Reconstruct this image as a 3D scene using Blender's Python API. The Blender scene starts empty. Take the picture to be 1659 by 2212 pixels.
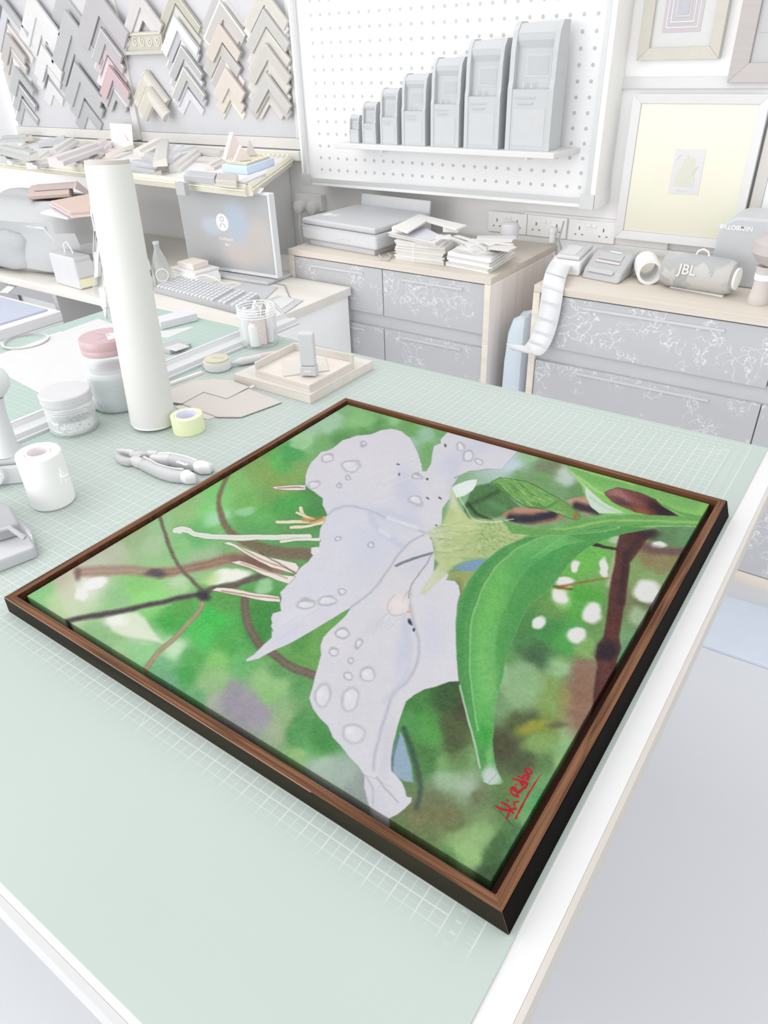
import bpy, math, random
import numpy as np
from mathutils import Vector, Matrix
random.seed(4)
SC = bpy.context.scene
COL = SC.collection

# ------------------------------------------------------------------ camera, world, lamps, exposure
CAM = np.array([0.0, 0.0, 1.362])
ROT = np.array([[0.818735330, 0.292759774, -0.493927296],
                [0.573287375, -0.464526197, 0.674949627],
                [-0.031844068, -0.835767388, -0.548159491]])
FPX = 1535.4
cam_d = bpy.data.cameras.new('camera')
cam_d.sensor_width = 36.0
cam_d.lens = FPX / 2212.0 * 36.0
cam_d.clip_start = 0.02
cam = bpy.data.objects.new('camera', cam_d)
COL.objects.link(cam)
mw = Matrix.Identity(4)
for r in range(3):
    mw[r][0] = ROT[r][0]; mw[r][1] = -ROT[r][1]; mw[r][2] = -ROT[r][2]; mw[r][3] = CAM[r]
cam.matrix_world = mw
SC.camera = cam

world = bpy.data.worlds.new('world')
SC.world = world
world.use_nodes = True
bg = world.node_tree.nodes['Background']
bg.inputs[0].default_value = (1.0, 1.0, 1.0, 1)
bg.inputs[1].default_value = 1.32

sun_d = bpy.data.lights.new('daylight', 'SUN')
sun_d.energy = 0.65; sun_d.angle = math.radians(32)
sun = bpy.data.objects.new('daylight', sun_d); COL.objects.link(sun)
sun.rotation_euler = Vector((-0.52, -0.06, 0.85)).to_track_quat('Z', 'Y').to_euler()
sun.location = (-1.5, 2, 3)

def fill_lamp(loc, size, power, aim=None):  # unseen area lamp, added as fill light
    d = bpy.data.lights.new('fill_lamp', 'AREA'); d.shape = 'RECTANGLE'; d.size, d.size_y = size; d.energy = power
    o = bpy.data.objects.new('fill_lamp', d); COL.objects.link(o); o.location = loc
    if aim: o.rotation_euler = (Vector(loc) - Vector(aim)).to_track_quat('Z', 'Y').to_euler()
fill_lamp((-2.6, -0.7, 2.6), (1.8, 1.4), 9, (-2.3, 2.4, 0.6))  # this one and the next are added to lift the back wall
fill_lamp((-0.6, -0.7, 2.6), (1.8, 1.4), 6, (-0.9, 2.4, 0.6))
fill_lamp((-2.4, -2.8, 1.25), (3.6, 2.2), 100, (-2.4, 2.4, 1.0))     # unseen fill added behind the camera, brightens the wall under the shelf

vs = SC.view_settings
vs.view_transform = 'Standard'
vs.look = 'None'
vs.gamma = 1.0
vs.use_curve_mapping = False
vs.exposure = -0.20
SC.display_settings.display_device = 'sRGB'

# ------------------------------------------------------------------ helpers
def ray(px, py):
    return ROT @ np.array([px - 829.5, py - 1106.0, FPX])
def at(px, py, axis, val):
    """the point of the plane x|y|z = val that the photograph shows at pixel px, py"""
    k = 'xyz'.index(axis); r = ray(px, py)
    return tuple(CAM + r * ((val - CAM[k]) / r[k]))

EH, EV = 1.64, 1.05       # brightness received by level and by upright surfaces
def lin(c):
    c = c / 255.0
    return c / 12.92 if c <= 0.04045 else ((c + 0.055) / 1.055) ** 2.4
def alb(rgb, e=1.06):
    return tuple(min(0.97, lin(v) / e) for v in rgb)

def new_mat(name):
    m = bpy.data.materials.new(name); m.use_nodes = True
    return m, m.node_tree, m.node_tree.nodes['Principled BSDF']
def N(nt, kind, **kw):
    n = nt.nodes.new(kind)
    for k, v in kw.items(): setattr(n, k, v)
    return n
def math_node(nt, op, a, b=None, clamp=False):
    n = nt.nodes.new('ShaderNodeMath'); n.operation = op; n.use_clamp = clamp
    for i, v in enumerate((a, b)):
        if v is None: continue
        if isinstance(v, (int, float)): n.inputs[i].default_value = v
        else: nt.links.new(v, n.inputs[i])
    return n.outputs[0]
def mixrgb(nt, fac, a, b, blend='MIX'):
    n = nt.nodes.new('ShaderNodeMix'); n.data_type = 'RGBA'; n.blend_type = blend
    for sock, v in ((n.inputs[0], fac), (n.inputs[6], a), (n.inputs[7], b)):
        if isinstance(v, (int, float)): sock.default_value = v
        elif isinstance(v, tuple): sock.default_value = (*v[:3], 1)
        else: nt.links.new(v, sock)
    return n.outputs[2]
def ramp(nt, fac, lo, hi):
    n = nt.nodes.new('ShaderNodeMapRange'); n.clamp = True
    nt.links.new(fac, n.inputs[0]); n.inputs[1].default_value = lo; n.inputs[2].default_value = hi
    return n.outputs[0]

_cache = {}
CAL = {'236,236,238@0.98': 0.62, '240,240,242@1.05': 0.935, '208,210,214@0.88': 1.021, '243,243,244@1.05': 0.62, '241,241,242@1.05': 0.62, '226,226,228@1.05': 0.62, '243,243,244@1.64': 1.263, '244,244,245@1.05': 1.552, '222,222,224@1.05': 0.881, '190,140,112@1.00': 2.2, '214,160,132@1.00': 2.2, '205,205,207@1.05': 0.62, '200,201,203@1.05': 1.022, '216,217,219@1.05': 1.144, '222,221,222@1.05': 0.69, '215,215,218@1.05': 0.62, '208,209,212@1.05': 0.984, '208,208,210@1.05': 0.754, '212,212,214@1.64': 0.799, '214,221,238@1.64': 1.337, '252,252,253@1.64': 1.2, '205,205,208@1.05': 2.2, '209,211,212@1.15': 1.314, '215,217,217@1.10': 1.122, '211,213,214@1.10': 1.462, '243,242,244@1.64': 1.221, '240,218,208@1.15': 1.591, '225,208,205@1.10': 1.515, '240,219,207@1.64': 1.251, '240,216,205@1.64': 1.407, '238,222,232@1.10': 1.212, '246,246,248@1.15': 1.502, '236,234,200@1.05': 0.997, '244,244,246@1.10': 0.62, '226,226,229@1.20': 1.271, '233,223,208@1.10': 0.62, '214,232,216@1.15': 0.707, '196,232,208@1.05': 2.2, '208,212,210@1.05': 0.62, '208,209,212@1.64': 1.432, '218,219,222@1.64': 1.047, '241,239,237@1.15': 0.62, '240,238,236@1.15': 0.62, '234,232,232@1.15': 1.072, '236,226,218@1.15': 1.067, '211,212,214@1.05': 0.875, '250,250,252@1.05': 1.286, '190,192,196@1.05': 1.859, '246,246,248@1.05': 0.62, '207,208,211@1.05': 1.001, '209,210,213@1.64': 1.101, '236,237,240@1.20': 0.62, '220,220,222@1.10': 2.2, '242,242,243@1.64': 1.274, '226,226,229@1.64': 1.319, '212,215,232@1.64': 0.905, '229,229,233@1.05': 1.229, '238,236,232@1.05': 1.148, '235,233,229@1.05': 0.972, '207,210,211@1.05': 1.263, '228,227,219@1.05': 0.62, '209,212,213@1.05': 1.335, '226,229,232@1.05': 0.787, '221,217,211@1.05': 1.17, '223,219,213@1.05': 0.657, '222,218,214@1.05': 1.278, '236,232,226@1.05': 0.62, '224,220,216@1.05': 1.202, '219,214,211@1.05': 1.331, '221,216,213@1.05': 1.327, '232,229,222@1.05': 0.62, '234,231,224@1.05': 1.048, '231,231,236@1.05': 1.312, '233,233,238@1.05': 1.276, '249,248,249@1.05': 1.341, '251,250,251@1.05': 1.338, '210,212,213@1.05': 1.364, '212,214,215@1.05': 1.369, '207,209,211@1.05': 1.289, '209,211,213@1.05': 1.297, '213,213,214@1.05': 1.193, '232,232,232@1.05': 0.62, '215,215,216@1.05': 1.278, '214,211,212@1.05': 1.323, '216,213,214@1.05': 1.326, '227,203,208@1.05': 1.304, '232,196,200@1.05': 1.24, '229,205,210@1.05': 1.366, '223,208,213@1.05': 0.892, '225,210,215@1.05': 1.113, '221,207,211@1.05': 1.18, '228,220,222@1.05': 0.923, '223,209,213@1.05': 1.332, '213,211,214@1.05': 1.415, '222,220,222@1.05': 1.195, '215,213,216@1.05': 1.425, '243,241,240@1.05': 1.286, '245,243,242@1.05': 1.36, '240,236,235@1.05': 1.412, '242,238,237@1.05': 1.415, '240,241,246@1.05': 1.21, '242,243,248@1.05': 1.225, '213,213,217@1.05': 1.031, '240,237,220@1.05': 0.62, '215,215,219@1.05': 1.224, '222,222,226@1.05': 1.085, '250,250,251@1.05': 0.62, '224,224,228@1.05': 0.709, '220,220,224@1.05': 1.299, '252,252,253@1.05': 0.62, '213,213,213@1.05': 1.376, '232,232,234@1.05': 1.109, '215,215,215@1.05': 1.399, '214,214,216@1.05': 1.257, '216,216,218@1.05': 0.62, '226,226,231@1.05': 1.037, '248,248,250@1.05': 0.695, '228,228,233@1.05': 0.996, '218,216,210@1.05': 1.134, '232,228,214@1.05': 1.316, '220,218,212@1.05': 1.016, '221,219,206@1.05': 1.395, '232,224,205@1.05': 1.225, '223,221,208@1.05': 1.412, '241,234,222@1.05': 1.246, '243,236,224@1.05': 1.023, '242,234,224@1.05': 1.28, '244,236,226@1.05': 1.319, '244,235,226@1.05': 1.377, '246,237,228@1.05': 1.376, '218,212,212@1.05': 1.269, '228,222,222@1.05': 1.057, '220,214,214@1.05': 0.751, '223,219,214@1.05': 1.369, '225,221,216@1.05': 1.352, '240,230,220@1.05': 1.396, '242,232,222@1.05': 1.412, '238,229,222@1.05': 1.268, '240,231,224@1.05': 0.62, '224,217,215@1.05': 0.62, '226,219,217@1.05': 1.139, '226,223,219@1.05': 1.392, '240,234,226@1.05': 0.926, '228,225,221@1.05': 1.414, '224,222,220@1.05': 1.416, '226,224,222@1.05': 0.9, '236,231,225@1.05': 1.123, '238,233,227@1.05': 1.263, '224,222,219@1.05': 1.345, '226,224,221@1.05': 1.338, '226,223,220@1.05': 1.16, '228,225,222@1.05': 0.62, '236,232,225@1.05': 1.258, '238,234,227@1.05': 1.262, '228,224,218@1.05': 1.373, '230,226,220@1.05': 1.375, '233,226,222@1.05': 1.213, '235,228,224@1.05': 0.62, '237,233,226@1.05': 1.298, '239,235,228@1.05': 1.3, '226,224,220@1.05': 1.392, '228,226,222@1.05': 1.408, '236,227,224@1.05': 0.766, '238,229,226@1.05': 0.68, '239,235,227@1.05': 1.079, '241,237,229@1.05': 0.62, '240,236,228@1.05': 1.395, '242,238,230@1.05': 1.409, '226,222,210@1.05': 1.373, '246,241,226@1.05': 1.096, '223,219,211@1.05': 1.099, '225,221,213@1.05': 1.124, '233,233,235@0.86': 0.62, '246,246,247@0.90': 1.375, '250,250,250@1.05': 1.061, '228,228,226@1.05': 0.854, '228,230,231@1.05': 1.257, '226,227,228@1.05': 1.17, '216,216,217@1.05': 0.729, '222,223,225@1.05': 1.305, '250,250,250@1.10': 1.343, '245,245,246@1.05': 0.62, '222,225,227@1.05': 1.341, '216,219,222@1.05': 0.89, '228,230,232@1.05': 1.363, '231,226,215@1.05': 1.375, '238,238,237@1.05': 1.249, '226,216,221@1.05': 1.274, '237,233,237@1.05': 0.62, '216,216,220@1.05': 1.278, '240,238,240@1.05': 1.062, '219,215,219@1.05': 1.277, '228,221,219@1.05': 1.219, '214,215,226@1.05': 1.305, '235,234,222@1.05': 1.012, '219,219,219@1.05': 1.606, '220,216,218@1.05': 1.585, '244,243,245@1.05': 1.166, '242,241,243@1.05': 1.195, '236,236,221@1.05': 1.184, '224,221,217@1.05': 1.116, '240,240,240@1.05': 0.964, '244,244,246@1.05': 0.62, '236,236,238@1.05': 0.62, '209,210,213@1.05': 0.62, '245,244,244@1.15': 1.093, '233,228,210@1.05': 1.142, '244,240,222@1.05': 0.854, '238,233,214@1.05': 0.946, '214,215,217@1.05': 1.443, '226,229,225@1.15': 1.188, '232,226,218@1.15': 1.062, '224,227,223@1.15': 1.509, '215,217,217@1.15': 1.289, '214,213,214@1.15': 0.62, '212,214,217@1.15': 1.107, '227,224,217@1.15': 0.978, '218,216,215@1.15': 0.903, '216,212,212@1.15': 0.906, '219,214,214@1.15': 1.019, '217,212,213@1.15': 0.908, '216,211,209@1.15': 1.045, '234,216,216@1.15': 0.96, '238,232,222@1.15': 0.911, '240,236,230@1.15': 1.069, '221,224,229@1.15': 1.429, '214,216,220@1.15': 1.552, '222,223,226@1.15': 1.343, '230,228,224@1.15': 1.262, '215,216,221@1.15': 0.834, '213,216,216@1.15': 0.886, '224,221,217@1.15': 1.016, '222,219,216@1.15': 1.115, '234,231,229@1.15': 1.206, '233,226,219@1.15': 1.082, '206,222,243@1.05': 0.997, '240,233,206@1.15': 1.25, '233,222,219@1.15': 0.982, '236,225,219@1.15': 1.129, '218,214,214@1.15': 1.095, '210,210,215@1.15': 1.43, '222,222,227@1.15': 1.372, '228,222,214@1.15': 1.459, '240,234,216@1.05': 1.485, '215,215,220@1.15': 1.08, '236,236,238@1.15': 0.946, '207,208,211@1.15': 1.123, '226,222,225@1.05': 1.156, '224,230,238@1.10': 0.796, '233,231,228@1.05': 1.073, '240,238,234@1.05': 1.046, '229,227,223@1.05': 1.081, '240,239,236@1.05': 1.208, '232,230,229@1.05': 1.091, '246,245,243@1.05': 0.62, '243,242,239@1.12': 1.142, '219,220,228@1.10': 1.091, '236,234,231@1.05': 1, '240,239,237@1.05': 0.62, '235,234,232@1.05': 1.075, '228,228,227@1.05': 1.104, '241,240,238@1.05': 0.62, '241,239,236@1.05': 0.974, '238,234,230@1.05': 0.928, '240,237,233@1.05': 1.238, '224,223,226@1.05': 1.151, '246,245,245@1.05': 1.29, '214,212,208@1.05': 2.2, '239,237,235@1.05': 1.205, '216,214,216@1.05': 0.958, '208,219,228@1.00': 1.022, '228,228,229@1.05': 0.62, '219,219,221@1.15': 0.847, '217,217,219@1.20': 1.115, '232,232,234@1.20': 1.026, '246,247,249@1.05': 1.173, '211,212,214@1.08': 1.315, '229,214,213@1.05': 1.124, '216,217,218@1.10': 1.337, '224,225,228@1.05': 1.391, '230,230,232@1.10': 0.759, '241,240,240@1.05': 1.034, '211,212,213@1.05': 0.654, '210,210,212@1.05': 0.77, '240,239,233@1.05': 1.293, '212,212,214@1.05': 0.62, '208,210,213@1.05': 1.092, '236,237,239@1.05': 0.907, '226,219,215@1.05': 1.175, '221,213,211@1.05': 1.33, '208,216,228@0.80': 1.06, '232,232,229@1.15': 1.132, '222,212,208@1.10': 0.867, '220,213,209@1.10': 0.62, '226,221,215@1.15': 1.397, '228,235,194@1.25': 0.965, '212,212,222@1.20': 0.75, '238,238,237@1.20': 0.938, '226,220,222@1.20': 0.82, '248,249,250@1.20': 1.209, '244,244,246@1.45': 1.467, '216,218,220@1.10': 0.501, '236,237,239@1.15': 0.73, '238,203,208@1.45': 1.521, '246,246,248@1.64': 1.329, '242,242,243@1.15': 1.075, '240,240,242@1.15': 0.968, '216,219,221@1.15': 0.714, '238,239,240@1.15': 1.118, '246,246,247@1.15': 0.62, '228,225,220@1.15': 1.812, '208,209,208@1.05': 0.87, '239,234,205@1.45': 1.367, '222,218,216@1.64': 1.321, '212,211,213@1.10': 0.953, '229,213,208@1.20': 1.138, '236,231,224@1.35': 1.255, '209,210,213@1.00': 1.083, '213,214,217@1.00': 1.098, '226,226,228@1.00': 1.074, '224,217,213@1.64': 1.134, '229,222,216@1.64': 1.293, '231,225,219@1.64': 1.283, '224,218,213@1.20': 0.819, '236,230,224@1.20': 0.62, '230,231,233@1.35': 1.209, '243,243,245@1.40': 1.356, '214,214,217@1.40': 1.433, '240,240,242@1.50': 1.217, '222,221,226@1.15': 1.095, '247,247,249@1.64': 1.418, '253,253,254@1.64': 1.475, '205,216,240@1.64': 0.705, '226,227,228@1.40': 0.848, '236,235,233@1.40': 1.156, '216,215,216@1.35': 1.269, '222,220,221@1.35': 1.07, '228,227,228@1.35': 1.345, '222,221,223@1.40': 1.35, '234,234,235@1.35': 1.305, '222,222,224@1.35': 1.298, '236,236,237@1.35': 1.312, '238,238,239@1.35': 1.113, '228,228,230@1.35': 1.182, '218,218,220@1.35': 1.278, '237,237,238@1.35': 0.939, '238,238,240@1.30': 0.657, '209,211,213@1.10': 1.016, '214,214,217@1.30': 1.345, '211,213,215@1.25': 0.945, '238,239,238@1.10': 0.62, '207,208,211@1.10': 1.088, '209,210,214@1.10': 1.554, '213,216,226@1.15': 0.5, '222,221,224@1.20': 1.195, '222,219,223@1.20': 1.419, '224,218,211@1.05': 1.275, '234,224,212@1.05': 1.056, '233,224,212@1.12': 1.194, '240,236,229@1.64': 1.136, '216,209,207@1.05': 1.332, '229,220,213@1.00': 1.054, '203,204,207@1.05': 1.164, '214,227,221@1.64': 1.484, '200,228,215@1.64': 1.596, '205,229,218@1.64': 1.524, '244,244,245@0.99': 1.237, '211,212,214@1.06': 0.903, '248,248,249@1.15': 0.62, '217,220,223@1.15': 1.366, '216,219,221@1.20': 0.919, '230,230,232@1.05': 0.739, '243,237,212@1.15': 0.81, '238,237,233@1.05': 2.2, '226,227,230@1.05': 1.217, '214,217,219@1.10': 0.891, '242,243,244@1.10': 0.62, '240,241,242@1.20': 0.62, '240,230,228@1.00': 0.62, '214,222,236@1.10': 0.996, '250,250,251@0.91': 1.076, '218,218,216@1.05': 1.362, '220,220,218@1.05': 1.35}   # brightness received by the surfaces of each paint, where it differs from the usual
def key_of(rgb, e): return '%d,%d,%d@%.2f' % (*rgb, e)
def paint(rgb, e=1.06, rough=0.7, spec=0.15, var=0.03, scale=30.0, metal=0.0):
    """plain paint, plastic, card: one colour with a faint mottle"""
    key = (rgb, e, rough, spec, var, scale, metal)
    if key in _cache: return _cache[key]
    m, nt, b = new_mat('paint'); m['tone'] = key_of(rgb, e)
    b.inputs['Roughness'].default_value = rough
    b.inputs['Specular IOR Level'].default_value = spec
    b.inputs['Metallic'].default_value = metal
    c = alb(rgb, CAL.get(key_of(rgb, e), e))
    tc = N(nt, 'ShaderNodeTexCoord'); no = N(nt, 'ShaderNodeTexNoise')
    no.inputs['Scale'].default_value = scale
    nt.links.new(tc.outputs['Object'], no.inputs['Vector'])
    o = mixrgb(nt, no.outputs['Fac'], tuple(v * (1 - var) for v in c), tuple(min(1, v * (1 + var)) for v in c))
    nt.links.new(o, b.inputs['Base Color'])
    _cache[key] = m
    return m
def wood(rgb_a, rgb_b, axis=0, e=1.06, scale=14.0, rough=0.6, stretch=12.0, spec=0.2):
    key = ('w', rgb_a, rgb_b, axis, e, scale, stretch)
    if key in _cache: return _cache[key]
    m, nt, b = new_mat('wood'); m['tone'] = key_of(tuple((p + q) / 2 for p, q in zip(rgb_a, rgb_b)), e); e = CAL.get(m['tone'], e)
    b.inputs['Roughness'].default_value = rough; b.inputs['Specular IOR Level'].default_value = spec
    tc = N(nt, 'ShaderNodeTexCoord'); mp = N(nt, 'ShaderNodeMapping')
    s = [scale * stretch / 3] * 3; s[axis] = scale / stretch
    mp.inputs['Scale'].default_value = s
    nt.links.new(tc.outputs['Object'], mp.inputs['Vector'])
    no = N(nt, 'ShaderNodeTexNoise'); no.inputs['Scale'].default_value = 1.6; no.inputs['Detail'].default_value = 6
    no.inputs['Distortion'].default_value = 0.6
    nt.links.new(mp.outputs['Vector'], no.inputs['Vector'])
    f = ramp(nt, no.outputs['Fac'], 0.36, 0.64)
    nt.links.new(mixrgb(nt, f, alb(rgb_a, e), alb(rgb_b, e)), b.inputs['Base Color'])
    _cache[key] = m
    return m
def clear_glass(rgb=(240, 243, 243), op=0.12):
    key = ('g', rgb, op)
    if key in _cache: return _cache[key]
    m, nt, b = new_mat('clear glass')
    b.inputs['Base Color'].default_value = (*alb(rgb), 1)
    b.inputs['Roughness'].default_value = 0.15; b.inputs['Specular IOR Level'].default_value = 0.5
    lw = N(nt, 'ShaderNodeLayerWeight'); lw.inputs['Blend'].default_value = 0.35
    f = math_node(nt, 'ADD', math_node(nt, 'MULTIPLY', lw.outputs['Facing'], 0.75), op, clamp=True)
    tr = N(nt, 'ShaderNodeBsdfTransparent'); tr.inputs[0].default_value = (0.97, 0.98, 0.98, 1)
    mx = N(nt, 'ShaderNodeMixShader')
    nt.links.new(f, mx.inputs[0]); nt.links.new(tr.outputs[0], mx.inputs[1]); nt.links.new(b.outputs[0], mx.inputs[2])
    out = nt.nodes['Material Output']; nt.links.new(mx.outputs[0], out.inputs['Surface'])
    _cache[key] = m
    return m

def tag(o, label=None, cat=None, group=None, kind=None):
    if label: o['label'] = label
    if cat: o['category'] = cat
    if group: o['group'] = group
    if kind: o['kind'] = kind
    return o
def thing(name, loc, label, cat, group=None):
    o = bpy.data.objects.new(name, None); COL.objects.link(o)
    o.location = loc; o.empty_display_size = 0.02
    return tag(o, label, cat, group)

class G:
    """collects shapes in world coordinates, then links them as one mesh object"""
    def __init__(s): s.v = []; s.f = []
    def add(s, vs_, fs):
        n = len(s.v); s.v += [tuple(map(float, p)) for p in vs_]; s.f += [tuple(i + n for i in f) for f in fs]; return s
    def box(s, x0, x1, y0, y1, z0, z1):
        return s.add([(x0,y0,z0),(x1,y0,z0),(x1,y1,z0),(x0,y1,z0),(x0,y0,z1),(x1,y0,z1),(x1,y1,z1),(x0,y1,z1)],
                     [(0,3,2,1),(4,5,6,7),(0,1,5,4),(1,2,6,5),(2,3,7,6),(3,0,4,7)])
    def rbox(s, c, size, rz=0, rx=0, ry=0, base=True):
        """box centred on c in plan (base at c.z if base), turned"""
        sx, sy, sz = [v / 2 for v in size]
        m = Matrix.Rotation(rz, 3, 'Z') @ Matrix.Rotation(rx, 3, 'X') @ Matrix.Rotation(ry, 3, 'Y')
        off = sz if base else 0
        pts = [Vector(c) + m @ Vector((a * sx, b * sy, d * sz + off)) for d in (-1, 1) for a, b in ((-1,-1),(1,-1),(1,1),(-1,1))]
        return s.add(pts, [(0,3,2,1),(4,5,6,7),(0,1,5,4),(1,2,6,5),(2,3,7,6),(3,0,4,7)])
    def slab(s, pts, h, dirv=(0, 0, 1)):
        """polygon pts extruded by h along dirv"""
        n = len(pts); d = Vector(dirv) * h
        top = [tuple(Vector(p) + d) for p in pts]
        return s.add(list(pts) + top, [tuple(range(n))[::-1], tuple(range(n, 2 * n))] + [(i, (i + 1) % n, n + (i + 1) % n, n + i) for i in range(n)])
    def lathe(s, c, prof, n=32, axis=(0, 0, 1), cap=True):
        """profile [(radius, height)] turned about an axis through c"""
        a = Vector(axis).normalized(); q = Vector((0, 0, 1)).rotation_difference(a)
        vs_ = []
        for r, h in prof:
            for i in range(n):
                t = 2 * math.pi * i / n
                vs_.append(Vector(c) + q @ Vector((r * math.cos(t), r * math.sin(t), h)))
        fs = [(k * n + i, k * n + (i + 1) % n, (k + 1) * n + (i + 1) % n, (k + 1) * n + i) for k in range(len(prof) - 1) for i in range(n)]
        if cap:
            fs += [tuple(range(n))[::-1], tuple(range((len(prof) - 1) * n, len(prof) * n))]
        return s.add(vs_, fs)
    def ring(s, c, r0, r1, h, n=40, axis=(0, 0, 1)):
        """tube with a hole"""
        a = Vector(axis).normalized(); q = Vector((0, 0, 1)).rotation_difference(a)
        pr = [(r0, 0), (r1, 0), (r1, h), (r0, h)]
        vs_ = [Vector(c) + q @ Vector((r * math.cos(2 * math.pi * i / n), r * math.sin(2 * math.pi * i / n), z)) for r, z in pr for i in range(n)]
        fs = [(k * n + i, k * n + (i + 1) % n, ((k + 1) % 4) * n + (i + 1) % n, ((k + 1) % 4) * n + i) for k in range(4) for i in range(n)]
        return s.add(vs_, fs)
    def tube(s, path, r, n=8):
        path = [Vector(p) for p in path]; vs_ = []
        rs = r if isinstance(r, (list, tuple)) else [r] * len(path)
        for i, p in enumerate(path):
            d = (path[min(i + 1, len(path) - 1)] - path[max(i - 1, 0)]).normalized()
            q = Vector((0, 0, 1)).rotation_difference(d)
            vs_ += [p + q @ Vector((rs[i] * math.cos(2 * math.pi * k / n), rs[i] * math.sin(2 * math.pi * k / n), 0)) for k in range(n)]
        fs = [(i * n + k, i * n + (k + 1) % n, (i + 1) * n + (k + 1) % n, (i + 1) * n + k) for i in range(len(path) - 1) for k in range(n)]
        fs += [tuple(range(n))[::-1], tuple(range((len(path) - 1) * n, len(path) * n))]
        return s.add(vs_, fs)
    def sweep(s, prof, p0, p1, up=(0, 0, 1), closed=True):
        """profile [(side, up)] carried straight from p0 to p1"""
        p0, p1 = Vector(p0), Vector(p1); d = (p1 - p0).normalized(); u = Vector(up); sd = d.cross(u).normalized(); n = len(prof)
        vs_ = [p + sd * a + u * b for p in (p0, p1) for a, b in prof]
        return s.add(vs_, [(i, (i + 1) % n, n + (i + 1) % n, n + i) for i in range(n)] + [tuple(range(n))[::-1], tuple(range(n, 2 * n))])
    def build(s, name, mat, parent=None, label=None, cat=None, group=None, kind=None, smooth=False, bevel=0, seg=2, origin=None):
        if parent is not None: org = Vector(parent['_o']) if '_o' in parent else parent_world(parent)
        elif origin is not None: org = Vector(origin)
        else:
            a = np.array(s.v); org = Vector(((a[:,0].min()+a[:,0].max())/2, (a[:,1].min()+a[:,1].max())/2, a[:,2].min()))
        me = bpy.data.meshes.new(name)
        me.from_pydata([tuple(Vector(p) - org) for p in s.v], [], s.f)
        me.materials.append(mat); me.validate(); me.update()
        import bmesh
        bm = bmesh.new(); bm.from_mesh(me); bmesh.ops.recalc_face_normals(bm, faces=bm.faces); bm.to_mesh(me); bm.free()
        if smooth:
            me.polygons.foreach_set('use_smooth', [True] * len(me.polygons))
            try: me.set_sharp_from_angle(angle=math.radians(35))
            except Exception: pass
        o = bpy.data.objects.new(name, me); COL.objects.link(o)
        if parent is not None: o.parent = parent
        else: o.location = org
        if bevel:
            b = o.modifiers.new('bevel', 'BEVEL'); b.width = bevel; b.segments = seg; b.limit_method = 'ANGLE'
        return tag(o, label, cat, group, kind)
def parent_world(o):
    p = Vector(o.location)
    while o.parent is not None:
        o = o.parent; p = p + Vector(o.location)
    return p
def words(txt, size, loc, rot, mat, parent, name='lettering', extrude=0.0002, shear=0, align='CENTER', sx=1.0, bold=0):
    c = bpy.data.curves.new(name, 'FONT'); c.body = txt; c.size = size; c.extrude = extrude; c.align_x = align; c.align_y = 'CENTER'
    c.shear = shear; c.offset = bold; c.resolution_u = 3
    tmp = bpy.data.objects.new(name, c)
    me = bpy.data.meshes.new_from_object(tmp); bpy.data.objects.remove(tmp); bpy.data.curves.remove(c)
    me.materials.clear(); me.materials.append(mat)
    o = bpy.data.objects.new(name, me); COL.objects.link(o)
    m = Matrix.Translation(Vector(loc)) @ rot.to_4x4() @ Matrix.Diagonal((sx, 1, 1, 1))
    me.transform(Matrix.Translation(-Vector(loc)) @ m)
    if parent is not None:
        o.parent = parent; o.location = Vector(loc) - parent_world(parent)
    else: o.location = loc
    return o
def axes(xd, yd):
    x = Vector(xd).normalized(); y = Vector(yd); y = (y - x * y.dot(x)).normalized(); z = x.cross(y)
    return Matrix((x, y, z)).transposed()
WALLTEXT = axes((1, 0, 0), (0, 0, 1))
T = 0.750            # top of the cutting mats
D = 0.680            # top of the computer desk
K = 0.775            # top of the two cabinets
YW = 2.43            # back wall
# ------------------------------------------------------------------ the room
m_wall = paint((236, 236, 238), 0.98, 0.85, 0.05, 0.015, 4)
XL = -4.18
G().box(XL, 2.6, YW, YW + 0.1, 0, 2.6).build('wall_back', m_wall, kind='structure')
G().box(XL - 0.1, XL, -1.2, YW + 0.1, 0, 2.6).build('wall_left', paint((240, 240, 242), EV, 0.85, 0.05, 0.015, 4), kind='structure')
G().box(XL, 2.6, -1.2, YW, -0.05, 0).build('floor', paint((208, 210, 214), 0.88, 0.6, 0.15, 0.01, 6), kind='structure')
# trims: dado rail at the right, cable trunking behind the cabinets, corner bead
G().box(-0.86, 2.6, YW - 0.012, YW, 1.232, 1.262).build('trim_1', paint((244, 244, 245), 0.99), kind='structure', bevel=0.002)
G().box(-1.42, 2.6, YW - 0.016, YW, 0.70, 0.793).build('trim_2', paint((241, 241, 242), EV), kind='structure', bevel=0.003)
G().box(XL + 0.002, XL + 0.03, YW - 0.03, YW - 0.002, 0, 0.93).build('trim_3', paint((226, 226, 228), EV), kind='structure')
G().box(-0.86, -0.835, YW - 0.02, YW, 1.0, 2.4).build('trim_4', paint((232, 232, 232), EV), kind='structure', bevel=0.003)

# ------------------------------------------------------------------ work table
tab = thing('work_table', (-0.95, 0.67, 0), 'long white work table covered by green cutting mats', 'table')
m_top = paint((243, 243, 244), EH, 0.5, 0.2, 0.01)
G().box(-1.846, -0.0715, 0.0725, 1.284, 0.708, 0.748).build('tabletop', m_top, tab)
G().box(-0.0713, -0.066, 0.068, 1.284, 0.70, 0.7478).build('edge_band', wood((226, 221, 215), (222, 216, 208), 1, EV), tab, label='beige wooden edge band')
G().box(-1.846, -0.0715, 0.066, 0.0723, 0.70, 0.7478).build('edge_band', paint((244, 244, 245), EV), tab, label='white front edge band')
for lx in (-1.72, -0.42):
    for ly in (0.30, 1.18):
        G().box(lx - 0.03, lx + 0.03, ly - 0.03, ly + 0.03, 0, 0.708).build('leg', paint((222, 222, 224), EV), tab)

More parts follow.
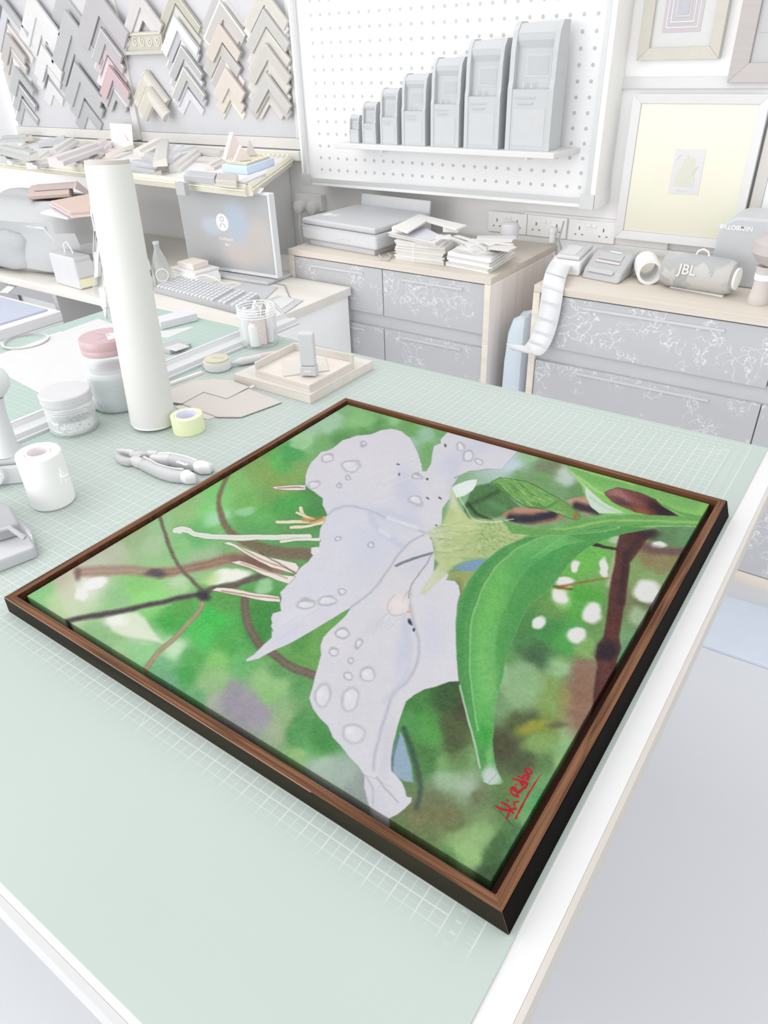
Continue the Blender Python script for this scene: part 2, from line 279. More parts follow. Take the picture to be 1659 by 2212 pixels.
def mat_material(name, base, line, x0, y0, y_fade, angles, rulers):
    m, nt, b = new_mat(name); m['tone'] = key_of(base, EH); eh = CAL.get(m['tone'], EH)
    b.inputs['Roughness'].default_value = 0.6; b.inputs['Specular IOR Level'].default_value = 0.12
    geo = N(nt, 'ShaderNodeNewGeometry'); sp = N(nt, 'ShaderNodeSeparateXYZ')
    tc = N(nt, 'ShaderNodeTexCoord'); nt.links.new(tc.outputs['Object'], sp.inputs[0])
    X = math_node(nt, 'SUBTRACT', sp.outputs[0], x0); Y = math_node(nt, 'SUBTRACT', sp.outputs[1], y0)
    def rule(c, period, w):
        u = math_node(nt, 'DIVIDE', c, period)
        u = math_node(nt, 'ABSOLUTE', math_node(nt, 'SUBTRACT', u, math_node(nt, 'ROUND', u)))
        u = math_node(nt, 'MULTIPLY', u, period)
        return ramp2(u, w)
    def ramp2(u, w):
        n = nt.nodes.new('ShaderNodeMapRange'); n.clamp = True
        nt.links.new(u, n.inputs[0]); n.inputs[1].default_value = w * 0.5; n.inputs[2].default_value = w * 0.5 + 0.00025
        n.inputs[3].default_value = 1; n.inputs[4].default_value = 0
        return n.outputs[0]
    def at_line(c, w): return ramp2(math_node(nt, 'ABSOLUTE', c), w)
    mx = lambda a, c: math_node(nt, 'MAXIMUM', a, c)
    mul = lambda a, c: math_node(nt, 'MULTIPLY', a, c)
    major = mx(rule(X, 0.0254, 0.0011), rule(Y, 0.0254, 0.0011))
    minor = mul(mx(rule(X, 0.0127, 0.0007), rule(Y, 0.0127, 0.0007)), 0.75)
    fine = mul(rule(Y, 0.00635, 0.0005), 0.35)
    g = mx(mx(major, minor), fine)
    for px_, py_, a in angles:
        d = math_node(nt, 'SUBTRACT', mul(math_node(nt, 'SUBTRACT', X, px_), math.sin(a)), mul(math_node(nt, 'SUBTRACT', Y, py_), math.cos(a)))
        g = mx(g, mul(at_line(d, 0.0006), 0.8))
    inside = mul(math_node(nt, 'LESS_THAN', X, 0.0004), math_node(nt, 'LESS_THAN', Y, 0.0004))
    g = mul(g, inside)
    if rulers:
        r1 = mul(at_line(math_node(nt, 'SUBTRACT', X, 0.0290), 0.0009), math_node(nt, 'LESS_THAN', Y, 0.0285))
        r2 = mul(at_line(math_node(nt, 'SUBTRACT', Y, 0.0280), 0.0007), math_node(nt, 'LESS_THAN', X, 0.0294))
        tick = mul(rule(Y, 0.00508, 0.0006), mul(math_node(nt, 'GREATER_THAN', X, 0.0225), math_node(nt, 'LESS_THAN', X, 0.029)))
        tick2 = mul(rule(X, 0.00508, 0.0006), mul(math_node(nt, 'GREATER_THAN', Y, 0.0225), math_node(nt, 'LESS_THAN', Y, 0.028)))
        tick3 = mul(rule(Y, 0.01016, 0.0022), mul(mul(math_node(nt, 'GREATER_THAN', X, 0.007), math_node(nt, 'LESS_THAN', X, 0.0125)), math_node(nt, 'LESS_THAN', Y, 0.001)))
        tick4 = mul(rule(X, 0.01016, 0.0040), mul(mul(math_node(nt, 'GREATER_THAN', Y, 0.009), math_node(nt, 'LESS_THAN', Y, 0.0135)), math_node(nt, 'LESS_THAN', X, 0.001)))
        r3 = mul(at_line(math_node(nt, 'SUBTRACT', X, 0.0145), 0.0006), math_node(nt, 'LESS_THAN', Y, 0.0145))
        r4 = mul(at_line(math_node(nt, 'SUBTRACT', Y, 0.0145), 0.0006), math_node(nt, 'LESS_THAN', X, 0.0145))
        rr = mx(mx(r1, r2), mx(mul(mx(tick, tick2), 0.5), mul(mx(mx(tick3, tick4), mx(r3, r4)), 0.6)))
        g = mx(g, rr)
    if y_fade:     # the print fades out towards the near edge of the mat
        n = nt.nodes.new('ShaderNodeMapRange'); n.clamp = True; n.interpolation_type = 'SMOOTHSTEP'
        nt.links.new(sp.outputs[1], n.inputs[0]); n.inputs[1].default_value = y_fade[0]; n.inputs[2].default_value = y_fade[1]
        n.inputs[3].default_value = 0.02; n.inputs[4].default_value = 1
        g = mul(g, n.outputs[0])
    no = N(nt, 'ShaderNodeTexNoise'); no.inputs['Scale'].default_value = 5
    nt.links.new(tc.outputs['Object'], no.inputs['Vector'])
    bb = mixrgb(nt, no.outputs['Fac'], alb(tuple(v - 4 for v in base), eh), alb(tuple(min(255, v + 3) for v in base), eh))
    nt.links.new(mixrgb(nt, g, bb, alb(line, eh)), b.inputs['Base Color'])
    return m
mm1 = mat_material('cutting mat print', (214, 227, 221), (243, 250, 246), -0.1512, 1.2417, (0.250, 0.272),
                   [(0, 0, math.radians(45)), (0, 0, math.radians(30)), (0, 0, math.radians(60)), (-0.80, -0.254, math.radians(120)), (-0.90, -0.61, math.radians(20)), (-1.0, -0.58, math.radians(80))], True)
mm2 = mat_material('cutting mat print, far', (205, 229, 218), (240, 250, 245), -1.2827, 1.2417, None, [(0, 0, math.radians(45))], True)
G().box(-1.245, -0.0975, 0.0785, 1.2815, 0.748, T).build('cutting_mat', mm1, label='pale green gridded cutting mat under the framed painting', cat='cutting mat', origin=(0, 0, 0))
G().box(-1.843, -1.2455, 0.0785, 1.2815, 0.748, T).build('cutting_mat', mm2, label='darker green cutting mat at the far left end of the table', cat='cutting mat', origin=(0, 0, 0))

# ------------------------------------------------------------------ the framed painting
FX0, FX1, FY0, FY1, FZ = -0.8328, -0.1100, 0.2900, 1.0220, 0.776
IX0, IX1, IY0, IY1 = -0.8218, -0.1214, 0.3014, 1.0120
pic = thing('framed_painting', (-0.4714, 0.656, T), 'large framed painting of a white lily flower with green leaves, lying on the mat', 'painting')
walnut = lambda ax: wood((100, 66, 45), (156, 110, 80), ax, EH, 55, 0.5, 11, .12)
shade_f = wood((40, 36, 26), (64, 58, 40), 0, 2.1, 12, 0.55, 5, .12)  # shade of the front and back outer sides put into the wood colour
shade_r = wood((10, 11, 9), (34, 25, 20), 1, 3.5, 12, 0.6, 5, .04)  # deeper shade of the left and right outer sides, also in the colour
shade_i = wood((60, 36, 27), (84, 54, 38), 0, 0.8, 20, 0.5, 7, .1)  # inner sides: shade of the gap put into the wood colour
fl = 0.008
def rail(o0, o1, i0, i1, b0, b1, mats, label=None):
    """one mitred rail: top face, outer side, inner side; outer foot at b0, b1"""
    zt, zb = FZ, T + 0.0003
    V = [(*o0, zt), (*o1, zt), (*i1, zt), (*i0, zt), (*b0, zb), (*b1, zb), (*i1, zb), (*i0, zb)]
    F = [(0, 1, 2, 3), (0, 4, 5, 1), (3, 2, 6, 7), (4, 7, 6, 5), (0, 3, 7, 4), (1, 5, 6, 2)]
    g = G().add(V, F); o = g.build('frame_rail', mats[0], pic, bevel=0.0006, seg=1)
    o.data.materials.append(mats[1]); o.data.materials.append(mats[2])
    for p in o.data.polygons:
        c = p.center; n = p.normal
        if abs(n.z) > 0.9: p.material_index = 0
        else:
            e = min(range(6), key=lambda k: (sum((Vector(V[i]) for i in F[k]), Vector()) / 4 - Vector(pic.location) - c).length)
            p.material_index = {1: 1, 2: 2}.get(e, 0)
    return o
oA, oB, oC, oD = (FX0, FY0), (FX0, FY1), (FX1, FY1), (FX1, FY0)
iA, iB, iC, iD = (IX0, IY0), (IX0, IY1), (IX1, IY1), (IX1, IY0)
bA, bB, bC, bD = (FX0 - 0.002, FY0), (FX0 - 0.002, FY1), (FX1 + fl, FY1), (FX1 + fl, FY0)
rail(oA, oD, iA, iD, bA, bD, (walnut(0), shade_f, shade_i))
rail(oB, oC, iB, iC, bB, bC, (walnut(0), shade_f, wood((70, 42, 28), (92, 58, 38), 0, 0.8, 20, 0.5, 7)))
rail(oA, oB, iA, iB, bA, bB, (walnut(1), shade_r, shade_i))
rail(oD, oC, iD, iC, bD, bC, (walnut(1), shade_r, shade_i))
G().box(FX0 + .002, FX1 - .002, FY0 + .002, FY1 - .002, T + 0.0004, T + 0.003).build('backing', paint((60, 36, 26), 0.6), pic)
# pale glued mitre line at the near corner and highlight painted as a pale line along the front arris
G().sweep([(-.0003, 0), (.0003, 0), (.0003, .0002), (-.0003, .0002)], (FX1 - .0005, FY0 + .0005, FZ), (IX1, IY0, FZ)).build('mitre_joint', paint((190, 140, 112), 1.0), pic)
G().box(FX0, FX1 - 0.2, FY0 - .0002, FY0 + .0006, FZ - .0004, FZ + .0002).build('edge_highlight', paint((214, 160, 132), 1.0, 0.35, 0.5), pic)

# ---- the canvas: painted picture, colour held on a fine grid of points
CX0, CX1, CY0, CY1, CZ = -0.8165, -0.1312, 0.3118, 1.0075, 0.7702
NG = 800
def art_colours():
    ux = np.linspace(CX0, CX1, NG); uy = np.linspace(CY0, CY1, NG)
    Xg, Yg = np.meshgrid(ux, uy)
    # sketch coordinates of every canvas point (the sheet the shapes below were drawn on)
    P = np.stack([Xg - CAM[0], Yg - CAM[1], np.full_like(Xg, CZ - CAM[2])], -1) @ ROT
    SX = (P[..., 0] / P[..., 2] * FPX + 829.5).astype(np.float32); SY = (P[..., 1] / P[..., 2] * FPX + 1106.0).astype(np.float32)
    rng = np.random.RandomState(3)
    def noise(n, oct_=1):
        out = np.zeros((NG, NG), np.float32); amp = 1
        for k in range(oct_):
            m = int(n * 2 ** k) + 2
            g = rng.rand(m, m).astype(np.float32)
            t = np.linspace(0, m - 1.001, NG); i = t.astype(int); f = (t - i); f = f * f * (3 - 2 * f)
            r = g[i] * (1 - f)[:, None] + g[i + 1] * f[:, None]
            c = r[:, i] * (1 - f)[None] + r[:, i + 1] * f[None]
            out += (c - 0.5) * amp; amp *= 0.55
        return out
    wx, wy = noise(26, 3) * 9, noise(26, 3) * 9
    QX, QY = SX + wx, SY + wy
    img = np.zeros((NG, NG, 3), np.float32)
    # ground: watercolour washes blended between sampled spots
    wsum = np.full((NG, NG), 1e-6, np.float32)
    for x, y, c in WASH:
        w = 1.0 / ((((QX - x) ** 2 + (QY - y) ** 2) + 120.0) / 1000.0) ** 2.1
        img += w[..., None] * np.array(c, np.float32); wsum += w
    img /= wsum[..., None]
    def put(mask, c):
        nonlocal img
        img = img + (np.array(c, np.float32) - img) * np.clip(mask, 0, 1)[..., None]
    def blob(x, y, rx, ry, c, soft=0.5, ang=0, a=1.0, clip=None):
        ca, sa = math.cos(ang), math.sin(ang)
        dx, dy = QX - x, QY - y
        d = np.sqrt(((dx * ca + dy * sa) / rx) ** 2 + ((-dx * sa + dy * ca) / ry) ** 2)
        m = np.clip((1 + soft - d) / (2 * soft), 0, 1); m = m * m * (3 - 2 * m) * a
        if clip is not None: m = m * clip
        put(m, c)
    def sdf(poly, wob=True, pad=14):
        """signed distance to a polygon, positive inside, only near its box"""
        A, B_ = (SX + wx * 0.18, SY + wy * 0.18) if wob else (SX, SY)
        p = np.array(poly, np.float32)
        x0, y0 = p.min(0) - pad; x1, y1 = p.max(0) + pad
        sel = (A > x0) & (A < x1) & (B_ > y0) & (B_ < y1)
        X, Y = A[sel], B_[sel]
        best = np.full(X.shape, 1e9, np.float32); ins = np.zeros(X.shape, bool)
        for i in range(len(p)):
            ax, ay = p[i - 1]; bx, by = p[i]
            ex, ey = bx - ax, by - ay; L = ex * ex + ey * ey + 1e-9
            t = np.clip(((X - ax) * ex + (Y - ay) * ey) / L, 0, 1)
            best = np.minimum(best, (X - ax - t * ex) ** 2 + (Y - ay - t * ey) ** 2)
            c = (ay > Y) != (by > Y)
            ins ^= c & (X < (bx - ax) * (Y - ay) / ((by - ay) if by != ay else 1e-9) + ax)
        out = np.full((NG, NG), -1e4, np.float32)
        d = np.sqrt(best); out[sel] = np.where(ins, d, -d)
        return out
    def area(poly, c, soft=1.2, edge=None, ew=1.6, ea=0.7, a=1.0):
        d = sdf(poly)
        m = np.clip(d / soft + 0.5, 0, 1)
        put(m * a, c)
        if edge is not None: put(np.clip(1 - np.abs(d) / ew, 0, 1) * ea, edge)
        return m
    def line(pts, w, c, soft=1.0, a=1.0, clip=None, warp=0.3):
        ws = w if isinstance(w, (list, tuple)) else [w] * len(pts)
        A, B_ = SX + wx * warp, SY + wy * warp
        p = np.array(pts, np.float32); pad = max(ws) + soft + 4
        x0, y0 = p.min(0) - pad; x1, y1 = p.max(0) + pad
        sel = (A > x0) & (A < x1) & (B_ > y0) & (B_ < y1)
        X, Y = A[sel], B_[sel]; best = np.full(X.shape, -1e9, np.float32)
        for i in range(len(p) - 1):
            ax, ay = p[i]; bx, by = p[i + 1]; ex, ey = bx - ax, by - ay; L = ex * ex + ey * ey + 1e-9
            t = np.clip(((X - ax) * ex + (Y - ay) * ey) / L, 0, 1)
            d = np.sqrt((X - ax - t * ex) ** 2 + (Y - ay - t * ey) ** 2)
            best = np.maximum(best, (ws[i] * (1 - t) + ws[i + 1] * t) / 2 - d)
        m = np.zeros((NG, NG), np.float32); m[sel] = np.clip(best / soft + 0.5, 0, 1) * a
        if clip is not None: m = m * clip
        put(m, c)
    def curve(pts, n=6):
        """rounded version of a list of points"""
        p = [np.array(q, float) for q in pts]; p = [2 * p[0] - p[1]] + p + [2 * p[-1] - p[-2]]; out = []
        for i in range(1, len(p) - 2):
            for k in range(n):
                t = k / n
                out.append(tuple(0.5 * ((2 * p[i]) + (-p[i-1] + p[i+1]) * t + (2*p[i-1] - 5*p[i] + 4*p[i+1] - p[i+2]) * t*t + (-p[i-1] + 3*p[i] - 3*p[i+1] + p[i+2]) * t**3)))
        return out + [tuple(p[-2])]
    draw_picture(blob, area, line, curve, put, sdf, noise, SX, SY)
    # pencil and paper grain
    gr = noise(390, 1) * 13 + noise(160, 2) * 8 + noise(40, 2) * 5
    img += gr[..., None] * np.clip((235 - img.mean(-1, keepdims=True)) / 110, 0.3, 1)
    return np.clip(img, 0, 255) / 255.0
# ---- tables of the picture, drawn by hand on the sketch sheet
PETALS = [(692.6,975.5),(683.6,987.5),(671.5,999.6),(664.0,1011.7),(659.5,1029.7),(658.9,1047.8),(671.5,1058.4),(686.6,1068.9),(697.1,1076.4),(697.1,1093.0),(707.7,1111.1),(697.1,1129.2),(691.1,1144.3),(689.6,1159.3),(690.2,1180.4),(682.1,1184.9),(673.0,1184.9),(671.5,1194.0),(676.0,1200.0),(665.5,1213.6),(653.4,1222.6),(644.4,1231.7),(635.3,1243.7),(623.3,1258.8),(614.2,1270.8),(605.2,1279.9),(608.2,1291.9),(605.2,1304.0),(608.2,1319.1),(590.1,1325.1),(585.6,1335.6),(588.6,1346.2),(585.6,1352.2),(590.1,1364.3),(586.7,1361.8),(586.7,1378.1),(568.8,1394.4),(549.3,1413.9),(531.4,1425.3),(533.0,1430.2),(559.1,1423.7),(591.6,1405.8),(633.9,1386.3),(676.2,1361.8),(708.8,1342.3),(734.8,1326.0),(757.6,1313.0),(747.9,1329.3),(715.3,1358.6),(699.0,1378.1),(692.5,1394.4),(694.2,1413.9),(686.0,1440.0),(679.5,1462.8),(674.6,1485.5),(668.1,1508.3),(676.2,1531.1),(692.5,1553.9),(708.8,1570.2),(718.6,1593.0),(734.8,1609.2),(754.4,1635.3),(773.9,1654.8),(786.9,1674.3),(786.9,1697.1),(791.8,1719.9),(796.7,1739.5),(813.0,1752.5),(839.0,1768.8),(858.5,1759.0),(874.8,1746.0),(887.8,1732.9),(889.5,1723.2),(878.1,1721.5),(874.8,1706.9),(868.3,1690.6),(855.3,1674.3),(845.5,1664.6),(843.9,1641.8),(848.8,1609.2),(858.5,1570.2),(868.3,1540.9),(878.1,1514.8),(894.3,1501.8),(917.1,1488.8),(943.2,1482.3),(969.2,1472.5),(990.4,1470.9),(988.1,1443.2),(985.5,1397.7),(984.8,1348.8),(987.1,1306.5),(994.0,1282.9),(991.0,1264.8),(981.9,1255.8),(963.9,1252.8),(969.9,1240.7),(963.9,1236.2),(936.7,1231.7),(939.7,1201.5),(930.7,1156.3),(954.8,1132.2),(954.8,1099.1),(972.9,1074.9),(975.9,1050.8),(991.0,1029.7),(1012.1,1017.7),(1060.0,1013.2),(1084,1014),(1101,994),(1122,970),(1100,950),(975,915),(965.4,934.8),(951.8,949.0),(951.8,957.4),(936.7,963.4),(933.7,981.5),(930.7,1002.6),(920.2,1017.7),(912.0,1017.7),(911.1,1002.6),(903.6,981.5),(894.5,960.4),(885.5,945.3),(867.4,931.8),(846.3,925.8),(822.2,928.8),(801.1,937.8),(771.0,940.8),(740.8,950.8),(716.7,969.5),(704.7,974.0)]
CALYX = [(975.9,1050.8),(981.9,1074.9),(994.0,1099.1),(1012.1,1120.2),(1060.0,1122.6),(1040.5,1122.2),(1084.4,1123.8),(1118.1,1134.0),(1145.1,1152.5),(1111.4,1172.8),(1084.4,1193.0),(1060.8,1204.9),(1000.0,1206.5),(1030.2,1206.0),(1006.1,1210.6),(981.9,1222.6),(963.9,1239.2),(948.8,1252.8),(915.6,1282.9),(909.6,1279.9),(930.7,1246.7),(948.8,1216.6),(936.7,1204.5),(939.7,1183.4),(930.7,1159.3),(921.7,1151.8),(936.7,1142.8),(954.8,1132.2),(963.9,1111.1),(972.9,1081.0)]
STEM = [(1084.4,1122.8),(1118.1,1134.0),(1151.9,1140.7),(1175.5,1144.1),(1219.4,1137.3),(1249.8,1122.2),(1280.2,1122.8),(1320.7,1115.4),(1364.6,1110.3),(1421.9,1113.0),(1472.6,1115.4),(1519.8,1115.4),(1509.7,1139.0),(1472.6,1136.7),(1421.9,1139.0),(1357.8,1149.2),(1320.7,1159.3),(1286.9,1172.8),(1236.3,1152.5),(1189.0,1155.9),(1145.1,1155.9),(1108.0,1152.5)]
LEAF = [(1415.2,1139.7),(1357.8,1149.8),(1320.7,1160.0),(1286.9,1173.5),(1263.3,1186.3),(1236.3,1209.9),(1219.4,1230.2),(1202.5,1253.8),(1182.3,1277.4),(1143.1,1305.9),(1126.1,1339.8),(1112.5,1370.3),(1099.0,1400.8),(1090.5,1431.4),(1085.4,1461.9),(1076.9,1492.4),(1070.2,1519.5),(1068.5,1543.2),(1066.8,1573.7),(1063.4,1600.8),(1066.8,1631.4),(1071.9,1658.5),(1085.4,1689.0),(1082.0,1694.1),(1058.3,1695.8),(1044.7,1689.0),(1036.3,1658.5),(1027.8,1624.6),(1019.3,1587.3),(1009.2,1550.0),(1000.7,1512.7),(993.9,1478.8),(988.8,1444.9),(985.4,1404.2),(985.4,1370.3),(987.1,1326.3),(990.5,1302.5),(1000.7,1275.4),(1014.2,1251.7),(1034.6,1224.6),(1054.9,1205.9),(1078.6,1187.3),(1105.8,1173.7),(1136.3,1160.2),(1189.0,1156.6),(1236.3,1147.5),(1303.8,1135.7)]
MIDRIB = [(1337.6,1139.0),(1270.0,1149.2),(1176.9,1156.8),(1143.1,1170.3),(1112.5,1187.3),(1071.9,1224.6),(1044.7,1268.6),(1024.4,1319.5),(1015.9,1370.3),(1014.2,1421.2),(1015.9,1472.0),(1022.7,1522.9),(1031.2,1577.1)]
UPLEAF = [(1216.0,997.3),(1398.3,1031.0),(1540.1,1085.0),(1516.5,1115.4),(1465.8,1114.4),(1455.7,1108.6),(1432.1,1095.1),(1415.2,1078.3),(1388.2,1066.5),(1357.8,1058.0),(1334.2,1053.0),(1313.9,1059.7),(1305.5,1063.1),(1320.7,1081.6),(1337.6,1095.1),(1364.6,1107.0),(1401.7,1112.0),(1364.6,1115.4),(1320.7,1112.0),(1293.7,1108.6),(1280.2,1098.5),(1266.7,1078.3),(1253.2,1044.5),(1236.3,1017.5)]
HOLE = [(1305.5,1063.1),(1313.9,1059.7),(1334.2,1053.0),(1357.8,1058.0),(1388.2,1066.5),(1415.2,1078.3),(1432.1,1095.1),(1455.7,1108.6),(1467.5,1114.4),(1438.8,1113.7),(1401.7,1111.4),(1371.3,1105.3),(1340.9,1093.5),(1320.7,1081.6),(1308.9,1069.8)]
PALELEAF = [(1263.3,1051.3),(1280.2,1064.8),(1303.8,1085.0),(1327.4,1098.5),(1347.7,1108.6),(1293.7,1108.6),(1276.8,1095.1),(1266.7,1074.9)]
BUD = [(1060.8,1041.1),(1081.0,1031.0),(1101.3,1034.4),(1135.0,1039.5),(1162.0,1051.3),(1189.0,1066.5),(1209.3,1078.3),(1219.4,1085.0),(1243.0,1101.9),(1254.9,1115.4),(1249.8,1122.8),(1236.3,1121.1),(1216.0,1113.7),(1189.0,1103.6),(1168.8,1099.2),(1141.8,1095.8),(1118.1,1083.3),(1094.5,1068.1),(1075.9,1054.6)]
BRN1 = [(1081.0,1115.4),(1101.3,1101.9),(1128.3,1095.1),(1151.9,1095.1),(1175.5,1100.2),(1202.5,1107.0),(1224.5,1117.1),(1202.5,1124.9),(1168.8,1133.0),(1141.8,1134.3),(1111.4,1123.8)]
BRN2 = [(1221.1,1081.6),(1243.0,1074.9),(1266.7,1073.2),(1280.2,1095.1),(1295.4,1108.6),(1263.3,1111.0),(1249.8,1101.9),(1236.3,1090.1)]
BLUE1 = [(978.9,1228.6),(1006.1,1213.6),(1030.2,1207.6),(1054.3,1206.0),(1051.3,1222.6),(1030.2,1231.7),(1006.1,1233.8)]
OLIVE = [(963.9,1252.8),(966.9,1236.2),(1006.1,1231.7),(1033.2,1230.2),(1021.1,1249.7),(1006.1,1267.8),(994.0,1282.9),(991.0,1261.8),(981.9,1255.8)]
BLUE2 = [(865.1,1583.2),(858.5,1593.0),(848.8,1625.5),(845.5,1658.1),(852.0,1674.3),(871.6,1687.4),(892.7,1690.6),(889.5,1658.1),(879.7,1625.5),(871.6,1593.0)]
DROPLEAF = [(975.9,1053.8),(981.9,1047.8),(1006.1,1038.8),(1030.8,1034.3),(1030.2,1044.8),(1021.1,1059.9),(1003.0,1071.9),(985.0,1075.5)]
DKGREEN = [(1000.0,1105.3),(1020.3,1051.3),(1060.8,1042.8),(1094.5,1068.1),(1124.9,1095.1),(1101.3,1102.6),(1081.0,1115.4),(1040.5,1122.2),(1020.3,1122.2),(1006.8,1115.4)]
TRUNK = [(1340,1152),(1420,1145),(1397,1165),(1380,1190),(1360,1216),(1352,1300),(1345,1320),(1338,1375),(1342,1400),(1333,1428),(1335,1445),(1310,1500),(1300,1545),(1276,1560),(1282,1500),(1290,1440),(1286,1420),(1290,1395),(1304,1375),(1312,1319),(1320,1250),(1328,1216),(1330,1185)]
TRI = [(230.0,1336.3),(262.5,1321.9),(296.9,1323.7),(313.2,1336.3),(331.2,1365.3),(352.9,1388.8),(313.2,1392.4),(277.0,1383.4),(240.8,1361.7)]
ST5 = [(481.3,1173.6),(494.0,1170.0),(530.2,1184.4),(566.3,1198.9),(602.5,1208.0),(638.7,1217.0),(645.9,1226.0),(638.7,1241.2),(617.0,1235.1),(584.4,1224.2),(559.1,1211.6),(530.2,1195.3),(504.8,1180.8)]
ST6 = [(497.6,1214.1),(515.7,1209.8),(548.2,1220.6),(584.4,1235.1),(609.7,1242.3),(638.7,1245.9),(624.2,1261.1),(595.3,1253.2),(566.3,1240.5),(537.4,1226.0),(512.1,1218.8)]
ST7 = [(457.8,1274.9),(468.7,1269.4),(501.2,1271.2),(537.4,1278.5),(573.6,1283.9),(602.5,1289.3),(606.1,1300.9),(573.6,1299.1),(530.2,1289.3),(486.8,1281.4)]
ST1 = [(585.6,1052.3),(596.2,1049.9),(626.3,1048.4),(659.5,1047.2),(659.5,1058.4),(626.3,1058.4),(596.2,1056.3)]
L_B1 = [(492.2,1025.3),(475.9,1065.1),(473.0,1094.0),(481.3,1123.0),(495.8,1146.5),(522.9,1166.4),(566.3,1184.4),(620.6,1195.3),(667.6,1197.1)]
L_B2 = [(345.7,1117.5),(360.2,1162.7),(374.6,1202.5),(396.3,1235.1),(425.3,1264.0),(443.4,1285.7)]
L_B3 = [(168.5,1236.9),(222.7,1233.3),(277.0,1231.5),(334.9,1236.9),(392.7,1231.5),(457.8,1217.0),(512.1,1206.1),(566.3,1213.4),(602.5,1231.5)]
L_B4 = [(141.4,1341.8),(222.7,1327.3),(313.2,1309.2),(385.5,1292.9),(436.1,1282.1)]
L_B4b = [(436.1,1285.7),(457.8,1271.2),(494.0,1267.6),(548.2,1249.5),(584.4,1238.7)]
L_B5 = [(436.1,1285.7),(434.3,1314.6),(407.2,1347.2),(371.0,1383.4),(342.1,1408.7),(313.2,1446.7)]
L_B6 = [(530.2,1292.9),(530.2,1325.5),(541.0,1361.7),(562.7,1394.2),(591.6,1413.9),(627.4,1440.0),(676.2,1459.5)]
L_ST3 = [(378.3,1145.4),(390.9,1142.9),(407.2,1146.5),(428.9,1155.5),(494.0,1160.9),(566.3,1160.9),(667.6,1159.1)]
L_P34a = [(707.7,1112.6),(722.7,1100.6),(752.9,1093.0),(789.1,1099.1),(816.2,1111.1),(846.3,1126.2),(879.5,1138.2),(918.6,1151.8)]
L_P34b = [(915.6,1154.8),(885.5,1171.4),(849.3,1213.6),(825.2,1249.7),(795.1,1282.9),(755.9,1314.5)]
L_M1 = [(853.9,1222.0),(891.5,1206.0),(933.7,1193.1)]
L_M2 = [(933.7,1193.1),(921.7,1216.6),(894.5,1252.8),(885.5,1273.9),(882.5,1291.9)]
L_F1 = [(886.2,1306.5),(894.3,1348.8),(904.1,1384.6),(900.9,1430.2),(881.3,1469.3),(848.8,1501.8),(832.5,1547.4),(819.5,1593.0),(809.7,1625.5),(806.5,1661.3)]
L_F2 = [(813.0,1677.6),(832.5,1703.6),(858.5,1732.9)]
L_F3 = [(790.2,1674.3),(806.5,1703.6),(806.5,1732.9)]
L_EDGE2 = [(1060.0,1013.2),(1012.1,1020.7),(981.9,1032.7)]
L_P2 = [(1060.0,1023.7),(1012.1,1038.8),(981.9,1044.8)]
SIG = [([(1071.6,1742.0),(1080.6,1746.6),(1102.3,1751.4)],5),([(1102.3,1751.4),(1098.7,1758.6),(1094.5,1769.5)],5),([(1083.0,1749.6),(1092.7,1750.8),(1102.3,1747.8)],3.5),([(1083.6,1733.3),(1097.5,1740.6),(1102.3,1746.6),(1108.4,1756.2)],5),([(1102.3,1747.8),(1114.4,1747.8),(1109.6,1732.7),(1119.8,1731.5)],4.5),([(1095.7,1728.5),(1097.5,1730.3)],4),([(1119.8,1721.3),(1109.6,1717.6),(1104.1,1711.6),(1102.9,1704.4),(1108.4,1700.2),(1114.4,1704.4),(1116.8,1709.8),(1121.6,1712.2)],5),([(1119.2,1720.7),(1116.8,1709.8),(1109.6,1706.8)],5),([(1120.4,1711.0),(1130.1,1703.2),(1136.1,1699.6),(1138.5,1692.3),(1132.5,1687.5),(1125.2,1688.7),(1128.9,1695.9)],6),([(1113.8,1694.1),(1115.0,1696.6)],4),([(1109.0,1682.7),(1121.6,1685.7),(1132.5,1692.3)],4.5),([(1116.2,1675.5),(1126.4,1680.3),(1140.9,1682.7)],4),([(1127.6,1682.7),(1132.5,1675.5),(1142.1,1674.2),(1140.9,1685.1)],5.5),([(1134.9,1661.0),(1142.1,1659.8),(1148.7,1665.8),(1148.1,1671.2),(1140.9,1671.2),(1134.9,1666.4),(1134.9,1661.0)],4.5),([(1113.8,1767.7),(1126.4,1743.0),(1142.1,1712.8),(1157.8,1688.7),(1169.2,1671.2)],[5.2,5,4.5,3,1.8])]
L_THIN = [(1078.2,1750.8),(1092.7,1767.1),(1109.0,1785.2)]
DROPS = [(738.1,1366.7,11.1,9.8),(775.5,1389.5,6.5,8.1),(723.5,1404.2,9.1,8.5),(757.0,1425.3,5.9,5.9),(747.9,1461.1,8.5,8.5),(790.2,1454.6,13.7,13.7),(697.4,1501.8,15.6,23.5),(756.0,1511.6,16.3,22.8),(762.5,1583.2,24.4,19.5),(709.2,989.0,10.8,7.8),(758.9,1005.0,16.3,12.1),(676.0,1047.2,12.7,9.6),(731.8,1047.2,5.4,3.6),(754.4,1030.6,5.4,2.7),(799.6,1178.0,6.0,5.4),(736.3,1279.9,7.2,7.2),(739.3,1365.8,12.1,9.0),(896.0,1082.5,12.7,9.0),(994.0,964.9,8.4,7.5),(1009.1,986.0,10.8,9.0),(1033.2,998.1,9.0,5.4),(731.8,1162.3,5.4,4.2),(704.7,1301.0,18.1,7.8),(659.5,1304.0,18.1,7.2),(783.0,957.4,6.0,4.2),(900.6,1026.7,9.0,4.2)]
SPECKS = [(962.4,963.4),(918.6,1034.3),(924.7,1076.4),(950.3,1074.9),(861.4,1026.7),(884.0,1343.2),(893.0,1361.9),(945.8,1135.2),(933.7,1163.9),(861.4,1005.6)]
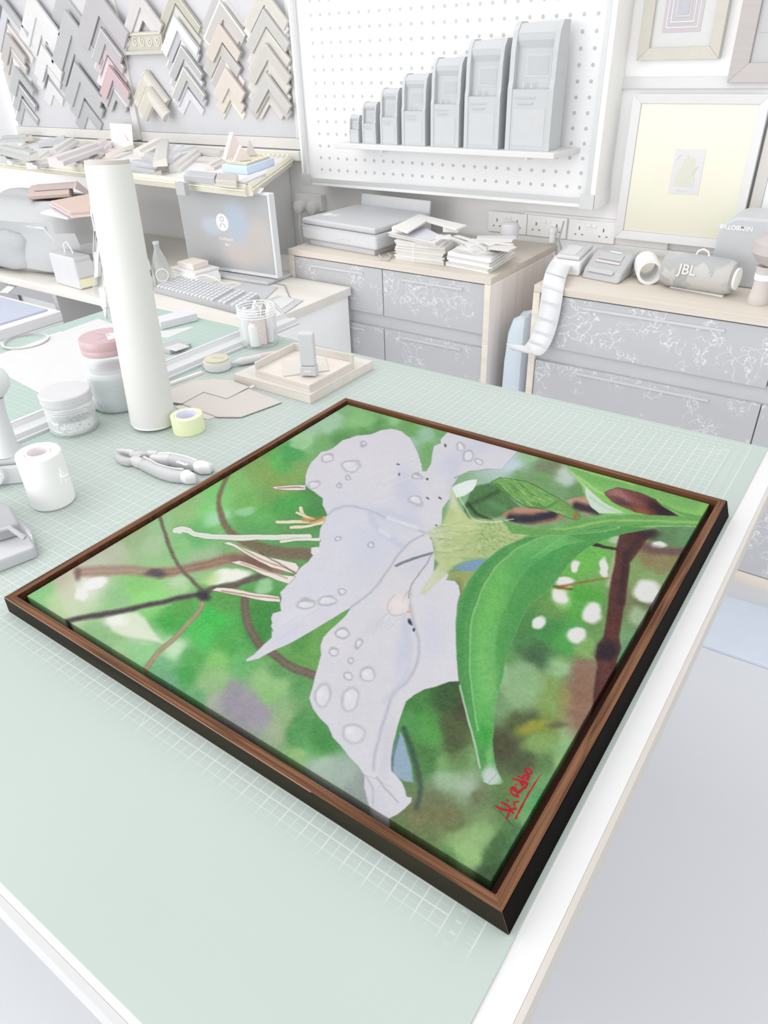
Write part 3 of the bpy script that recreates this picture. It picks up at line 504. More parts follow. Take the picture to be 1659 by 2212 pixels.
WASH = [(749,885,(130,180,125)),(740,880,(130,180,125)),(700,915,(165,200,170)),(670,935,(165,200,170)),(720,905,(165,200,170)),(770,905,(140,192,128)),(790,915,(140,192,128)),(820,930,(95,150,86)),(790,930,(95,150,86)),(740,950,(95,150,86)),(880,925,(110,165,98)),(840,920,(110,165,98)),(925,940,(155,192,165)),(880,955,(155,192,165)),(950,935,(118,168,105)),(930,975,(118,168,105)),(850,905,(150,200,145)),(690,960,(118,172,108)),(700,985,(118,172,108)),(640,975,(82,162,92)),(625,985,(82,162,92)),(652,960,(150,196,145)),(600,1000,(100,180,95)),(560,1030,(132,170,98)),(540,1010,(132,170,98)),(600,1045,(135,165,92)),(575,1020,(135,165,92)),(650,1015,(132,168,98)),(640,1030,(132,168,98)),(540,1080,(120,178,98)),(560,1120,(108,180,100)),(640,1090,(85,165,85)),(600,1090,(85,165,85)),(690,1080,(80,142,80)),(675,1060,(80,142,80)),(680,1110,(80,142,80)),(560,1145,(98,165,98)),(540,1150,(98,165,98)),(640,1140,(98,155,95)),(670,1170,(98,155,95)),(610,1180,(98,155,95)),(580,1070,(118,165,95)),(480,1055,(130,200,118)),(460,1060,(130,200,118)),(515,1035,(132,185,110)),(525,1045,(132,185,110)),(440,1095,(132,205,125)),(405,1105,(150,190,128)),(420,1085,(150,190,128)),(460,1115,(142,210,132)),(340,1130,(152,195,142)),(300,1150,(155,182,135)),(280,1160,(155,182,135)),(420,1165,(110,180,110)),(440,1150,(110,180,110)),(500,1190,(130,175,118)),(520,1185,(130,175,118)),(395,1185,(140,195,132)),(330,1170,(168,196,155)),(250,1190,(185,192,168)),(200,1215,(190,196,176)),(160,1235,(205,205,188)),(140,1250,(195,190,170)),(420,1205,(160,190,150)),(450,1200,(160,190,150)),(300,1265,(140,200,120)),(340,1285,(150,215,130)),(310,1290,(150,215,130)),(260,1300,(150,196,140)),(380,1262,(168,206,152)),(470,1305,(95,160,85)),(400,1318,(95,160,85)),(500,1290,(95,160,85)),(100,1270,(150,200,140)),(75,1290,(145,205,140)),(85,1285,(145,205,140)),(125,1300,(188,215,162)),(140,1330,(188,215,162)),(150,1290,(205,216,186)),(150,1315,(205,216,186)),(185,1265,(222,226,212)),(200,1378,(150,192,138)),(230,1385,(150,192,138)),(250,1410,(165,205,150)),(330,1400,(150,205,145)),(300,1420,(150,205,145)),(375,1400,(195,225,190)),(400,1335,(78,168,80)),(370,1345,(78,168,80)),(450,1330,(75,188,86)),(470,1345,(75,188,86)),(440,1370,(84,192,94)),(430,1350,(84,192,94)),(500,1400,(88,170,88)),(490,1370,(88,170,88)),(475,1425,(135,196,112)),(410,1420,(92,170,92)),(350,1435,(120,180,130)),(330,1450,(120,180,130)),(340,1475,(122,175,140)),(360,1480,(122,175,140)),(400,1460,(82,165,88)),(430,1500,(110,170,118)),(470,1470,(150,190,132)),(440,1480,(150,190,132)),(500,1500,(155,150,160)),(520,1530,(155,150,160)),(560,1545,(160,155,165)),(545,1520,(160,155,165)),(460,1515,(170,178,160)),(600,1480,(150,192,132)),(570,1470,(150,192,132)),(580,1500,(140,190,122)),(620,1550,(150,180,132)),(600,1580,(165,180,150)),(645,1560,(88,150,88)),(640,1590,(88,150,88)),(665,1600,(100,168,100)),(690,1620,(100,168,100)),(640,1630,(152,190,130)),(700,1640,(172,190,176)),(690,1665,(172,190,176)),(740,1670,(165,180,170)),(775,1700,(150,160,155)),(770,1730,(150,160,155)),(700,1600,(78,140,78)),(680,1590,(78,140,78)),(540,1430,(108,175,104)),(600,1420,(110,165,95)),(620,1400,(110,165,95)),(640,1400,(88,150,80)),(650,1380,(88,150,80)),(650,1475,(98,155,95)),(600,1450,(98,155,95)),(560,1375,(70,140,70)),(560,1340,(70,140,70)),(575,1350,(70,140,70)),(520,1440,(110,180,112)),(660,1420,(110,165,90)),(680,1400,(110,165,90)),(690,1370,(110,165,90)),(900,1520,(75,132,70)),(890,1510,(75,132,70)),(960,1510,(65,95,60)),(985,1500,(65,95,60)),(1000,1540,(76,80,60)),(1000,1510,(76,80,60)),(885,1560,(85,150,85)),(930,1590,(88,155,80)),(920,1560,(88,155,80)),(980,1600,(85,100,65)),(970,1570,(85,100,65)),(905,1650,(80,125,75)),(920,1640,(80,125,75)),(960,1650,(120,165,105)),(1000,1640,(120,165,105)),(1000,1690,(150,176,145)),(960,1685,(150,176,145)),(1015,1705,(150,176,145)),(1030,1720,(110,120,88)),(940,1735,(110,120,88)),(900,1780,(118,122,86)),(960,1760,(118,122,86)),(980,1780,(108,122,84)),(930,1760,(108,122,84)),(1050,1800,(142,175,118)),(990,1810,(142,175,118)),(1000,1830,(152,187,122)),(1025,1850,(152,187,122)),(1060,1850,(72,108,66)),(1075,1820,(72,108,66)),(1085,1840,(80,120,80)),(1065,1890,(65,90,60)),(1050,1880,(65,90,60)),(920,1810,(110,130,85)),(870,1790,(110,130,85)),(1120,1800,(85,125,80)),(1145,1770,(120,170,110)),(1165,1740,(98,162,102)),(1150,1730,(98,162,102)),(970,1850,(100,140,85)),(1090,1480,(120,155,110)),(1085,1530,(120,155,110)),(1110,1400,(98,150,90)),(1185,1490,(130,160,92)),(1190,1520,(130,160,92)),(1225,1510,(148,142,92)),(1250,1490,(140,115,98)),(1255,1450,(140,115,98)),(1262,1540,(150,125,108)),(1255,1570,(150,125,108)),(1140,1560,(86,98,66)),(1120,1560,(86,98,66)),(1185,1570,(130,150,82)),(1160,1610,(130,165,98)),(1190,1600,(130,165,98)),(1240,1580,(150,186,132)),(1232,1600,(150,186,132)),(1215,1620,(140,180,126)),(1095,1620,(80,80,60)),(1080,1610,(80,80,60)),(1120,1650,(86,96,70)),(1140,1640,(86,96,70)),(1180,1650,(95,130,80)),(1205,1650,(150,186,126)),(1110,1700,(100,130,80)),(1080,1740,(95,125,80)),(1050,1760,(115,140,95)),(1180,1690,(110,160,105)),(1260,1215,(110,182,86)),(1270,1200,(110,182,86)),(1285,1250,(118,170,95)),(1180,1370,(72,140,76)),(1200,1360,(72,140,76)),(1215,1390,(82,160,80)),(1230,1370,(82,160,80)),(1160,1420,(75,110,75)),(1170,1405,(75,110,75)),(1200,1440,(132,176,116)),(1260,1400,(130,170,100)),(1125,1390,(76,130,75)),(1270,1290,(88,166,72)),(1240,1310,(88,166,72)),(1200,1320,(105,150,85)),(1290,1350,(110,150,90)),(1450,1140,(98,135,95)),(1430,1160,(98,135,95)),(1480,1150,(105,146,102)),(1490,1140,(105,146,102)),(1400,1205,(140,124,90)),(1430,1215,(142,132,96)),(1370,1230,(130,160,100)),(1400,1245,(132,166,106)),(1350,1300,(120,130,90)),(1420,1320,(110,130,94)),(1330,1370,(120,160,110)),(1362,1400,(110,150,110)),(1440,1260,(135,165,112)),(1390,1310,(110,120,82)),(1350,1040,(130,188,100)),(1450,1080,(126,182,110)),(1280,1015,(140,200,100)),(1115,1000,(195,210,222)),(1105,1010,(195,210,222)),(1150,985,(152,192,152)),(1130,985,(152,192,152)),(1175,1008,(122,130,104)),(1190,1000,(122,130,104)),(1185,985,(120,172,110)),(1222,1030,(192,206,196)),(1200,1062,(120,160,112)),(1240,1062,(108,148,100)),(1120,1030,(112,160,98)),(1170,1030,(112,160,98)),(1150,1040,(122,152,112))]
def draw_picture(blob, area, line, curve, put, sdf, noise, SX, SY):
    B = lambda x, y, rx, ry, c, s=0.35, a=1.0, ang=0: blob(x, y, rx, ry, c, s, ang, a)
    # soft lights and leaves out of focus
    B(470, 1120, 26, 12, (172, 216, 186), .5, .7, -.3); B(530, 1106, 22, 9, (172, 216, 186), .5, .6, -.2)
    B(652, 955, 26, 16, (165, 210, 160), .3, .7); B(645, 958, 15, 8, (140, 195, 135), .4, .6)
    B(205, 1262, 26, 13, (238, 238, 234), .3, 1, -.4); B(178, 1286, 15, 14, (236, 236, 230), .3, 1); B(150, 1280, 14, 22, (206, 198, 180), .6, .5)
    for p in ((1130, 1480, 44, 56, (148, 184, 138)), (1080, 1455, 20, 34, (150, 185, 140))): B(*p, .35, .8)
    B(1215, 1291, 24, 22, (152, 205, 128), .4, .8)
    for x, y, rx, ry in ((1213, 1288, 17, 17), (1278, 1324, 20, 22), (1167, 1345, 13, 12), (1245, 1372, 21, 15), (1222, 1258, 19, 11), (1304, 1226, 10, 22), (1400, 1277, 30, 26), (1422, 1178, 17, 8), (1243, 1222, 9, 12)):
        B(x, y, rx, ry, (224, 224, 220), .28, 1)
    B(1380, 1332, 24, 18, (172, 196, 160), .5, .8); B(1330, 1166, 14, 9, (176, 200, 172), .4, .9); B(1210, 1445, 26, 16, (160, 196, 150), .5, .7)
    B(1150, 1572, 34, 14, (152, 154, 66), .5, .9, -.25); B(1205, 1563, 22, 8, (100, 92, 76), .6, .7, -.1); B(1165, 1606, 34, 16, (132, 164, 96), .5, .7)
    B(1150, 1420, 40, 14, (68, 98, 72), .8, .7, .5)
    B(970, 1680, 36, 16, (158, 186, 150), .7, .6); B(1005, 1698, 22, 12, (176, 190, 172), .7, .6)
    B(915, 1650, 22, 30, (80, 128, 70), .8, .5); B(985, 1610, 22, 46, (80, 84, 58), .8, .5, -.3)
    B(930, 1758, 60, 20, (124, 120, 86), .9, .5, .1); B(1020, 1830, 22, 50, (152, 188, 128), .8, .7, .3); B(1070, 1840, 14, 40, (74, 108, 68), .8, .6, .4)
    B(280, 1355, 30, 10, (225, 230, 206), .8, .6, .6)
    area(TRI, (226, 231, 212), 9, a=.9); B(250, 1340, 22, 12, (240, 240, 236), .7, .9)
    line([(225, 1372), (300, 1385), (345, 1392)], 8, (140, 185, 130), 8, .6)
    B(520, 1530, 44, 30, (156, 151, 162), .6, .8, .4)
    B(700, 1600, 34, 22, (78, 145, 80), .7, .7, .3)
    # branches
    line(curve(L_B1), [9, 9, 9, 9, 9, 10, 10, 10, 10, 10, 11, 11, 11, 12, 12, 12, 13, 13, 14, 14, 15, 15, 16, 16, 16, 17, 17, 17, 18, 18, 18, 19, 19, 20, 20, 21, 21, 22, 22, 23, 23, 24, 24, 25, 25, 26, 26, 26, 26][:len(curve(L_B1))], (124, 104, 88), 6, .9)
    line(curve(L_B3), 22, (166, 138, 122), 9, .9); line(curve(L_B3)[20:], 15, (142, 108, 90), 8, .7); line(curve(L_B3), 4, (190, 172, 158), 6, .4)
    B(337, 1240, 22, 7, (84, 80, 86), .7, .9); B(170, 1242, 7, 13, (120, 98, 92), .8, .8); B(560, 1213, 60, 14, (120, 92, 82), .6, .8, .15)
    line(curve(L_B6), 19, (112, 100, 88), 5, .95); line(curve(L_B6), 6, (132, 120, 106), 5, .5)
    line(curve(L_B5), 11, (158, 142, 114), 4, .95); line(curve(L_B5), 3, (184, 168, 138), 3, .6)
    B(492, 1247, 50, 16, (236, 238, 226), .3, 1, -.12); B(452, 1250, 20, 14, (178, 214, 132), .6, .6); B(389, 1258, 18, 13, (190, 218, 180), .5, .7); B(571, 1268, 19, 14, (160, 205, 158), .4, .9)
    line(curve(L_B4b), 13, (104, 88, 86), 6, .9); line(curve(L_B4), 11, (92, 82, 84), 6, .95); line(curve(L_B4), 4, (72, 64, 70), 4, .6)
    line(curve(L_B2), 8, (112, 100, 88), 5, .95); B(440, 1284, 15, 13, (62, 58, 66), .6, 1)
    # twigs and trunk on the right
    line([(1205, 1268), (1240, 1262), (1290, 1252), (1330, 1246)], [7, 5, 4, 4], (146, 108, 62), 4, .85)
    line([(1198, 1267), (1235, 1272)], 5, (120, 70, 40), 3, .7)
    line([(1376, 1178), (1410, 1188), (1450, 1193), (1490, 1190)], [22, 18, 16, 16], (112, 82, 82), 9, .85)
    line([(1420, 1208), (1460, 1208)], 12, (150, 132, 90), 10, .5)
    B(1260, 1510, 26, 70, (142, 108, 90), .6, .8, .25)
    line([(1337, 1180), (1322, 1240), (1316, 1262)], 14, (200, 182, 168), 8, .6)
    area(TRUNK, (86, 52, 50), 5, a=.97)
    line([(1385, 1160), (1352, 1200), (1340, 1300)], 16, (60, 44, 46), 9, .7); line([(1330, 1330), (1322, 1370)], 12, (98, 50, 44), 9, .7)
    B(1312, 1406, 26, 22, (48, 38, 46), .5, 1); line([(1310, 1440), (1300, 1530)], 22, (100, 60, 54), 9, .8)
    line([(1282, 1176), (1305, 1182), (1332, 1186)], [9, 6, 6], (64, 52, 58), 2.5, 1)
    B(1400, 1155, 22, 10, (60, 46, 50), .6, .9)
    # blue slivers and dark hollows
    area(OLIVE, (152, 164, 108), 5); B(985, 1275, 14, 22, (118, 122, 60), .7, .7)
    area(BLUE1, (122, 156, 182), 4); area(BLUE2, (146, 170, 186), 5)
    line(curve([(872, 1575), (888, 1620), (902, 1668), (908, 1705), (900, 1745)]), 11, (66, 84, 74), 7, .8)
    line([(861, 1590), (848, 1640), (846, 1665)], 4, (70, 90, 110), 4, .6)
    area(DKGREEN, (84, 124, 78), 4); line([(1005, 1095), (1040, 1080), (1075, 1062)], 9, (58, 82, 56), 7, .7); line([(1010, 1120), (1060, 1118)], 9, (110, 150, 100), 8, .6)
    line([(1010, 1088), (1030, 1110), (1060, 1122)], 6, (46, 64, 48), 5, .8); line([(1062, 1088), (1090, 1100)], 14, (98, 150, 104), 10, .7)
    area(DROPLEAF, (224, 234, 231), 1.5, edge=(150, 165, 155), ea=.5)
    area(BRN1, (168, 124, 100), 4); line([(1105, 1120), (1150, 1122), (1195, 1112)], 18, (52, 50, 62), 9, 1); line([(1115, 1100), (1150, 1100), (1180, 1104)], 8, (192, 152, 128), 8, .7)
    area(BRN2, (186, 148, 124), 4); line([(1245, 1092), (1290, 1104)], 16, (62, 52, 62), 8, 1)
    # upper right leaves
    area(UPLEAF, (136, 192, 106), 3)
    lc = curve([(1240, 1010), (1300, 1040), (1400, 1065), (1500, 1090)])
    line(lc, 26, (118, 176, 100), 16, .8); line(curve([(1250, 1030), (1290, 1060), (1340, 1075)]), 5, (170, 215, 130), 3, .7)
    line(curve([(1236, 1020), (1262, 1050), (1300, 1085), (1340, 1106)]), 5, (176, 218, 150), 3, .7); line(curve([(1420, 1085), (1470, 1108), (1520, 1118)]), 4, (84, 140, 80), 4, .7)
    line(curve([(1232, 1008), (1290, 1025), (1370, 1048)]), 3, (180, 222, 140), 3, .6)
    area(HOLE, (120, 74, 68), 1.6, edge=(70, 60, 40), ea=.5)
    hm = np.clip(sdf(HOLE) / 3 + .5, 0, 1)
    blob(1335, 1068, 26, 10, (170, 118, 116), .8, .4, .8, hm); blob(1390, 1105, 30, 8, (150, 84, 50), .8, .2, .7, hm); blob(1430, 1100, 42, 14, (48, 34, 42), .7, .5, .95, hm); blob(1345, 1085, 20, 5, (70, 54, 62), .8, .5, .7, hm)
    area(PALELEAF, (204, 220, 208), 2); line([(1275, 1075), (1310, 1098), (1340, 1108)], 5, (170, 205, 160), 5, .7)
    # bud
    bm_ = area(BUD, (116, 166, 92), 1.3, edge=(60, 88, 50), ea=.75)
    for k in range(46):
        r = random.Random(k); x = 1068 + r.random() * 150; y = 1035 + (x - 1068) * .45 + (r.random() - .5) * 44
        line([(x, y), (x + 7, y + 4), (x + 13, y + 9)], 1.8, (74, 120, 62) if k % 2 else (160, 200, 128), 1.4, .8, bm_)
    line(curve([(1070, 1045), (1120, 1085), (1170, 1098), (1210, 1080)]), 5, (78, 126, 66), 4, .7, bm_); line([(1215, 1082), (1245, 1112)], 22, (112, 152, 84), 6, .8, bm_)
    B(1247, 1112, 5, 9, (176, 96, 54), .6, .8)
    # the white flower
    pm = area(PETALS, (214, 212, 219), 1.2, edge=(150, 152, 150), ew=1.4, ea=.55)
    C_ = lambda x, y, rx, ry, c, a=.6, ang=0, s=.8: blob(x, y, rx, ry, c, s, ang, a, pm)
    for q in ((780, 1000, 90, 60, (219, 217, 222), .5), (760, 1130, 60, 70, (210, 212, 224), .7), (690, 1270, 60, 60, (212, 213, 226), .7), (820, 1170, 40, 90, (202, 206, 222), .6, .5),
              (880, 1060, 22, 50, (196, 198, 218), .6, -.2), (860, 1120, 60, 12, (196, 200, 216), .7, .35), (1000, 985, 60, 18, (200, 203, 222), .7, -.5), (980, 1040, 14, 50, (200, 202, 218), .6),
              (870, 1400, 16, 70, (196, 200, 216), .7, .1), (935, 1370, 26, 60, (204, 206, 222), .6), (760, 1500, 70, 100, (212, 209, 216), .5), (720, 1390, 30, 20, (220, 218, 222), .5),
              (850, 1250, 30, 40, (216, 211, 214), .6), (860, 1310, 26, 24, (226, 217, 215), .8), (620, 1370, 34, 16, (206, 208, 228), .6, -.6), (640, 1330, 34, 14, (222, 222, 230), .5, -.5),
              (900, 1215, 34, 20, (198, 202, 216), .5, -.5), (810, 1350, 40, 14, (200, 203, 212), .45, -.7), (960, 1440, 26, 26, (218, 216, 222), .6), (800, 1720, 26, 30, (206, 206, 216), .6), (835, 1620, 12, 70, (198, 198, 208), .5, .15)):
        C_(*q)
    line(curve(L_P34a), [6] * 60, (190, 194, 206), 5, .75, pm); line(curve(L_P34a), 1.6, (172, 176, 184), 1.5, .5, pm)
    line(curve([(798, 1108), (815, 1140), (845, 1165), (870, 1178)]), 12, (192, 197, 216), 10, .7, pm); line([(838, 1120), (870, 1132), (900, 1142)], 8, (228, 226, 232), 6, .7, pm); line([(822, 1145), (840, 1158)], 9, (230, 228, 233), 6, .6, pm)
    line(curve(L_P34b), 5, (182, 186, 200), 5, .75, pm); line(curve(L_P34b), 1.5, (160, 164, 172), 1.5, .6, pm)
    line(L_M1, [5, 6, 5], (122, 124, 132), 2, .9); line(curve(L_M2), 3, (150, 150, 146), 2, .8)
    line(curve(L_F1), 8, (186, 189, 200), 7, .75, pm); line(curve(L_F1), 1.6, (166, 168, 176), 1.5, .6, pm)
    line(curve([(p[0] - 18, p[1] + 12) for p in L_F1[:6]]), 12, (196, 199, 214), 10, .6, pm)
    line(curve(L_F2), 3, (160, 160, 168), 2.5, .7, pm); line(curve(L_F3), 3, (178, 178, 186), 2.5, .6, pm)
    line([(787, 1672), (803, 1700), (806, 1740)], 2, (176, 176, 184), 2, .6, pm); line([(786, 1674), (812, 1682), (845, 1700)], 2.5, (184, 184, 190), 2, .6, pm)
    line(curve(L_EDGE2), 3, (150, 148, 146), 2, .7, pm); line(curve(L_P2), 5, (196, 192, 190), 4, .6, pm)
    for k in range(26):     # fine pencil veins
        r = random.Random(k + 50); x = 790 + r.random() * 130; y = 985 + r.random() * 110; l = 16 + r.random() * 22
        line([(x, y), (x + l, y - l * .45)], 1.5, (228, 227, 231) if k % 2 else (198, 199, 206), 1.4, .5, pm)
    for x, y in ((640, 1310), (655, 1335), (615, 1350), (700, 1300), (668, 1370), (610, 1375)):
        line([(x, y), (x + 34, y - 20)], 2, (196, 199, 214), 2, .55, pm)
    for x, y in ((812, 1352), (825, 1340), (838, 1362), (806, 1368)):
        line([(x, y), (x + 22, y - 26)], 4, (200, 202, 212), 3, .6, pm); line([(x + 4, y + 2), (x + 24, y - 22)], 1.6, (226, 225, 230), 1.5, .6, pm)
    for x, y, rx, ry in DROPS:
        C_(x, y, rx + 2.5, ry + 2.5, (176, 177, 184), .85, 0, .22); C_(x + .6, y + .6, rx - 1.5, ry - 1.5, (219, 218, 224), 1, 0, .22); C_(x - rx * .35, y - ry * .3, rx * .4, ry * .35, (228, 228, 233), .7)
    line(curve([(868, 1300), (880, 1280), (888, 1275), (886, 1300), (880, 1322), (850, 1330), (838, 1318), (840, 1300), (852, 1285)]), 3, (186, 180, 178), 3, .7, pm)
    C_(862, 1308, 16, 16, (232, 222, 218), .8); B(883, 1320, 5, 4, (214, 176, 140), .5, .9)
    for k, (x, y) in enumerate(SPECKS): B(x, y, 3.4, 2.6, (86, 88, 96), .5, .9, .6)
    B(885, 1344, 4, 8, (60, 60, 78), .5, 1, -.5); B(893, 1362, 3, 4, (60, 60, 78), .5, 1)
    # stamens
    for poly in (ST1, ST5, ST6, ST7): area(poly, (230, 224, 217), 1.1, edge=(128, 112, 100), ew=1.2, ea=.7)
    line([(598, 1053), (640, 1052), (656, 1053)], 2.2, (150, 104, 88), 1.6, .8)
    line(curve([(510, 1176), (560, 1205), (610, 1225), (640, 1238)]), 3, (176, 140, 112), 2.5, .8); line(curve([(520, 1215), (570, 1232), (620, 1250)]), 3, (184, 146, 108), 2.5, .8); line(curve([(480, 1277), (530, 1284), (600, 1294)]), 3, (166, 122, 96), 2.5, .8)
    line(curve([(560, 1192), (600, 1215), (638, 1240)]), 3, (110, 86, 76), 2, .7)
    for pts, w in (((701, 1120), (680, 1125), (655, 1113), (650, 1098)), 8), (((700, 1124), (650, 1127), (598, 1128)), 6), (((698, 1128), (660, 1136), (628, 1139)), 6), (((680, 1122), (655, 1114), (640, 1108)), 5):
        line(curve(list(pts)), w + 1.6, (124, 124, 92), 1.2, .8); line(curve(list(pts)), w, (228, 220, 192), 1.2, 1)
    line([(655, 1122), (680, 1124), (698, 1120)], 9, (188, 142, 82), 5, .8); line([(668, 1126), (696, 1118)], 2.5, (140, 96, 50), 2, .7)
    c3 = curve(L_ST3)
    line(c3, 14.5, (120, 132, 108), 1.4, .8); line(c3, 12, (224, 228, 216), 1.4, 1); line(c3, 3, (204, 212, 196), 3, .6); B(386, 1144, 8, 6.5, (222, 226, 214), .2, 1)
    line([(606, 1170), (640, 1166), (690, 1165)], 8, (110, 118, 90), 1.4, .8); line([(606, 1170), (640, 1166), (690, 1164)], 6, (226, 226, 212), 1.4, 1)
    line([(612, 1152), (622, 1149), (628, 1152)], 3, (120, 126, 104), 1.5, .8)
    pm2 = area([(672, 1183), (686, 1181), (692, 1190), (682, 1200), (674, 1196)], (222, 218, 219), 1.2)
    # calyx, stem and the big leaf
    cm = area(CALYX, (188, 200, 150), 8)
    blob(940, 1155, 26, 20, (214, 215, 204), .9, 0, .8, cm); blob(975, 1058, 14, 30, (220, 219, 206), .9, 0, .8, cm)
    put(np.clip(cm, 0, 1) * (noise(120, 1) + .5) * .35, (150, 172, 112))
    blob(1060, 1170, 50, 36, (158, 184, 120), .9, 0, .7, cm); blob(1000, 1130, 30, 30, (196, 208, 150), .8, 0, .6, cm); blob(920, 1250, 30, 40, (216, 217, 196), .8, .6, .8, cm); blob(985, 1065, 10, 40, (214, 216, 186), .8, 0, .7, cm)
    for k in range(150):
        r = random.Random(k + 300); x = 1030 + r.random() * 90; y = 1125 + r.random() * 75
        line([(x, y), (x + 4, y + 2)], 2.2, (126, 160, 96) if k % 3 else (206, 214, 168), 1.6, .6, cm)
    for k in range(34):
        r = random.Random(k + 600); x = 935 + r.random() * 80; y = 1150 + (r.random() - .3) * 60
        line([(x, y), (x + 22, y - 6 + 10 * r.random())], 1.6, (150, 168, 108) if k % 2 else (212, 216, 176), 1.4, .6, cm)
    line(curve([(985, 1055), (1000, 1090), (1025, 1122), (1060, 1128), (1110, 1122)]), 2.5, (222, 228, 200), 2, .7)
    line(curve([(1010, 1210), (985, 1235), (935, 1275)]), 4, (160, 172, 126), 3, .7, cm)
    sm = area(STEM, (108, 164, 90), 2)
    line(curve([(1130, 1135), (1220, 1142), (1320, 1125), (1510, 1128)]), 5, (150, 204, 122), 4, .7, sm); line(curve([(1250, 1158), (1330, 1140), (1510, 1136)]), 4, (86, 142, 76), 4, .7, sm); line(curve([(1240, 1165), (1300, 1148), (1400, 1138), (1510, 1136)]), 3, (170, 214, 142), 2.5, .7, sm)
    lm = area(LEAF, (84, 154, 84), 1.6, edge=(120, 180, 110), ew=1.6, ea=.5)
    L = lambda pts, w, c, s, a: line(curve(pts), w, c, s, a, lm)
    mid = MIDRIB
    L([(p[0] + 34 - i * 1.5, p[1] + 16) for i, p in enumerate(mid[2:])], 34, (84, 170, 84), 24, .8)
    blob(1160, 1210, 50, 26, (70, 150, 84), .9, -.5, .7, lm); blob(1060, 1300, 24, 90, (112, 186, 92), .9, .2, .7, lm); blob(1050, 1460, 22, 70, (124, 190, 108), .9, 0, .7, lm); blob(1044, 1575, 16, 34, (66, 160, 70), .9, 0, .9, lm); blob(1062, 1640, 8, 34, (134, 196, 124), .9, 0, .7, lm)
    L([(p[0] - 20, p[1] + 2) for p in mid[4:]], 16, (70, 138, 78), 12, .75); L([(p[0] - 10, p[1] - 22) for p in mid[2:6]], 12, (92, 158, 96), 10, .6)
    n_ = len(curve(mid)); cmid = curve(mid)
    for k in range(10, n_ - 2, 1):
        x, y = cmid[k]
        for q in (0, .5):
            x2, y2 = cmid[min(k + 1, n_ - 1)]; xx, yy = x + (x2 - x) * q, y + (y2 - y) * q
            ln = 60 if yy < 1300 else 55
            line([(xx + 5, yy + 1), (xx + ln * .5, yy + 6), (xx + ln, yy + 16)], 1.7, (138, 198, 124), 1.6, .55, lm)
            if k > 20: line([(xx - 24, yy + 4), (xx - 6, yy + 2)], 1.6, (110, 170, 104), 1.5, .4, lm)
    line(cmid, 6, (128, 190, 118), 3, .9, lm); line([(x - 4, y) for x, y in cmid], 2.4, (74, 134, 74), 2.2, .7, lm)
    line(curve([(1230, 1150), (1190, 1178), (1150, 1205)]), 4, (130, 190, 120), 3, .5, lm)
    edge = [p for p in LEAF if p[1] > 1500 and p[0] < 1042]
    line([(992, 1480), (1000, 1512), (1010, 1550), (1020, 1587), (1030, 1625), (1038, 1660)], 4, (196, 214, 200), 2, .8)
    blob(1062, 1682, 20, 22, (192, 204, 197), .5, .3, 1, lm); line([(1055, 1694), (1064, 1684), (1074, 1672)], 2.2, (150, 162, 156), 2, .7, lm)
    # signature
    for pts, w in SIG: line(pts, w, (176, 34, 52), 1.0, 1, warp=0)
    line(L_THIN, 1.3, (70, 50, 40), 1, .8, warp=0)

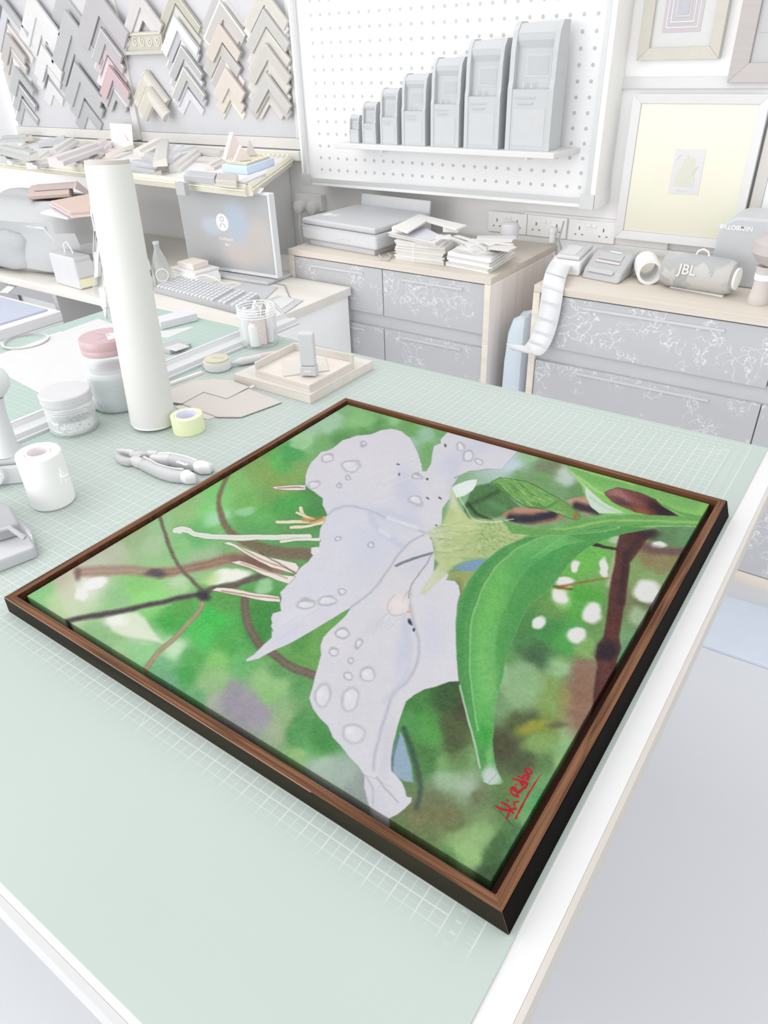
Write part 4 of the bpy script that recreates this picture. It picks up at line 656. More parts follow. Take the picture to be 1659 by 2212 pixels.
def linear(img):
    return np.where(img <= 0.04045, img / 12.92, ((img + 0.055) / 1.055) ** 2.4)
EC = CAL.get(key_of((214, 227, 221), EH), EH) * 0.98
img = linear(art_colours()) / EC
def canvas_mesh():
    ux = np.linspace(CX0, CX1, NG); uy = np.linspace(CY0, CY1, NG)
    X, Y = np.meshgrid(ux, uy)
    org = np.array(pic.location)
    V = np.stack([X, Y, np.full_like(X, CZ)], -1).reshape(-1, 3)
    C = img.reshape(-1, 3)
    idx = np.arange(NG * NG).reshape(NG, NG)
    quads = np.stack([idx[:-1, :-1], idx[:-1, 1:], idx[1:, 1:], idx[1:, :-1]], -1).reshape(-1, 4)
    # the painting runs on down the stretched sides
    per = np.concatenate([idx[0, :], idx[1:, -1], idx[-1, -2::-1], idx[-2:0:-1, 0]])
    rings = [per]; Vs = [V]; Cs = [C]; n0 = len(V)
    cen = np.array([(CX0 + CX1) / 2, (CY0 + CY1) / 2, 0])
    for k, (dz, out, dark) in enumerate([(0.0005, 0.0003, 0.9), (0.0175, 0.0003, 0.55)]):
        p = V[per].copy(); d = np.sign(p - cen) * (np.abs(np.abs(p - cen) - np.array([(CX1 - CX0) / 2, (CY1 - CY0) / 2, 9])) < 1e-6)
        p += d * out; p[:, 2] = CZ - dz
        Vs.append(p); Cs.append(C[per] * 0.8); rings.append(np.arange(n0, n0 + len(per))); n0 += len(per)
    sides = []
    for a, b in zip(rings[:-1], rings[1:]):
        sides.append(np.stack([a, b, np.roll(b, -1), np.roll(a, -1)], -1))
    V = np.concatenate(Vs) - org; C = np.concatenate(Cs); F = np.concatenate([quads] + sides).astype(np.int32)
    me = bpy.data.meshes.new('canvas')
    me.vertices.add(len(V)); me.vertices.foreach_set('co', V.astype(np.float32).ravel())
    me.loops.add(F.size); me.loops.foreach_set('vertex_index', F.ravel())
    me.polygons.add(len(F)); me.polygons.foreach_set('loop_start', np.arange(0, F.size, 4, dtype=np.int32))
    me.polygons.foreach_set('loop_total', np.full(len(F), 4, np.int32))
    me.update(calc_edges=True)
    at_ = me.color_attributes.new('paint', 'FLOAT_COLOR', 'POINT')
    at_.data.foreach_set('color', np.concatenate([C, np.ones((len(C), 1))], 1).astype(np.float32).ravel())
    m, nt, b = new_mat('watercolour and pencil on canvas')
    b.inputs['Roughness'].default_value = 0.75; b.inputs['Specular IOR Level'].default_value = 0.12
    a = N(nt, 'ShaderNodeAttribute', attribute_name='paint')
    tc = N(nt, 'ShaderNodeTexCoord'); no = N(nt, 'ShaderNodeTexNoise'); no.inputs['Scale'].default_value = 1300; no.inputs['Detail'].default_value = 2
    nt.links.new(tc.outputs['Object'], no.inputs['Vector'])
    g = math_node(nt, 'ADD', math_node(nt, 'MULTIPLY', no.outputs['Fac'], 0.30), 0.85)
    cmb = N(nt, 'ShaderNodeCombineColor')
    for i in range(3): nt.links.new(g, cmb.inputs[i])
    nt.links.new(mixrgb(nt, 1.0, a.outputs['Color'], cmb.outputs[0], 'MULTIPLY'), b.inputs['Base Color'])
    bp = N(nt, 'ShaderNodeBump'); bp.inputs['Strength'].default_value = 0.15; bp.inputs['Distance'].default_value = 0.0004
    nt.links.new(no.outputs['Fac'], bp.inputs['Height']); nt.links.new(bp.outputs[0], b.inputs['Normal'])
    me.materials.append(m)
    o = bpy.data.objects.new('canvas', me); COL.objects.link(o); o.parent = pic
    tag(o, 'stretched canvas painted with a white flower, green leaves and a red signature')
    return o
canvas_mesh()
# ------------------------------------------------------------------ the two cabinets with black marbled fronts
def marble(seed):
    m, nt, b = new_mat('black laminate with white crackle veins'); m['tone'] = key_of((203, 204, 207), EV); e = CAL.get(m['tone'], EV)
    b.inputs['Roughness'].default_value = 0.35; b.inputs['Specular IOR Level'].default_value = 0.25
    tc = N(nt, 'ShaderNodeTexCoord'); mp = N(nt, 'ShaderNodeMapping'); mp.inputs['Location'].default_value = (seed * 3.1, 0, seed * 1.7)
    nt.links.new(tc.outputs['Object'], mp.inputs['Vector'])
    n1 = N(nt, 'ShaderNodeTexNoise'); n1.inputs['Scale'].default_value = 20; n1.inputs['Detail'].default_value = 3
    nt.links.new(mp.outputs[0], n1.inputs['Vector'])
    v = mixrgb(nt, 0.07, mp.outputs[0], n1.outputs['Color'], 'LINEAR_LIGHT')
    vo = N(nt, 'ShaderNodeTexVoronoi', feature='DISTANCE_TO_EDGE'); vo.inputs['Scale'].default_value = 24
    nt.links.new(v, vo.inputs['Vector'])
    n2 = N(nt, 'ShaderNodeTexNoise'); n2.inputs['Scale'].default_value = 9; n2.inputs['Detail'].default_value = 4
    nt.links.new(mp.outputs[0], n2.inputs['Vector'])
    line_ = math_node(nt, 'SUBTRACT', 1.0, ramp(nt, vo.outputs['Distance'], 0.004, 0.045))
    k = math_node(nt, 'MULTIPLY', line_, ramp(nt, n2.outputs['Fac'], 0.50, 0.54))
    nt.links.new(mixrgb(nt, k, alb((203, 204, 207), e), alb((242, 242, 243), e)), b.inputs['Base Color'])
    return m
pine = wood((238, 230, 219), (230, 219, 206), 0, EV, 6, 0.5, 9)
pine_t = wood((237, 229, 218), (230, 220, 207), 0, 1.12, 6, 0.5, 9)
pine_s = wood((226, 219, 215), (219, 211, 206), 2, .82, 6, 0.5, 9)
def cabinet(x0, x1, label, seed, mid):
    y0, y1 = 1.93, 2.405
    t = thing('cabinet', ((x0 + x1) / 2, (y0 + y1) / 2, 0), label, 'cabinet', 'pine cabinets with black veined fronts')
    for xe in (x0, x1 - .02): G().box(xe, xe + .02, y0 - .0022, y0 - .0002, 0, K - .0205).build('front_edging', pine, t)
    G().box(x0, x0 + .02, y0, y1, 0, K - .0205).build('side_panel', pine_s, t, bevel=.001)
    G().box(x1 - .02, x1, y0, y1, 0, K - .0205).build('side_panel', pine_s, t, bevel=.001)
    G().box(x0, x1, y0 - .002, y1, K - .02, K).build('top', pine_t, t, bevel=.001)
    G().box(x0 + .0205, x1 - .0205, y1 - .01, y1, .04, K - .021).build('back_panel', paint((205, 205, 207), EV), t)
    G().box(x0 + .0205, x1 - .0205, y0 + .004, y1 - .011, .0, .035).build('plinth', pine, t)
    G().box(x0 + .0205, x1 - .0205, y0 + .016, y0 + .02, .036, K - .021).build('carcass_front', paint((200, 201, 203), EV), t)
    for k, (a, b) in enumerate(((x0 + .022, mid - .0015), (mid + .0015, x1 - .022))):
        mm_ = marble(seed + k * .7)
        d = G().box(a, b, y0 + .003, y0 + .0155, .598, K - .024).build('drawer', mm_, t, bevel=.0012)
        G().box(a + (b - a) * .2, b - (b - a) * .2, y0 - .001, y0 + .0028, K - .05, K - .043).build('pull', paint((216, 217, 219), EV, .4), d)
        q = G().box(a, b, y0 + .003, y0 + .0155, .038, .552).build('door', mm_, t, bevel=.0012)
        G().box(a + (b - a) * .2, b - (b - a) * .2, y0 - .001, y0 + .0028, .532, .539).build('pull', paint((216, 217, 219), EV, .4), q)
    return t
cabinet(-1.787, -0.985, 'pine cabinet with black veined fronts under the printer and mat board stacks', 0.3, -1.385)
cabinet(-0.846, 0.62, 'longer pine cabinet with black veined fronts under the label machine and round speaker', 2.9, -0.19)

# ------------------------------------------------------------------ computer desk
desk = thing('computer_desk', (-2.6, 1.8, 0), 'pale desk with cream wooden top carrying the monitor and black sports bag', 'desk')
G().slab([(XL + .005, 1.405, D - .028), (-1.51, 1.405, D - .028), (-1.51, 1.922, D - .028), (-1.795, 1.922, D - .028), (-1.795, 2.16, D - .028), (XL + .005, 2.16, D - .028)], .028).build('desktop', wood((243, 240, 234), (238, 233, 224), 0, EH, 5, 0.5, 7), desk, bevel=.002)
G().box(-1.545, -1.52, 1.42, 1.915, 0, D - .0285).build('side_panel', paint((222, 221, 222), EV), desk)
G().box(-2.55, -2.525, 1.45, 2.14, 0, D - .0285).build('side_panel', paint((215, 215, 218), EV), desk)
G().box(-4.15, -4.125, 1.42, 2.14, 0, D - .0285).build('side_panel', paint((215, 215, 218), EV), desk)
G().box(-4.12, -1.80, 2.10, 2.118, .25, D - .0285).build('back_panel', paint((208, 209, 212), EV), desk)
# things standing in the dark under the desk and left of the table
bx = thing('storage_case', (-2.3, 1.1, 0), 'black storage case with a pale blue lid left of the work table', 'case')
q = [at(-60, 588, 'z', .66), at(0, 590, 'z', .66), at(105, 622, 'z', .66), at(0, 668, 'z', .66), at(-90, 690, 'z', .66)]
q = [(p[0], p[1], .64) for p in q]
big = [(-3.10, 1.335, 0), (-2.32, 1.335, 0), (-2.32, 1.10, 0), (-2.46, 0.90, 0), (-3.10, .90, 0)]
G().slab(big, .60).build('body', paint((208, 208, 210), EV), bx, bevel=.004)
G().slab([(p[0], p[1], .6005) for p in big], .035).build('rim', paint((212, 212, 214), EH), bx, bevel=.003)
G().slab([(-3.07, 1.31, .636), (-2.36, 1.31, .636), (-2.36, 1.12, .636), (-2.50, .93, .636), (-3.07, .93, .636)], .006).build('lid', paint((214, 221, 238), EH), bx)
tag(G().slab([at(*p, 'z', .6425) for p in ((0, 632), (30, 608), (50, 607), (18, 633))], .002).build('paper_strip', paint((252, 252, 253), EH)), 'white paper strip lying across the blue lid', 'paper')
ch = thing('office_chair', (-2.06, 1.08, 0), 'dark upholstered chair tucked between the desk and the table', 'chair')
G().rbox((-2.06, 1.10, .42), (.30, .34, .08), .15).build('seat', paint((207, 208, 211), EH), ch, bevel=.03, seg=3)
G().rbox((-2.06, .90, .50), (.30, .05, .13), .15).build('backrest', paint((210, 211, 213), EV), ch, bevel=.02, seg=3)
G().lathe((-2.06, 1.08, .08), [(.022, 0), (.022, .339)], 12).build('column', paint((205, 205, 208), EV), ch)
for k in range(5):
    a = k * math.tau / 5
    G().tube([(-2.06, 1.08, .08), (-2.06 + .17 * math.cos(a), 1.08 + .17 * math.sin(a), .05)], [.018, .012]).build('leg', paint((205, 205, 208), EV), ch)
    G().lathe((-2.06 + .17 * math.cos(a), 1.08 + .17 * math.sin(a), 0), [(.018, 0), (.022, .02), (.018, .04)], 10).build('caster', paint((205, 205, 208), EV), ch)

# ------------------------------------------------------------------ bag, orange case, wallet on the desk
bag = thing('sports_bag', (-2.76, 1.63, D), 'large black soft bag slumped on the desk', 'bag')
def soft_box(name, c, size, rz, mat, parent, amp=.02, seed=1, p=4.0, smooth=True, n=14):
    r = random.Random(seed); g = G(); sx, sy, sz = size; V = []; F = []
    ca, sa = math.cos(rz), math.sin(rz)
    for i in range(n + 1):
        th = math.pi * i / n - math.pi / 2
        for j in range(2 * n):
            ph = math.pi * j / n
            d = Vector((math.cos(th) * math.cos(ph), math.cos(th) * math.sin(ph), math.sin(th)))
            k = (abs(d.x) ** p + abs(d.y) ** p + abs(d.z) ** p) ** (-1 / p)
            k *= 1 + amp / max(size) * 2 * (math.sin(3.1 * d.x + seed) * math.cos(4.3 * d.z + seed * 2) + .5 * math.sin(9 * d.y + 7 * d.z))
            x, y, z = d.x * k * sx / 2, d.y * k * sy / 2, max(-sz / 2, d.z * k * sz / 2)
            V.append((c[0] + x * ca - y * sa, c[1] + x * sa + y * ca, c[2] + sz / 2 + z))
    for i in range(n):
        for j in range(2 * n):
            F.append((i * 2 * n + j, i * 2 * n + (j + 1) % (2 * n), (i + 1) * 2 * n + (j + 1) % (2 * n), (i + 1) * 2 * n + j))
    g.add(V, F)
    return g.build(name, mat, parent, smooth=smooth)
soft_box('body', (-2.76, 1.63, D), (.66, .34, .252), .10, paint((209, 211, 212), 1.15, .9), bag, .03, 2, 5)
G().tube([(-3.02, 1.437, .862), (-2.87, 1.447, .868), (-2.72, 1.463, .865), (-2.54, 1.487, .855), (-2.50, 1.50, .80), (-2.51, 1.50, .74)], .006).build('piping', paint((215, 217, 217), 1.1), bag)
soft_box('pocket', (-2.84, 1.475, D + .01), (.34, .09, .15), .10, paint((211, 213, 214), 1.1, .9), bag, .01, 5, 4)
tag(G().slab([at(*p, 'z', .921) for p in ((88, 462), (115, 452), (210, 462), (146, 475))], .006).build('envelope', paint((243, 242, 244), EH), bevel=.001), 'white envelope under the small orange wallet on the black bag', 'envelope')
oc = thing('orange_case', (-2.9, 1.8, .921), 'curved orange case with dark orange flap behind the wallet', 'case')
P = lambda x, y, z=.92: at(x, y, 'z', z)
g = G(); a0, a1 = Vector((*at(75, 424, 'z', .936)[:2], .936)), Vector((*at(160, 418, 'z', .936)[:2], .936)); d = (a1 - a0).normalized(); nrm = Vector((d.y, -d.x, 0))
prof = [(.00, 0), (.085, 0), (.11, .006), (.115, .016), (.09, .028), (.05, .037), (0, .038)]
V = []; 
for p_ in (a0, a1): V += [p_ + nrm * u + Vector((0, 0, w)) for u, w in prof]
m_ = len(prof); g.add(V, [(i, (i + 1) % m_, m_ + (i + 1) % m_, m_ + i) for i in range(m_)] + [tuple(range(m_)), tuple(range(m_, 2 * m_))])
g.build('body', paint((240, 218, 208), 1.15), oc, smooth=True)
g = G(); V = []
for p_ in (a0 + d * .02, a1 + d * .02): V += [p_ + nrm * (u + .001) + Vector((0, 0, w + .002)) for u, w in prof[4:]]
g.add(V, [(0, 1, 4, 3), (1, 2, 5, 4)]); g.add([a1 + d * .021 + nrm * .0 + Vector((0, 0, .043)), a1 + d * .021 + nrm * .09 + Vector((0, 0, .028)), a1 + d * .05 + nrm * .05, a1 + d * .06], [(0, 1, 2, 3)])
g.build('flap', paint((225, 208, 205), 1.1), oc)
wal = thing('orange_wallet', (-2.62, 1.68, .928), 'flat orange wallet with papers sticking out, on the black bag', 'wallet')
W4 = [at(*p, 'z', .944) for p in ((110, 436), (196, 420), (240, 452), (152, 460))]
G().slab([(p[0], p[1], .9275) for p in W4], .009).build('lower_half', paint((240, 219, 207), EH), wal, bevel=.002)
G().slab([(p[0], p[1], .9385) for p in W4], .009).build('upper_half', paint((240, 216, 205), EH), wal, bevel=.002)
pp = [(p[0] - .008, p[1] - .006, .9366) for p in W4]
G().slab(pp, .0016).build('papers', paint((238, 222, 232), 1.1), wal, label='pink patterned papers')
# small white things at the far left of the desk
soft_box('paper_bag', (-2.96, 1.435, D), (.14, .05, .075), .4, paint((238, 239, 242), 1.2), None, .006, 3, 3)
tag([o for o in COL.objects if o.name.startswith('paper_bag')][0], 'crumpled white bag at the left end of the desk', 'bag')

# white box shaped heater / adapter on the desk
fan = thing('desk_fan_box', (-2.36, 1.50, D), 'small white box shaped appliance with dark open front and yellow sticker', 'appliance')
def frame4(px_, z): return [at(*p, 'z', z) for p in px_]
Ax, Ay = at(122, 612, 'z', D)[:2]; Bx, By = at(175, 627, 'z', D)[:2]; Cx_, Cy_ = at(212, 618, 'z', D)[:2]
hgt = at(107, 546, 'y', Ay)[2] - D
e1 = Vector((Bx - Ax, By - Ay, 0)); e2 = Vector((Cx_ - Bx, Cy_ - By, 0))
A_ = Vector((Ax, Ay, D)); 
G().slab([A_, A_ + e1, A_ + e1 + e2, A_ + e2], hgt).build('body', paint((246, 246, 248), 1.15), fan, bevel=.006, seg=3)
o_ = A_ + e1 + e2.normalized().cross(Vector((0, 0, 1))) * .0015
nn = e2.normalized().cross(Vector((0, 0, 1)))
def panel(a, b, z0, z1, name, mat, off=.001, th=.002):
    p0 = A_ + e1 + e2 * a + nn * off; p1 = A_ + e1 + e2 * b + nn * off
    return G().slab([p0 + Vector((0, 0, z0)), p1 + Vector((0, 0, z0)), p1 + nn * th + Vector((0, 0, z0)), p0 + nn * th + Vector((0, 0, z0))], z1 - z0).build(name, mat, fan)
panel(.1, .97, hgt * .38, hgt * .86, 'opening', paint((208, 209, 212), EV))
panel(.08, .97, hgt * .06, hgt * .32, 'sticker', paint((236, 234, 200), EV))
G().tube([A_ + e1 * .35 + e2 * .5 + Vector((0, 0, hgt)), A_ + e1 * .38 + e2 * .5 + Vector((0, 0, hgt + .03)), A_ + e1 * .5 + e2 * .55 + Vector((0, 0, hgt + .04)), A_ + e1 * .62 + e2 * .6 + Vector((0, 0, hgt + .002))], .002).build('cord', paint((244, 244, 246), 1.1), fan)
tag(G().slab([at(*p, 'z', D + .0612) for p in ((160, 553), (202, 540), (216, 556), (176, 568))], .012).build('card_reader', paint((226, 226, 229), 1.2), bevel=.002), 'grey and white gadget lying behind the white appliance', 'gadget')
o_book = G().slab([at(*p, 'z', D + .0605)[:2] + (D + .0005,) for p in ((168, 552), (206, 541), (224, 558), (186, 568))], .060).build('cardboard_box', paint((233, 223, 208), 1.1), bevel=.002)
tag(o_book, 'brown cardboard box behind the white appliance', 'box')

# ------------------------------------------------------------------ bottles, books, keyboard, monitor
def bottle(name, px, py, z, h, r, mat, capmat, label, prof=None):
    x, y, _ = at(px, py, 'z', z)
    t = thing(name, (x, y, z), label, 'bottle')
    pr = prof or [(.92, 0), (1, .02), (1, .50), (.96, .58), (.62, .74), (.36, .84), (.30, .96)]
    G().lathe((x, y, z), [(a * r, b * h) for a, b in pr], 28).build('body', mat, t, smooth=True)
    G().lathe((x, y, z + h * .962), [(.40 * r, 0), (.40 * r, .05 * h)], 18).build('cap', capmat, t)
    return t, x, y
b1, bx_, by_ = bottle('plastic_bottle', 318, 625, D, .165, .026, paint((214, 232, 216), 1.15, .3, .4), paint((208, 218, 210), EV), 'green plastic bottle half hidden by the tall white roll')
G().lathe((bx_, by_, D + .045), [(.0266, 0), (.0266, .022)], 28, cap=False).build('label_band', paint((196, 232, 208), EV), b1)
G().lathe((bx_, by_, D + .002), [(.0266, 0), (.0266, .042)], 28, cap=False).build('label_paper', paint((238, 241, 236), EV), b1)
b2, bx_, by_ = bottle('glass_bottle', 355, 618, D, .148, .027, clear_glass((222, 226, 224), .30), clear_glass((228, 230, 229), .5), 'clear glass bottle with a round label beside the green bottle',
                      [(.9, 0), (1, .03), (1, .48), (.93, .58), (.60, .74), (.34, .86), (.34, .96)])
dv = Vector((0 - bx_, 0 - by_, 0)).normalized(); q_ = axes(Vector((-dv.y, dv.x, 0)), (0, 0, 1))
G().ring((bx_ + dv.x * .0275, by_ + dv.y * .0275, D + .045), .0195, .0215, .0006, 40, axis=dv).build('label_ring', paint((208, 212, 210), EV), b2)
words('Chang', .013, (bx_ + dv.x * .0290, by_ + dv.y * .0290, D + .046), q_, paint((204, 208, 206), EV), b2)
xk = [at(*p, 'z', D + .022) for p in ((330, 618), (515, 665), (560, 636), (385, 592))]
kb = thing('keyboard', (xk[0][0] * .5 + xk[2][0] * .5, xk[0][1] * .5 + xk[2][1] * .5, D), 'black computer keyboard in front of the monitor', 'keyboard')
G().slab([(p[0], p[1], D) for p in xk], .018).build('case', paint((208, 209, 212), EH), kb, bevel=.003)
a_, b_, d_ = Vector(xk[0]), Vector(xk[1]), Vector(xk[3]); ux = (b_ - a_); uy = (d_ - a_)
gk = G()
for r_ in range(6):
    for c_ in range(21):
        if c_ in (15, 18): continue
        s0 = (c_ + .5) / 21 * .96 + .02; t0 = (r_ + .5) / 6 * .90 + .05
        c0 = a_ + ux * s0 + uy * t0
        e_, f_ = ux * (.36 / 21), uy * (.36 / 6)
        gk.slab([tuple(c0 - e_ - f_ + Vector((0, 0, D + .018 - c0.z))), tuple(c0 + e_ - f_ + Vector((0, 0, D + .018 - c0.z))), tuple(c0 + e_ + f_ + Vector((0, 0, D + .018 - c0.z))), tuple(c0 - e_ + f_ + Vector((0, 0, D + .018 - c0.z)))], .005)
gk.build('keys', paint((218, 219, 222), EH), kb, kind='stuff')

bkx, bky, _ = at(405, 612, 'z', D)
for k, (h0, h1, sx_, sy_, dx, rz_, c, lb) in enumerate(((0, .026, .14, .10, 0, -.12, (241, 239, 237), 'thick white book at the bottom of the pile beside the monitor'),
        (.0262, .012, .145, .10, -.006, -.16, (240, 238, 236), 'thin white book in the middle of the pile beside the monitor'), (.0384, .008, .15, .105, -.006, -.12, (234, 232, 232), 'pale magazine near the top of the pile beside the monitor'),
        (.0466, .020, .085, .07, -.012, -.05, (236, 226, 218), 'small tan notebook on top of the pile beside the monitor'))):
    o = G().rbox((bkx + .006 + dx, bky + .045, D + h0), (sx_, sy_, h1), rz_).build('book', paint(c, 1.15), bevel=.0015)
    tag(o, lb, 'book', 'books beside the monitor')

mon = thing('monitor', at(560, 630, 'z', D), 'black computer monitor showing a blurred lock screen', 'monitor')
M0 = Vector(at(410, 574, 'z', D + .015)); M1 = Vector(at(600, 603, 'z', D + .015))
yy = (M0.y + M1.y) / 2
top = Vector(at(392, 404, 'y', M0.y))
ux = (M1 - M0); ux.z = 0; W_ = ux.length; ux.normalize(); ny = Vector((ux.y, -ux.x, 0))
Hm = top.z - (D + .015)
up = Vector((0, 0, 1))
def mpt(u, v, o=0): return M0 + ux * (u * W_) + up * (v * Hm) + ny * o
G().slab([mpt(0, 0), mpt(1, 0), mpt(1, 0, -.03), mpt(0, 0, -.03)], Hm).build('casing', paint((211, 212, 214), 1.06, .7, .05), mon, bevel=.003)
m, nt, b = new_mat('lit screen with blurred picture')
tc = N(nt, 'ShaderNodeTexCoord'); spx = N(nt, 'ShaderNodeSeparateXYZ'); nt.links.new(tc.outputs['Generated'], spx.inputs[0])
def spot(cx_, cz_, rx, rz_):
    dx = math_node(nt, 'DIVIDE', math_node(nt, 'SUBTRACT', spx.outputs[0], cx_), rx); dz = math_node(nt, 'DIVIDE', math_node(nt, 'SUBTRACT', spx.outputs[2], cz_), rz_)
    r2 = math_node(nt, 'ADD', math_node(nt, 'MULTIPLY', dx, dx), math_node(nt, 'MULTIPLY', dz, dz))
    return math_node(nt, 'SUBTRACT', 1.0, ramp(nt, r2, 0.25, 1.1))
c = mixrgb(nt, spot(.66, .30, .26, .30), alb((211, 212, 214), 1.5), alb((229, 221, 217), 1.5))
c = mixrgb(nt, spot(.86, .42, .20, .34), c, alb((226, 220, 216), 1.5))
c = mixrgb(nt, spot(.36, .55, .16, .14), c, alb((218, 228, 238), 1.5))
c = mixrgb(nt, spot(.64, .64, .15, .34), c, alb((210, 222, 236), 1.5))
nt.links.new(c, b.inputs['Base Color']); b.inputs['Roughness'].default_value = .6; b.inputs['Specular IOR Level'].default_value = .05
G().slab([mpt(.012, .05, .0005), mpt(.98, .05, .0005), mpt(.98, .05, .0015), mpt(.012, .05, .0015)], Hm * .93).build('screen', m, mon, label='lit screen with blue and brown blur')
MT = Matrix((ux, up, ny)).transposed()
G().lathe(mpt(.475, .62, .0016), [(.0290, 0), (.0290, .0004)], 40, axis=ny).build('user_disc', paint((250, 250, 252), EV), mon)
G().ring(mpt(.475, .66, .0021), .0068, .0082, .0003, 30, axis=ny).build('user_head', paint((190, 192, 196), EV), mon)
cc = mpt(.475, .57, .0022)
G().tube([cc + ux * (-.012) + up * (-.004), cc + ux * (-.009) + up * .006, cc + up * .010, cc + ux * .009 + up * .006, cc + ux * .012 + up * (-.004)], .0007, 5).build('user_shoulders', paint((190, 192, 196), EV), mon)
words('chulkaoun', .017, mpt(.49, .42, .0016), MT, paint((250, 250, 252), EV), mon)
words('Sign in', .009, mpt(.50, .35, .0016), MT, paint((246, 246, 248), EV), mon)
G().slab([mpt(.50, .014, .001), mpt(.54, .014, .001), mpt(.54, .014, .002), mpt(.50, .014, .002)], .003).build('badge', paint((240, 240, 242), EV), mon)
cN = mpt(.62, 0, -.05)
G().rbox((cN.x, cN.y - .0, D + .012), (.07, .03, .05), math.atan2(ux.y, ux.x)).build('neck', paint((207, 208, 211), EV), mon, bevel=.004)
G().rbox((cN.x + .02, cN.y - .01, D), (.26, .16, .012), math.atan2(ux.y, ux.x)).build('foot', paint((209, 210, 213), EH), mon, bevel=.005)
stk = mpt(.84, 1.0, -.01)
tag(G().slab([mpt(.80, 1.002, .004), mpt(.93, 1.002, .004), mpt(.90, 1.035, -.03), mpt(.77, 1.035, -.03)], .0012, tuple(up)).build('paper_note', paint((236, 237, 240), 1.2)), 'small paper note resting on the top edge of the monitor', 'note')
# desk clutter right of the keyboard
cordp = [at(*p, 'z', z) for p, z in (((340, 625), D + .004), ((360, 603), D + .03), ((390, 592), D + .04), ((430, 597), D + .03), ((470, 618), D + .012), ((485, 612), D + .006), ((515, 612), D + .004), ((480, 630), D + .004), ((455, 640), D + .004))]
cordp = [at(*p, 'z', z) for p, z in (((412, 620), D + .003), ((416, 600), D + .03), ((440, 593), D + .04), ((462, 600), D + .03), ((482, 613), D + .012), ((500, 611), D + .006), ((520, 613), D + .004), ((490, 628), D + .004), ((468, 634), D + .004))]
tag(G().tube(cordp, .0022).build('white_cable', paint((248, 248, 249), 1.15), smooth=True), 'white cable looping over the desk behind the keyboard', 'cable')
tag(G().slab([at(*p, 'z', D) for p in ((470, 640), (520, 612), (600, 622), (560, 660))], .004).build('black_folder', paint((209, 210, 213), EH), bevel=.001), 'dark flat folder beside the keyboard', 'folder')
tag(G().tube([at(*p, 'z', D + .002) for p in ((560, 606), (590, 611), (615, 616), (625, 640), (640, 660))], .0016).build('black_cable', paint((220, 220, 222), 1.1)), 'thin grey cable running along the desk to the cabinet', 'cable')
tag(G().slab([at(*p, 'z', D + .004) for p in ((590, 650), (612, 640), (637, 648), (608, 668))], .001).build('paper_note', paint((242, 242, 243), EH)), 'white square note between the glass jar and the cabinet', 'note')
tag(G().slab([at(*p, 'z', D + .0005) for p in ((575, 650), (600, 640), (655, 650), (612, 680))], .003).build('mouse_mat', paint((226, 226, 229), EH)), 'grey mat lying at the right end of the desk', 'mat')
xd_, yd_, _ = at(512, 690, 'z', D + .001)
tag(G().lathe((xd_ + .02, yd_ + .06, D + .0002), [(.062, 0), (.062, .003)], 40).build('blue_disc', paint((212, 215, 232), EH)), 'violet blue round disc behind the glass jar', 'disc')
# ------------------------------------------------------------------ moulding sample board on the back wall
YB = 2.415
board = thing('sample_board', (-3.13, YB, 1.05), 'long grey felt display board with cream rails, hung with corner samples', 'display board')
felt = paint((229, 229, 233), EV, .95, .02)
cream = paint((238, 236, 232), EV, .6)
G().box(-4.10, -3.125, YB, YW - .001, 1.065, 2.2).build('felt_panel', felt, board)
G().box(-3.085, -2.125, YB, YW - .001, 1.065, 2.2).build('felt_panel', felt, board)
G().box(-3.124, -3.086, YB - .012, YW - .001, 1.03, 2.2).build('upright_rail', cream, board, bevel=.002)
G().box(-4.12, -3.1245, YB - .008, YW - .001, 1.024, 1.064).build('bottom_rail', cream, board, bevel=.003)
G().box(-3.0855, -2.10, YB - .008, YW - .001, 1.024, 1.064).build('bottom_rail', cream, board, bevel=.003)
G().box(-2.124, -2.10, YB - .008, YW - .001, 1.065, 2.2).build('end_rail', cream, board)
G().box(-4.115, -2.10, YB - .03, YW - .001, .985, 1.02).build('wall_strip', paint((235, 233, 229), EV), board, bevel=.003)

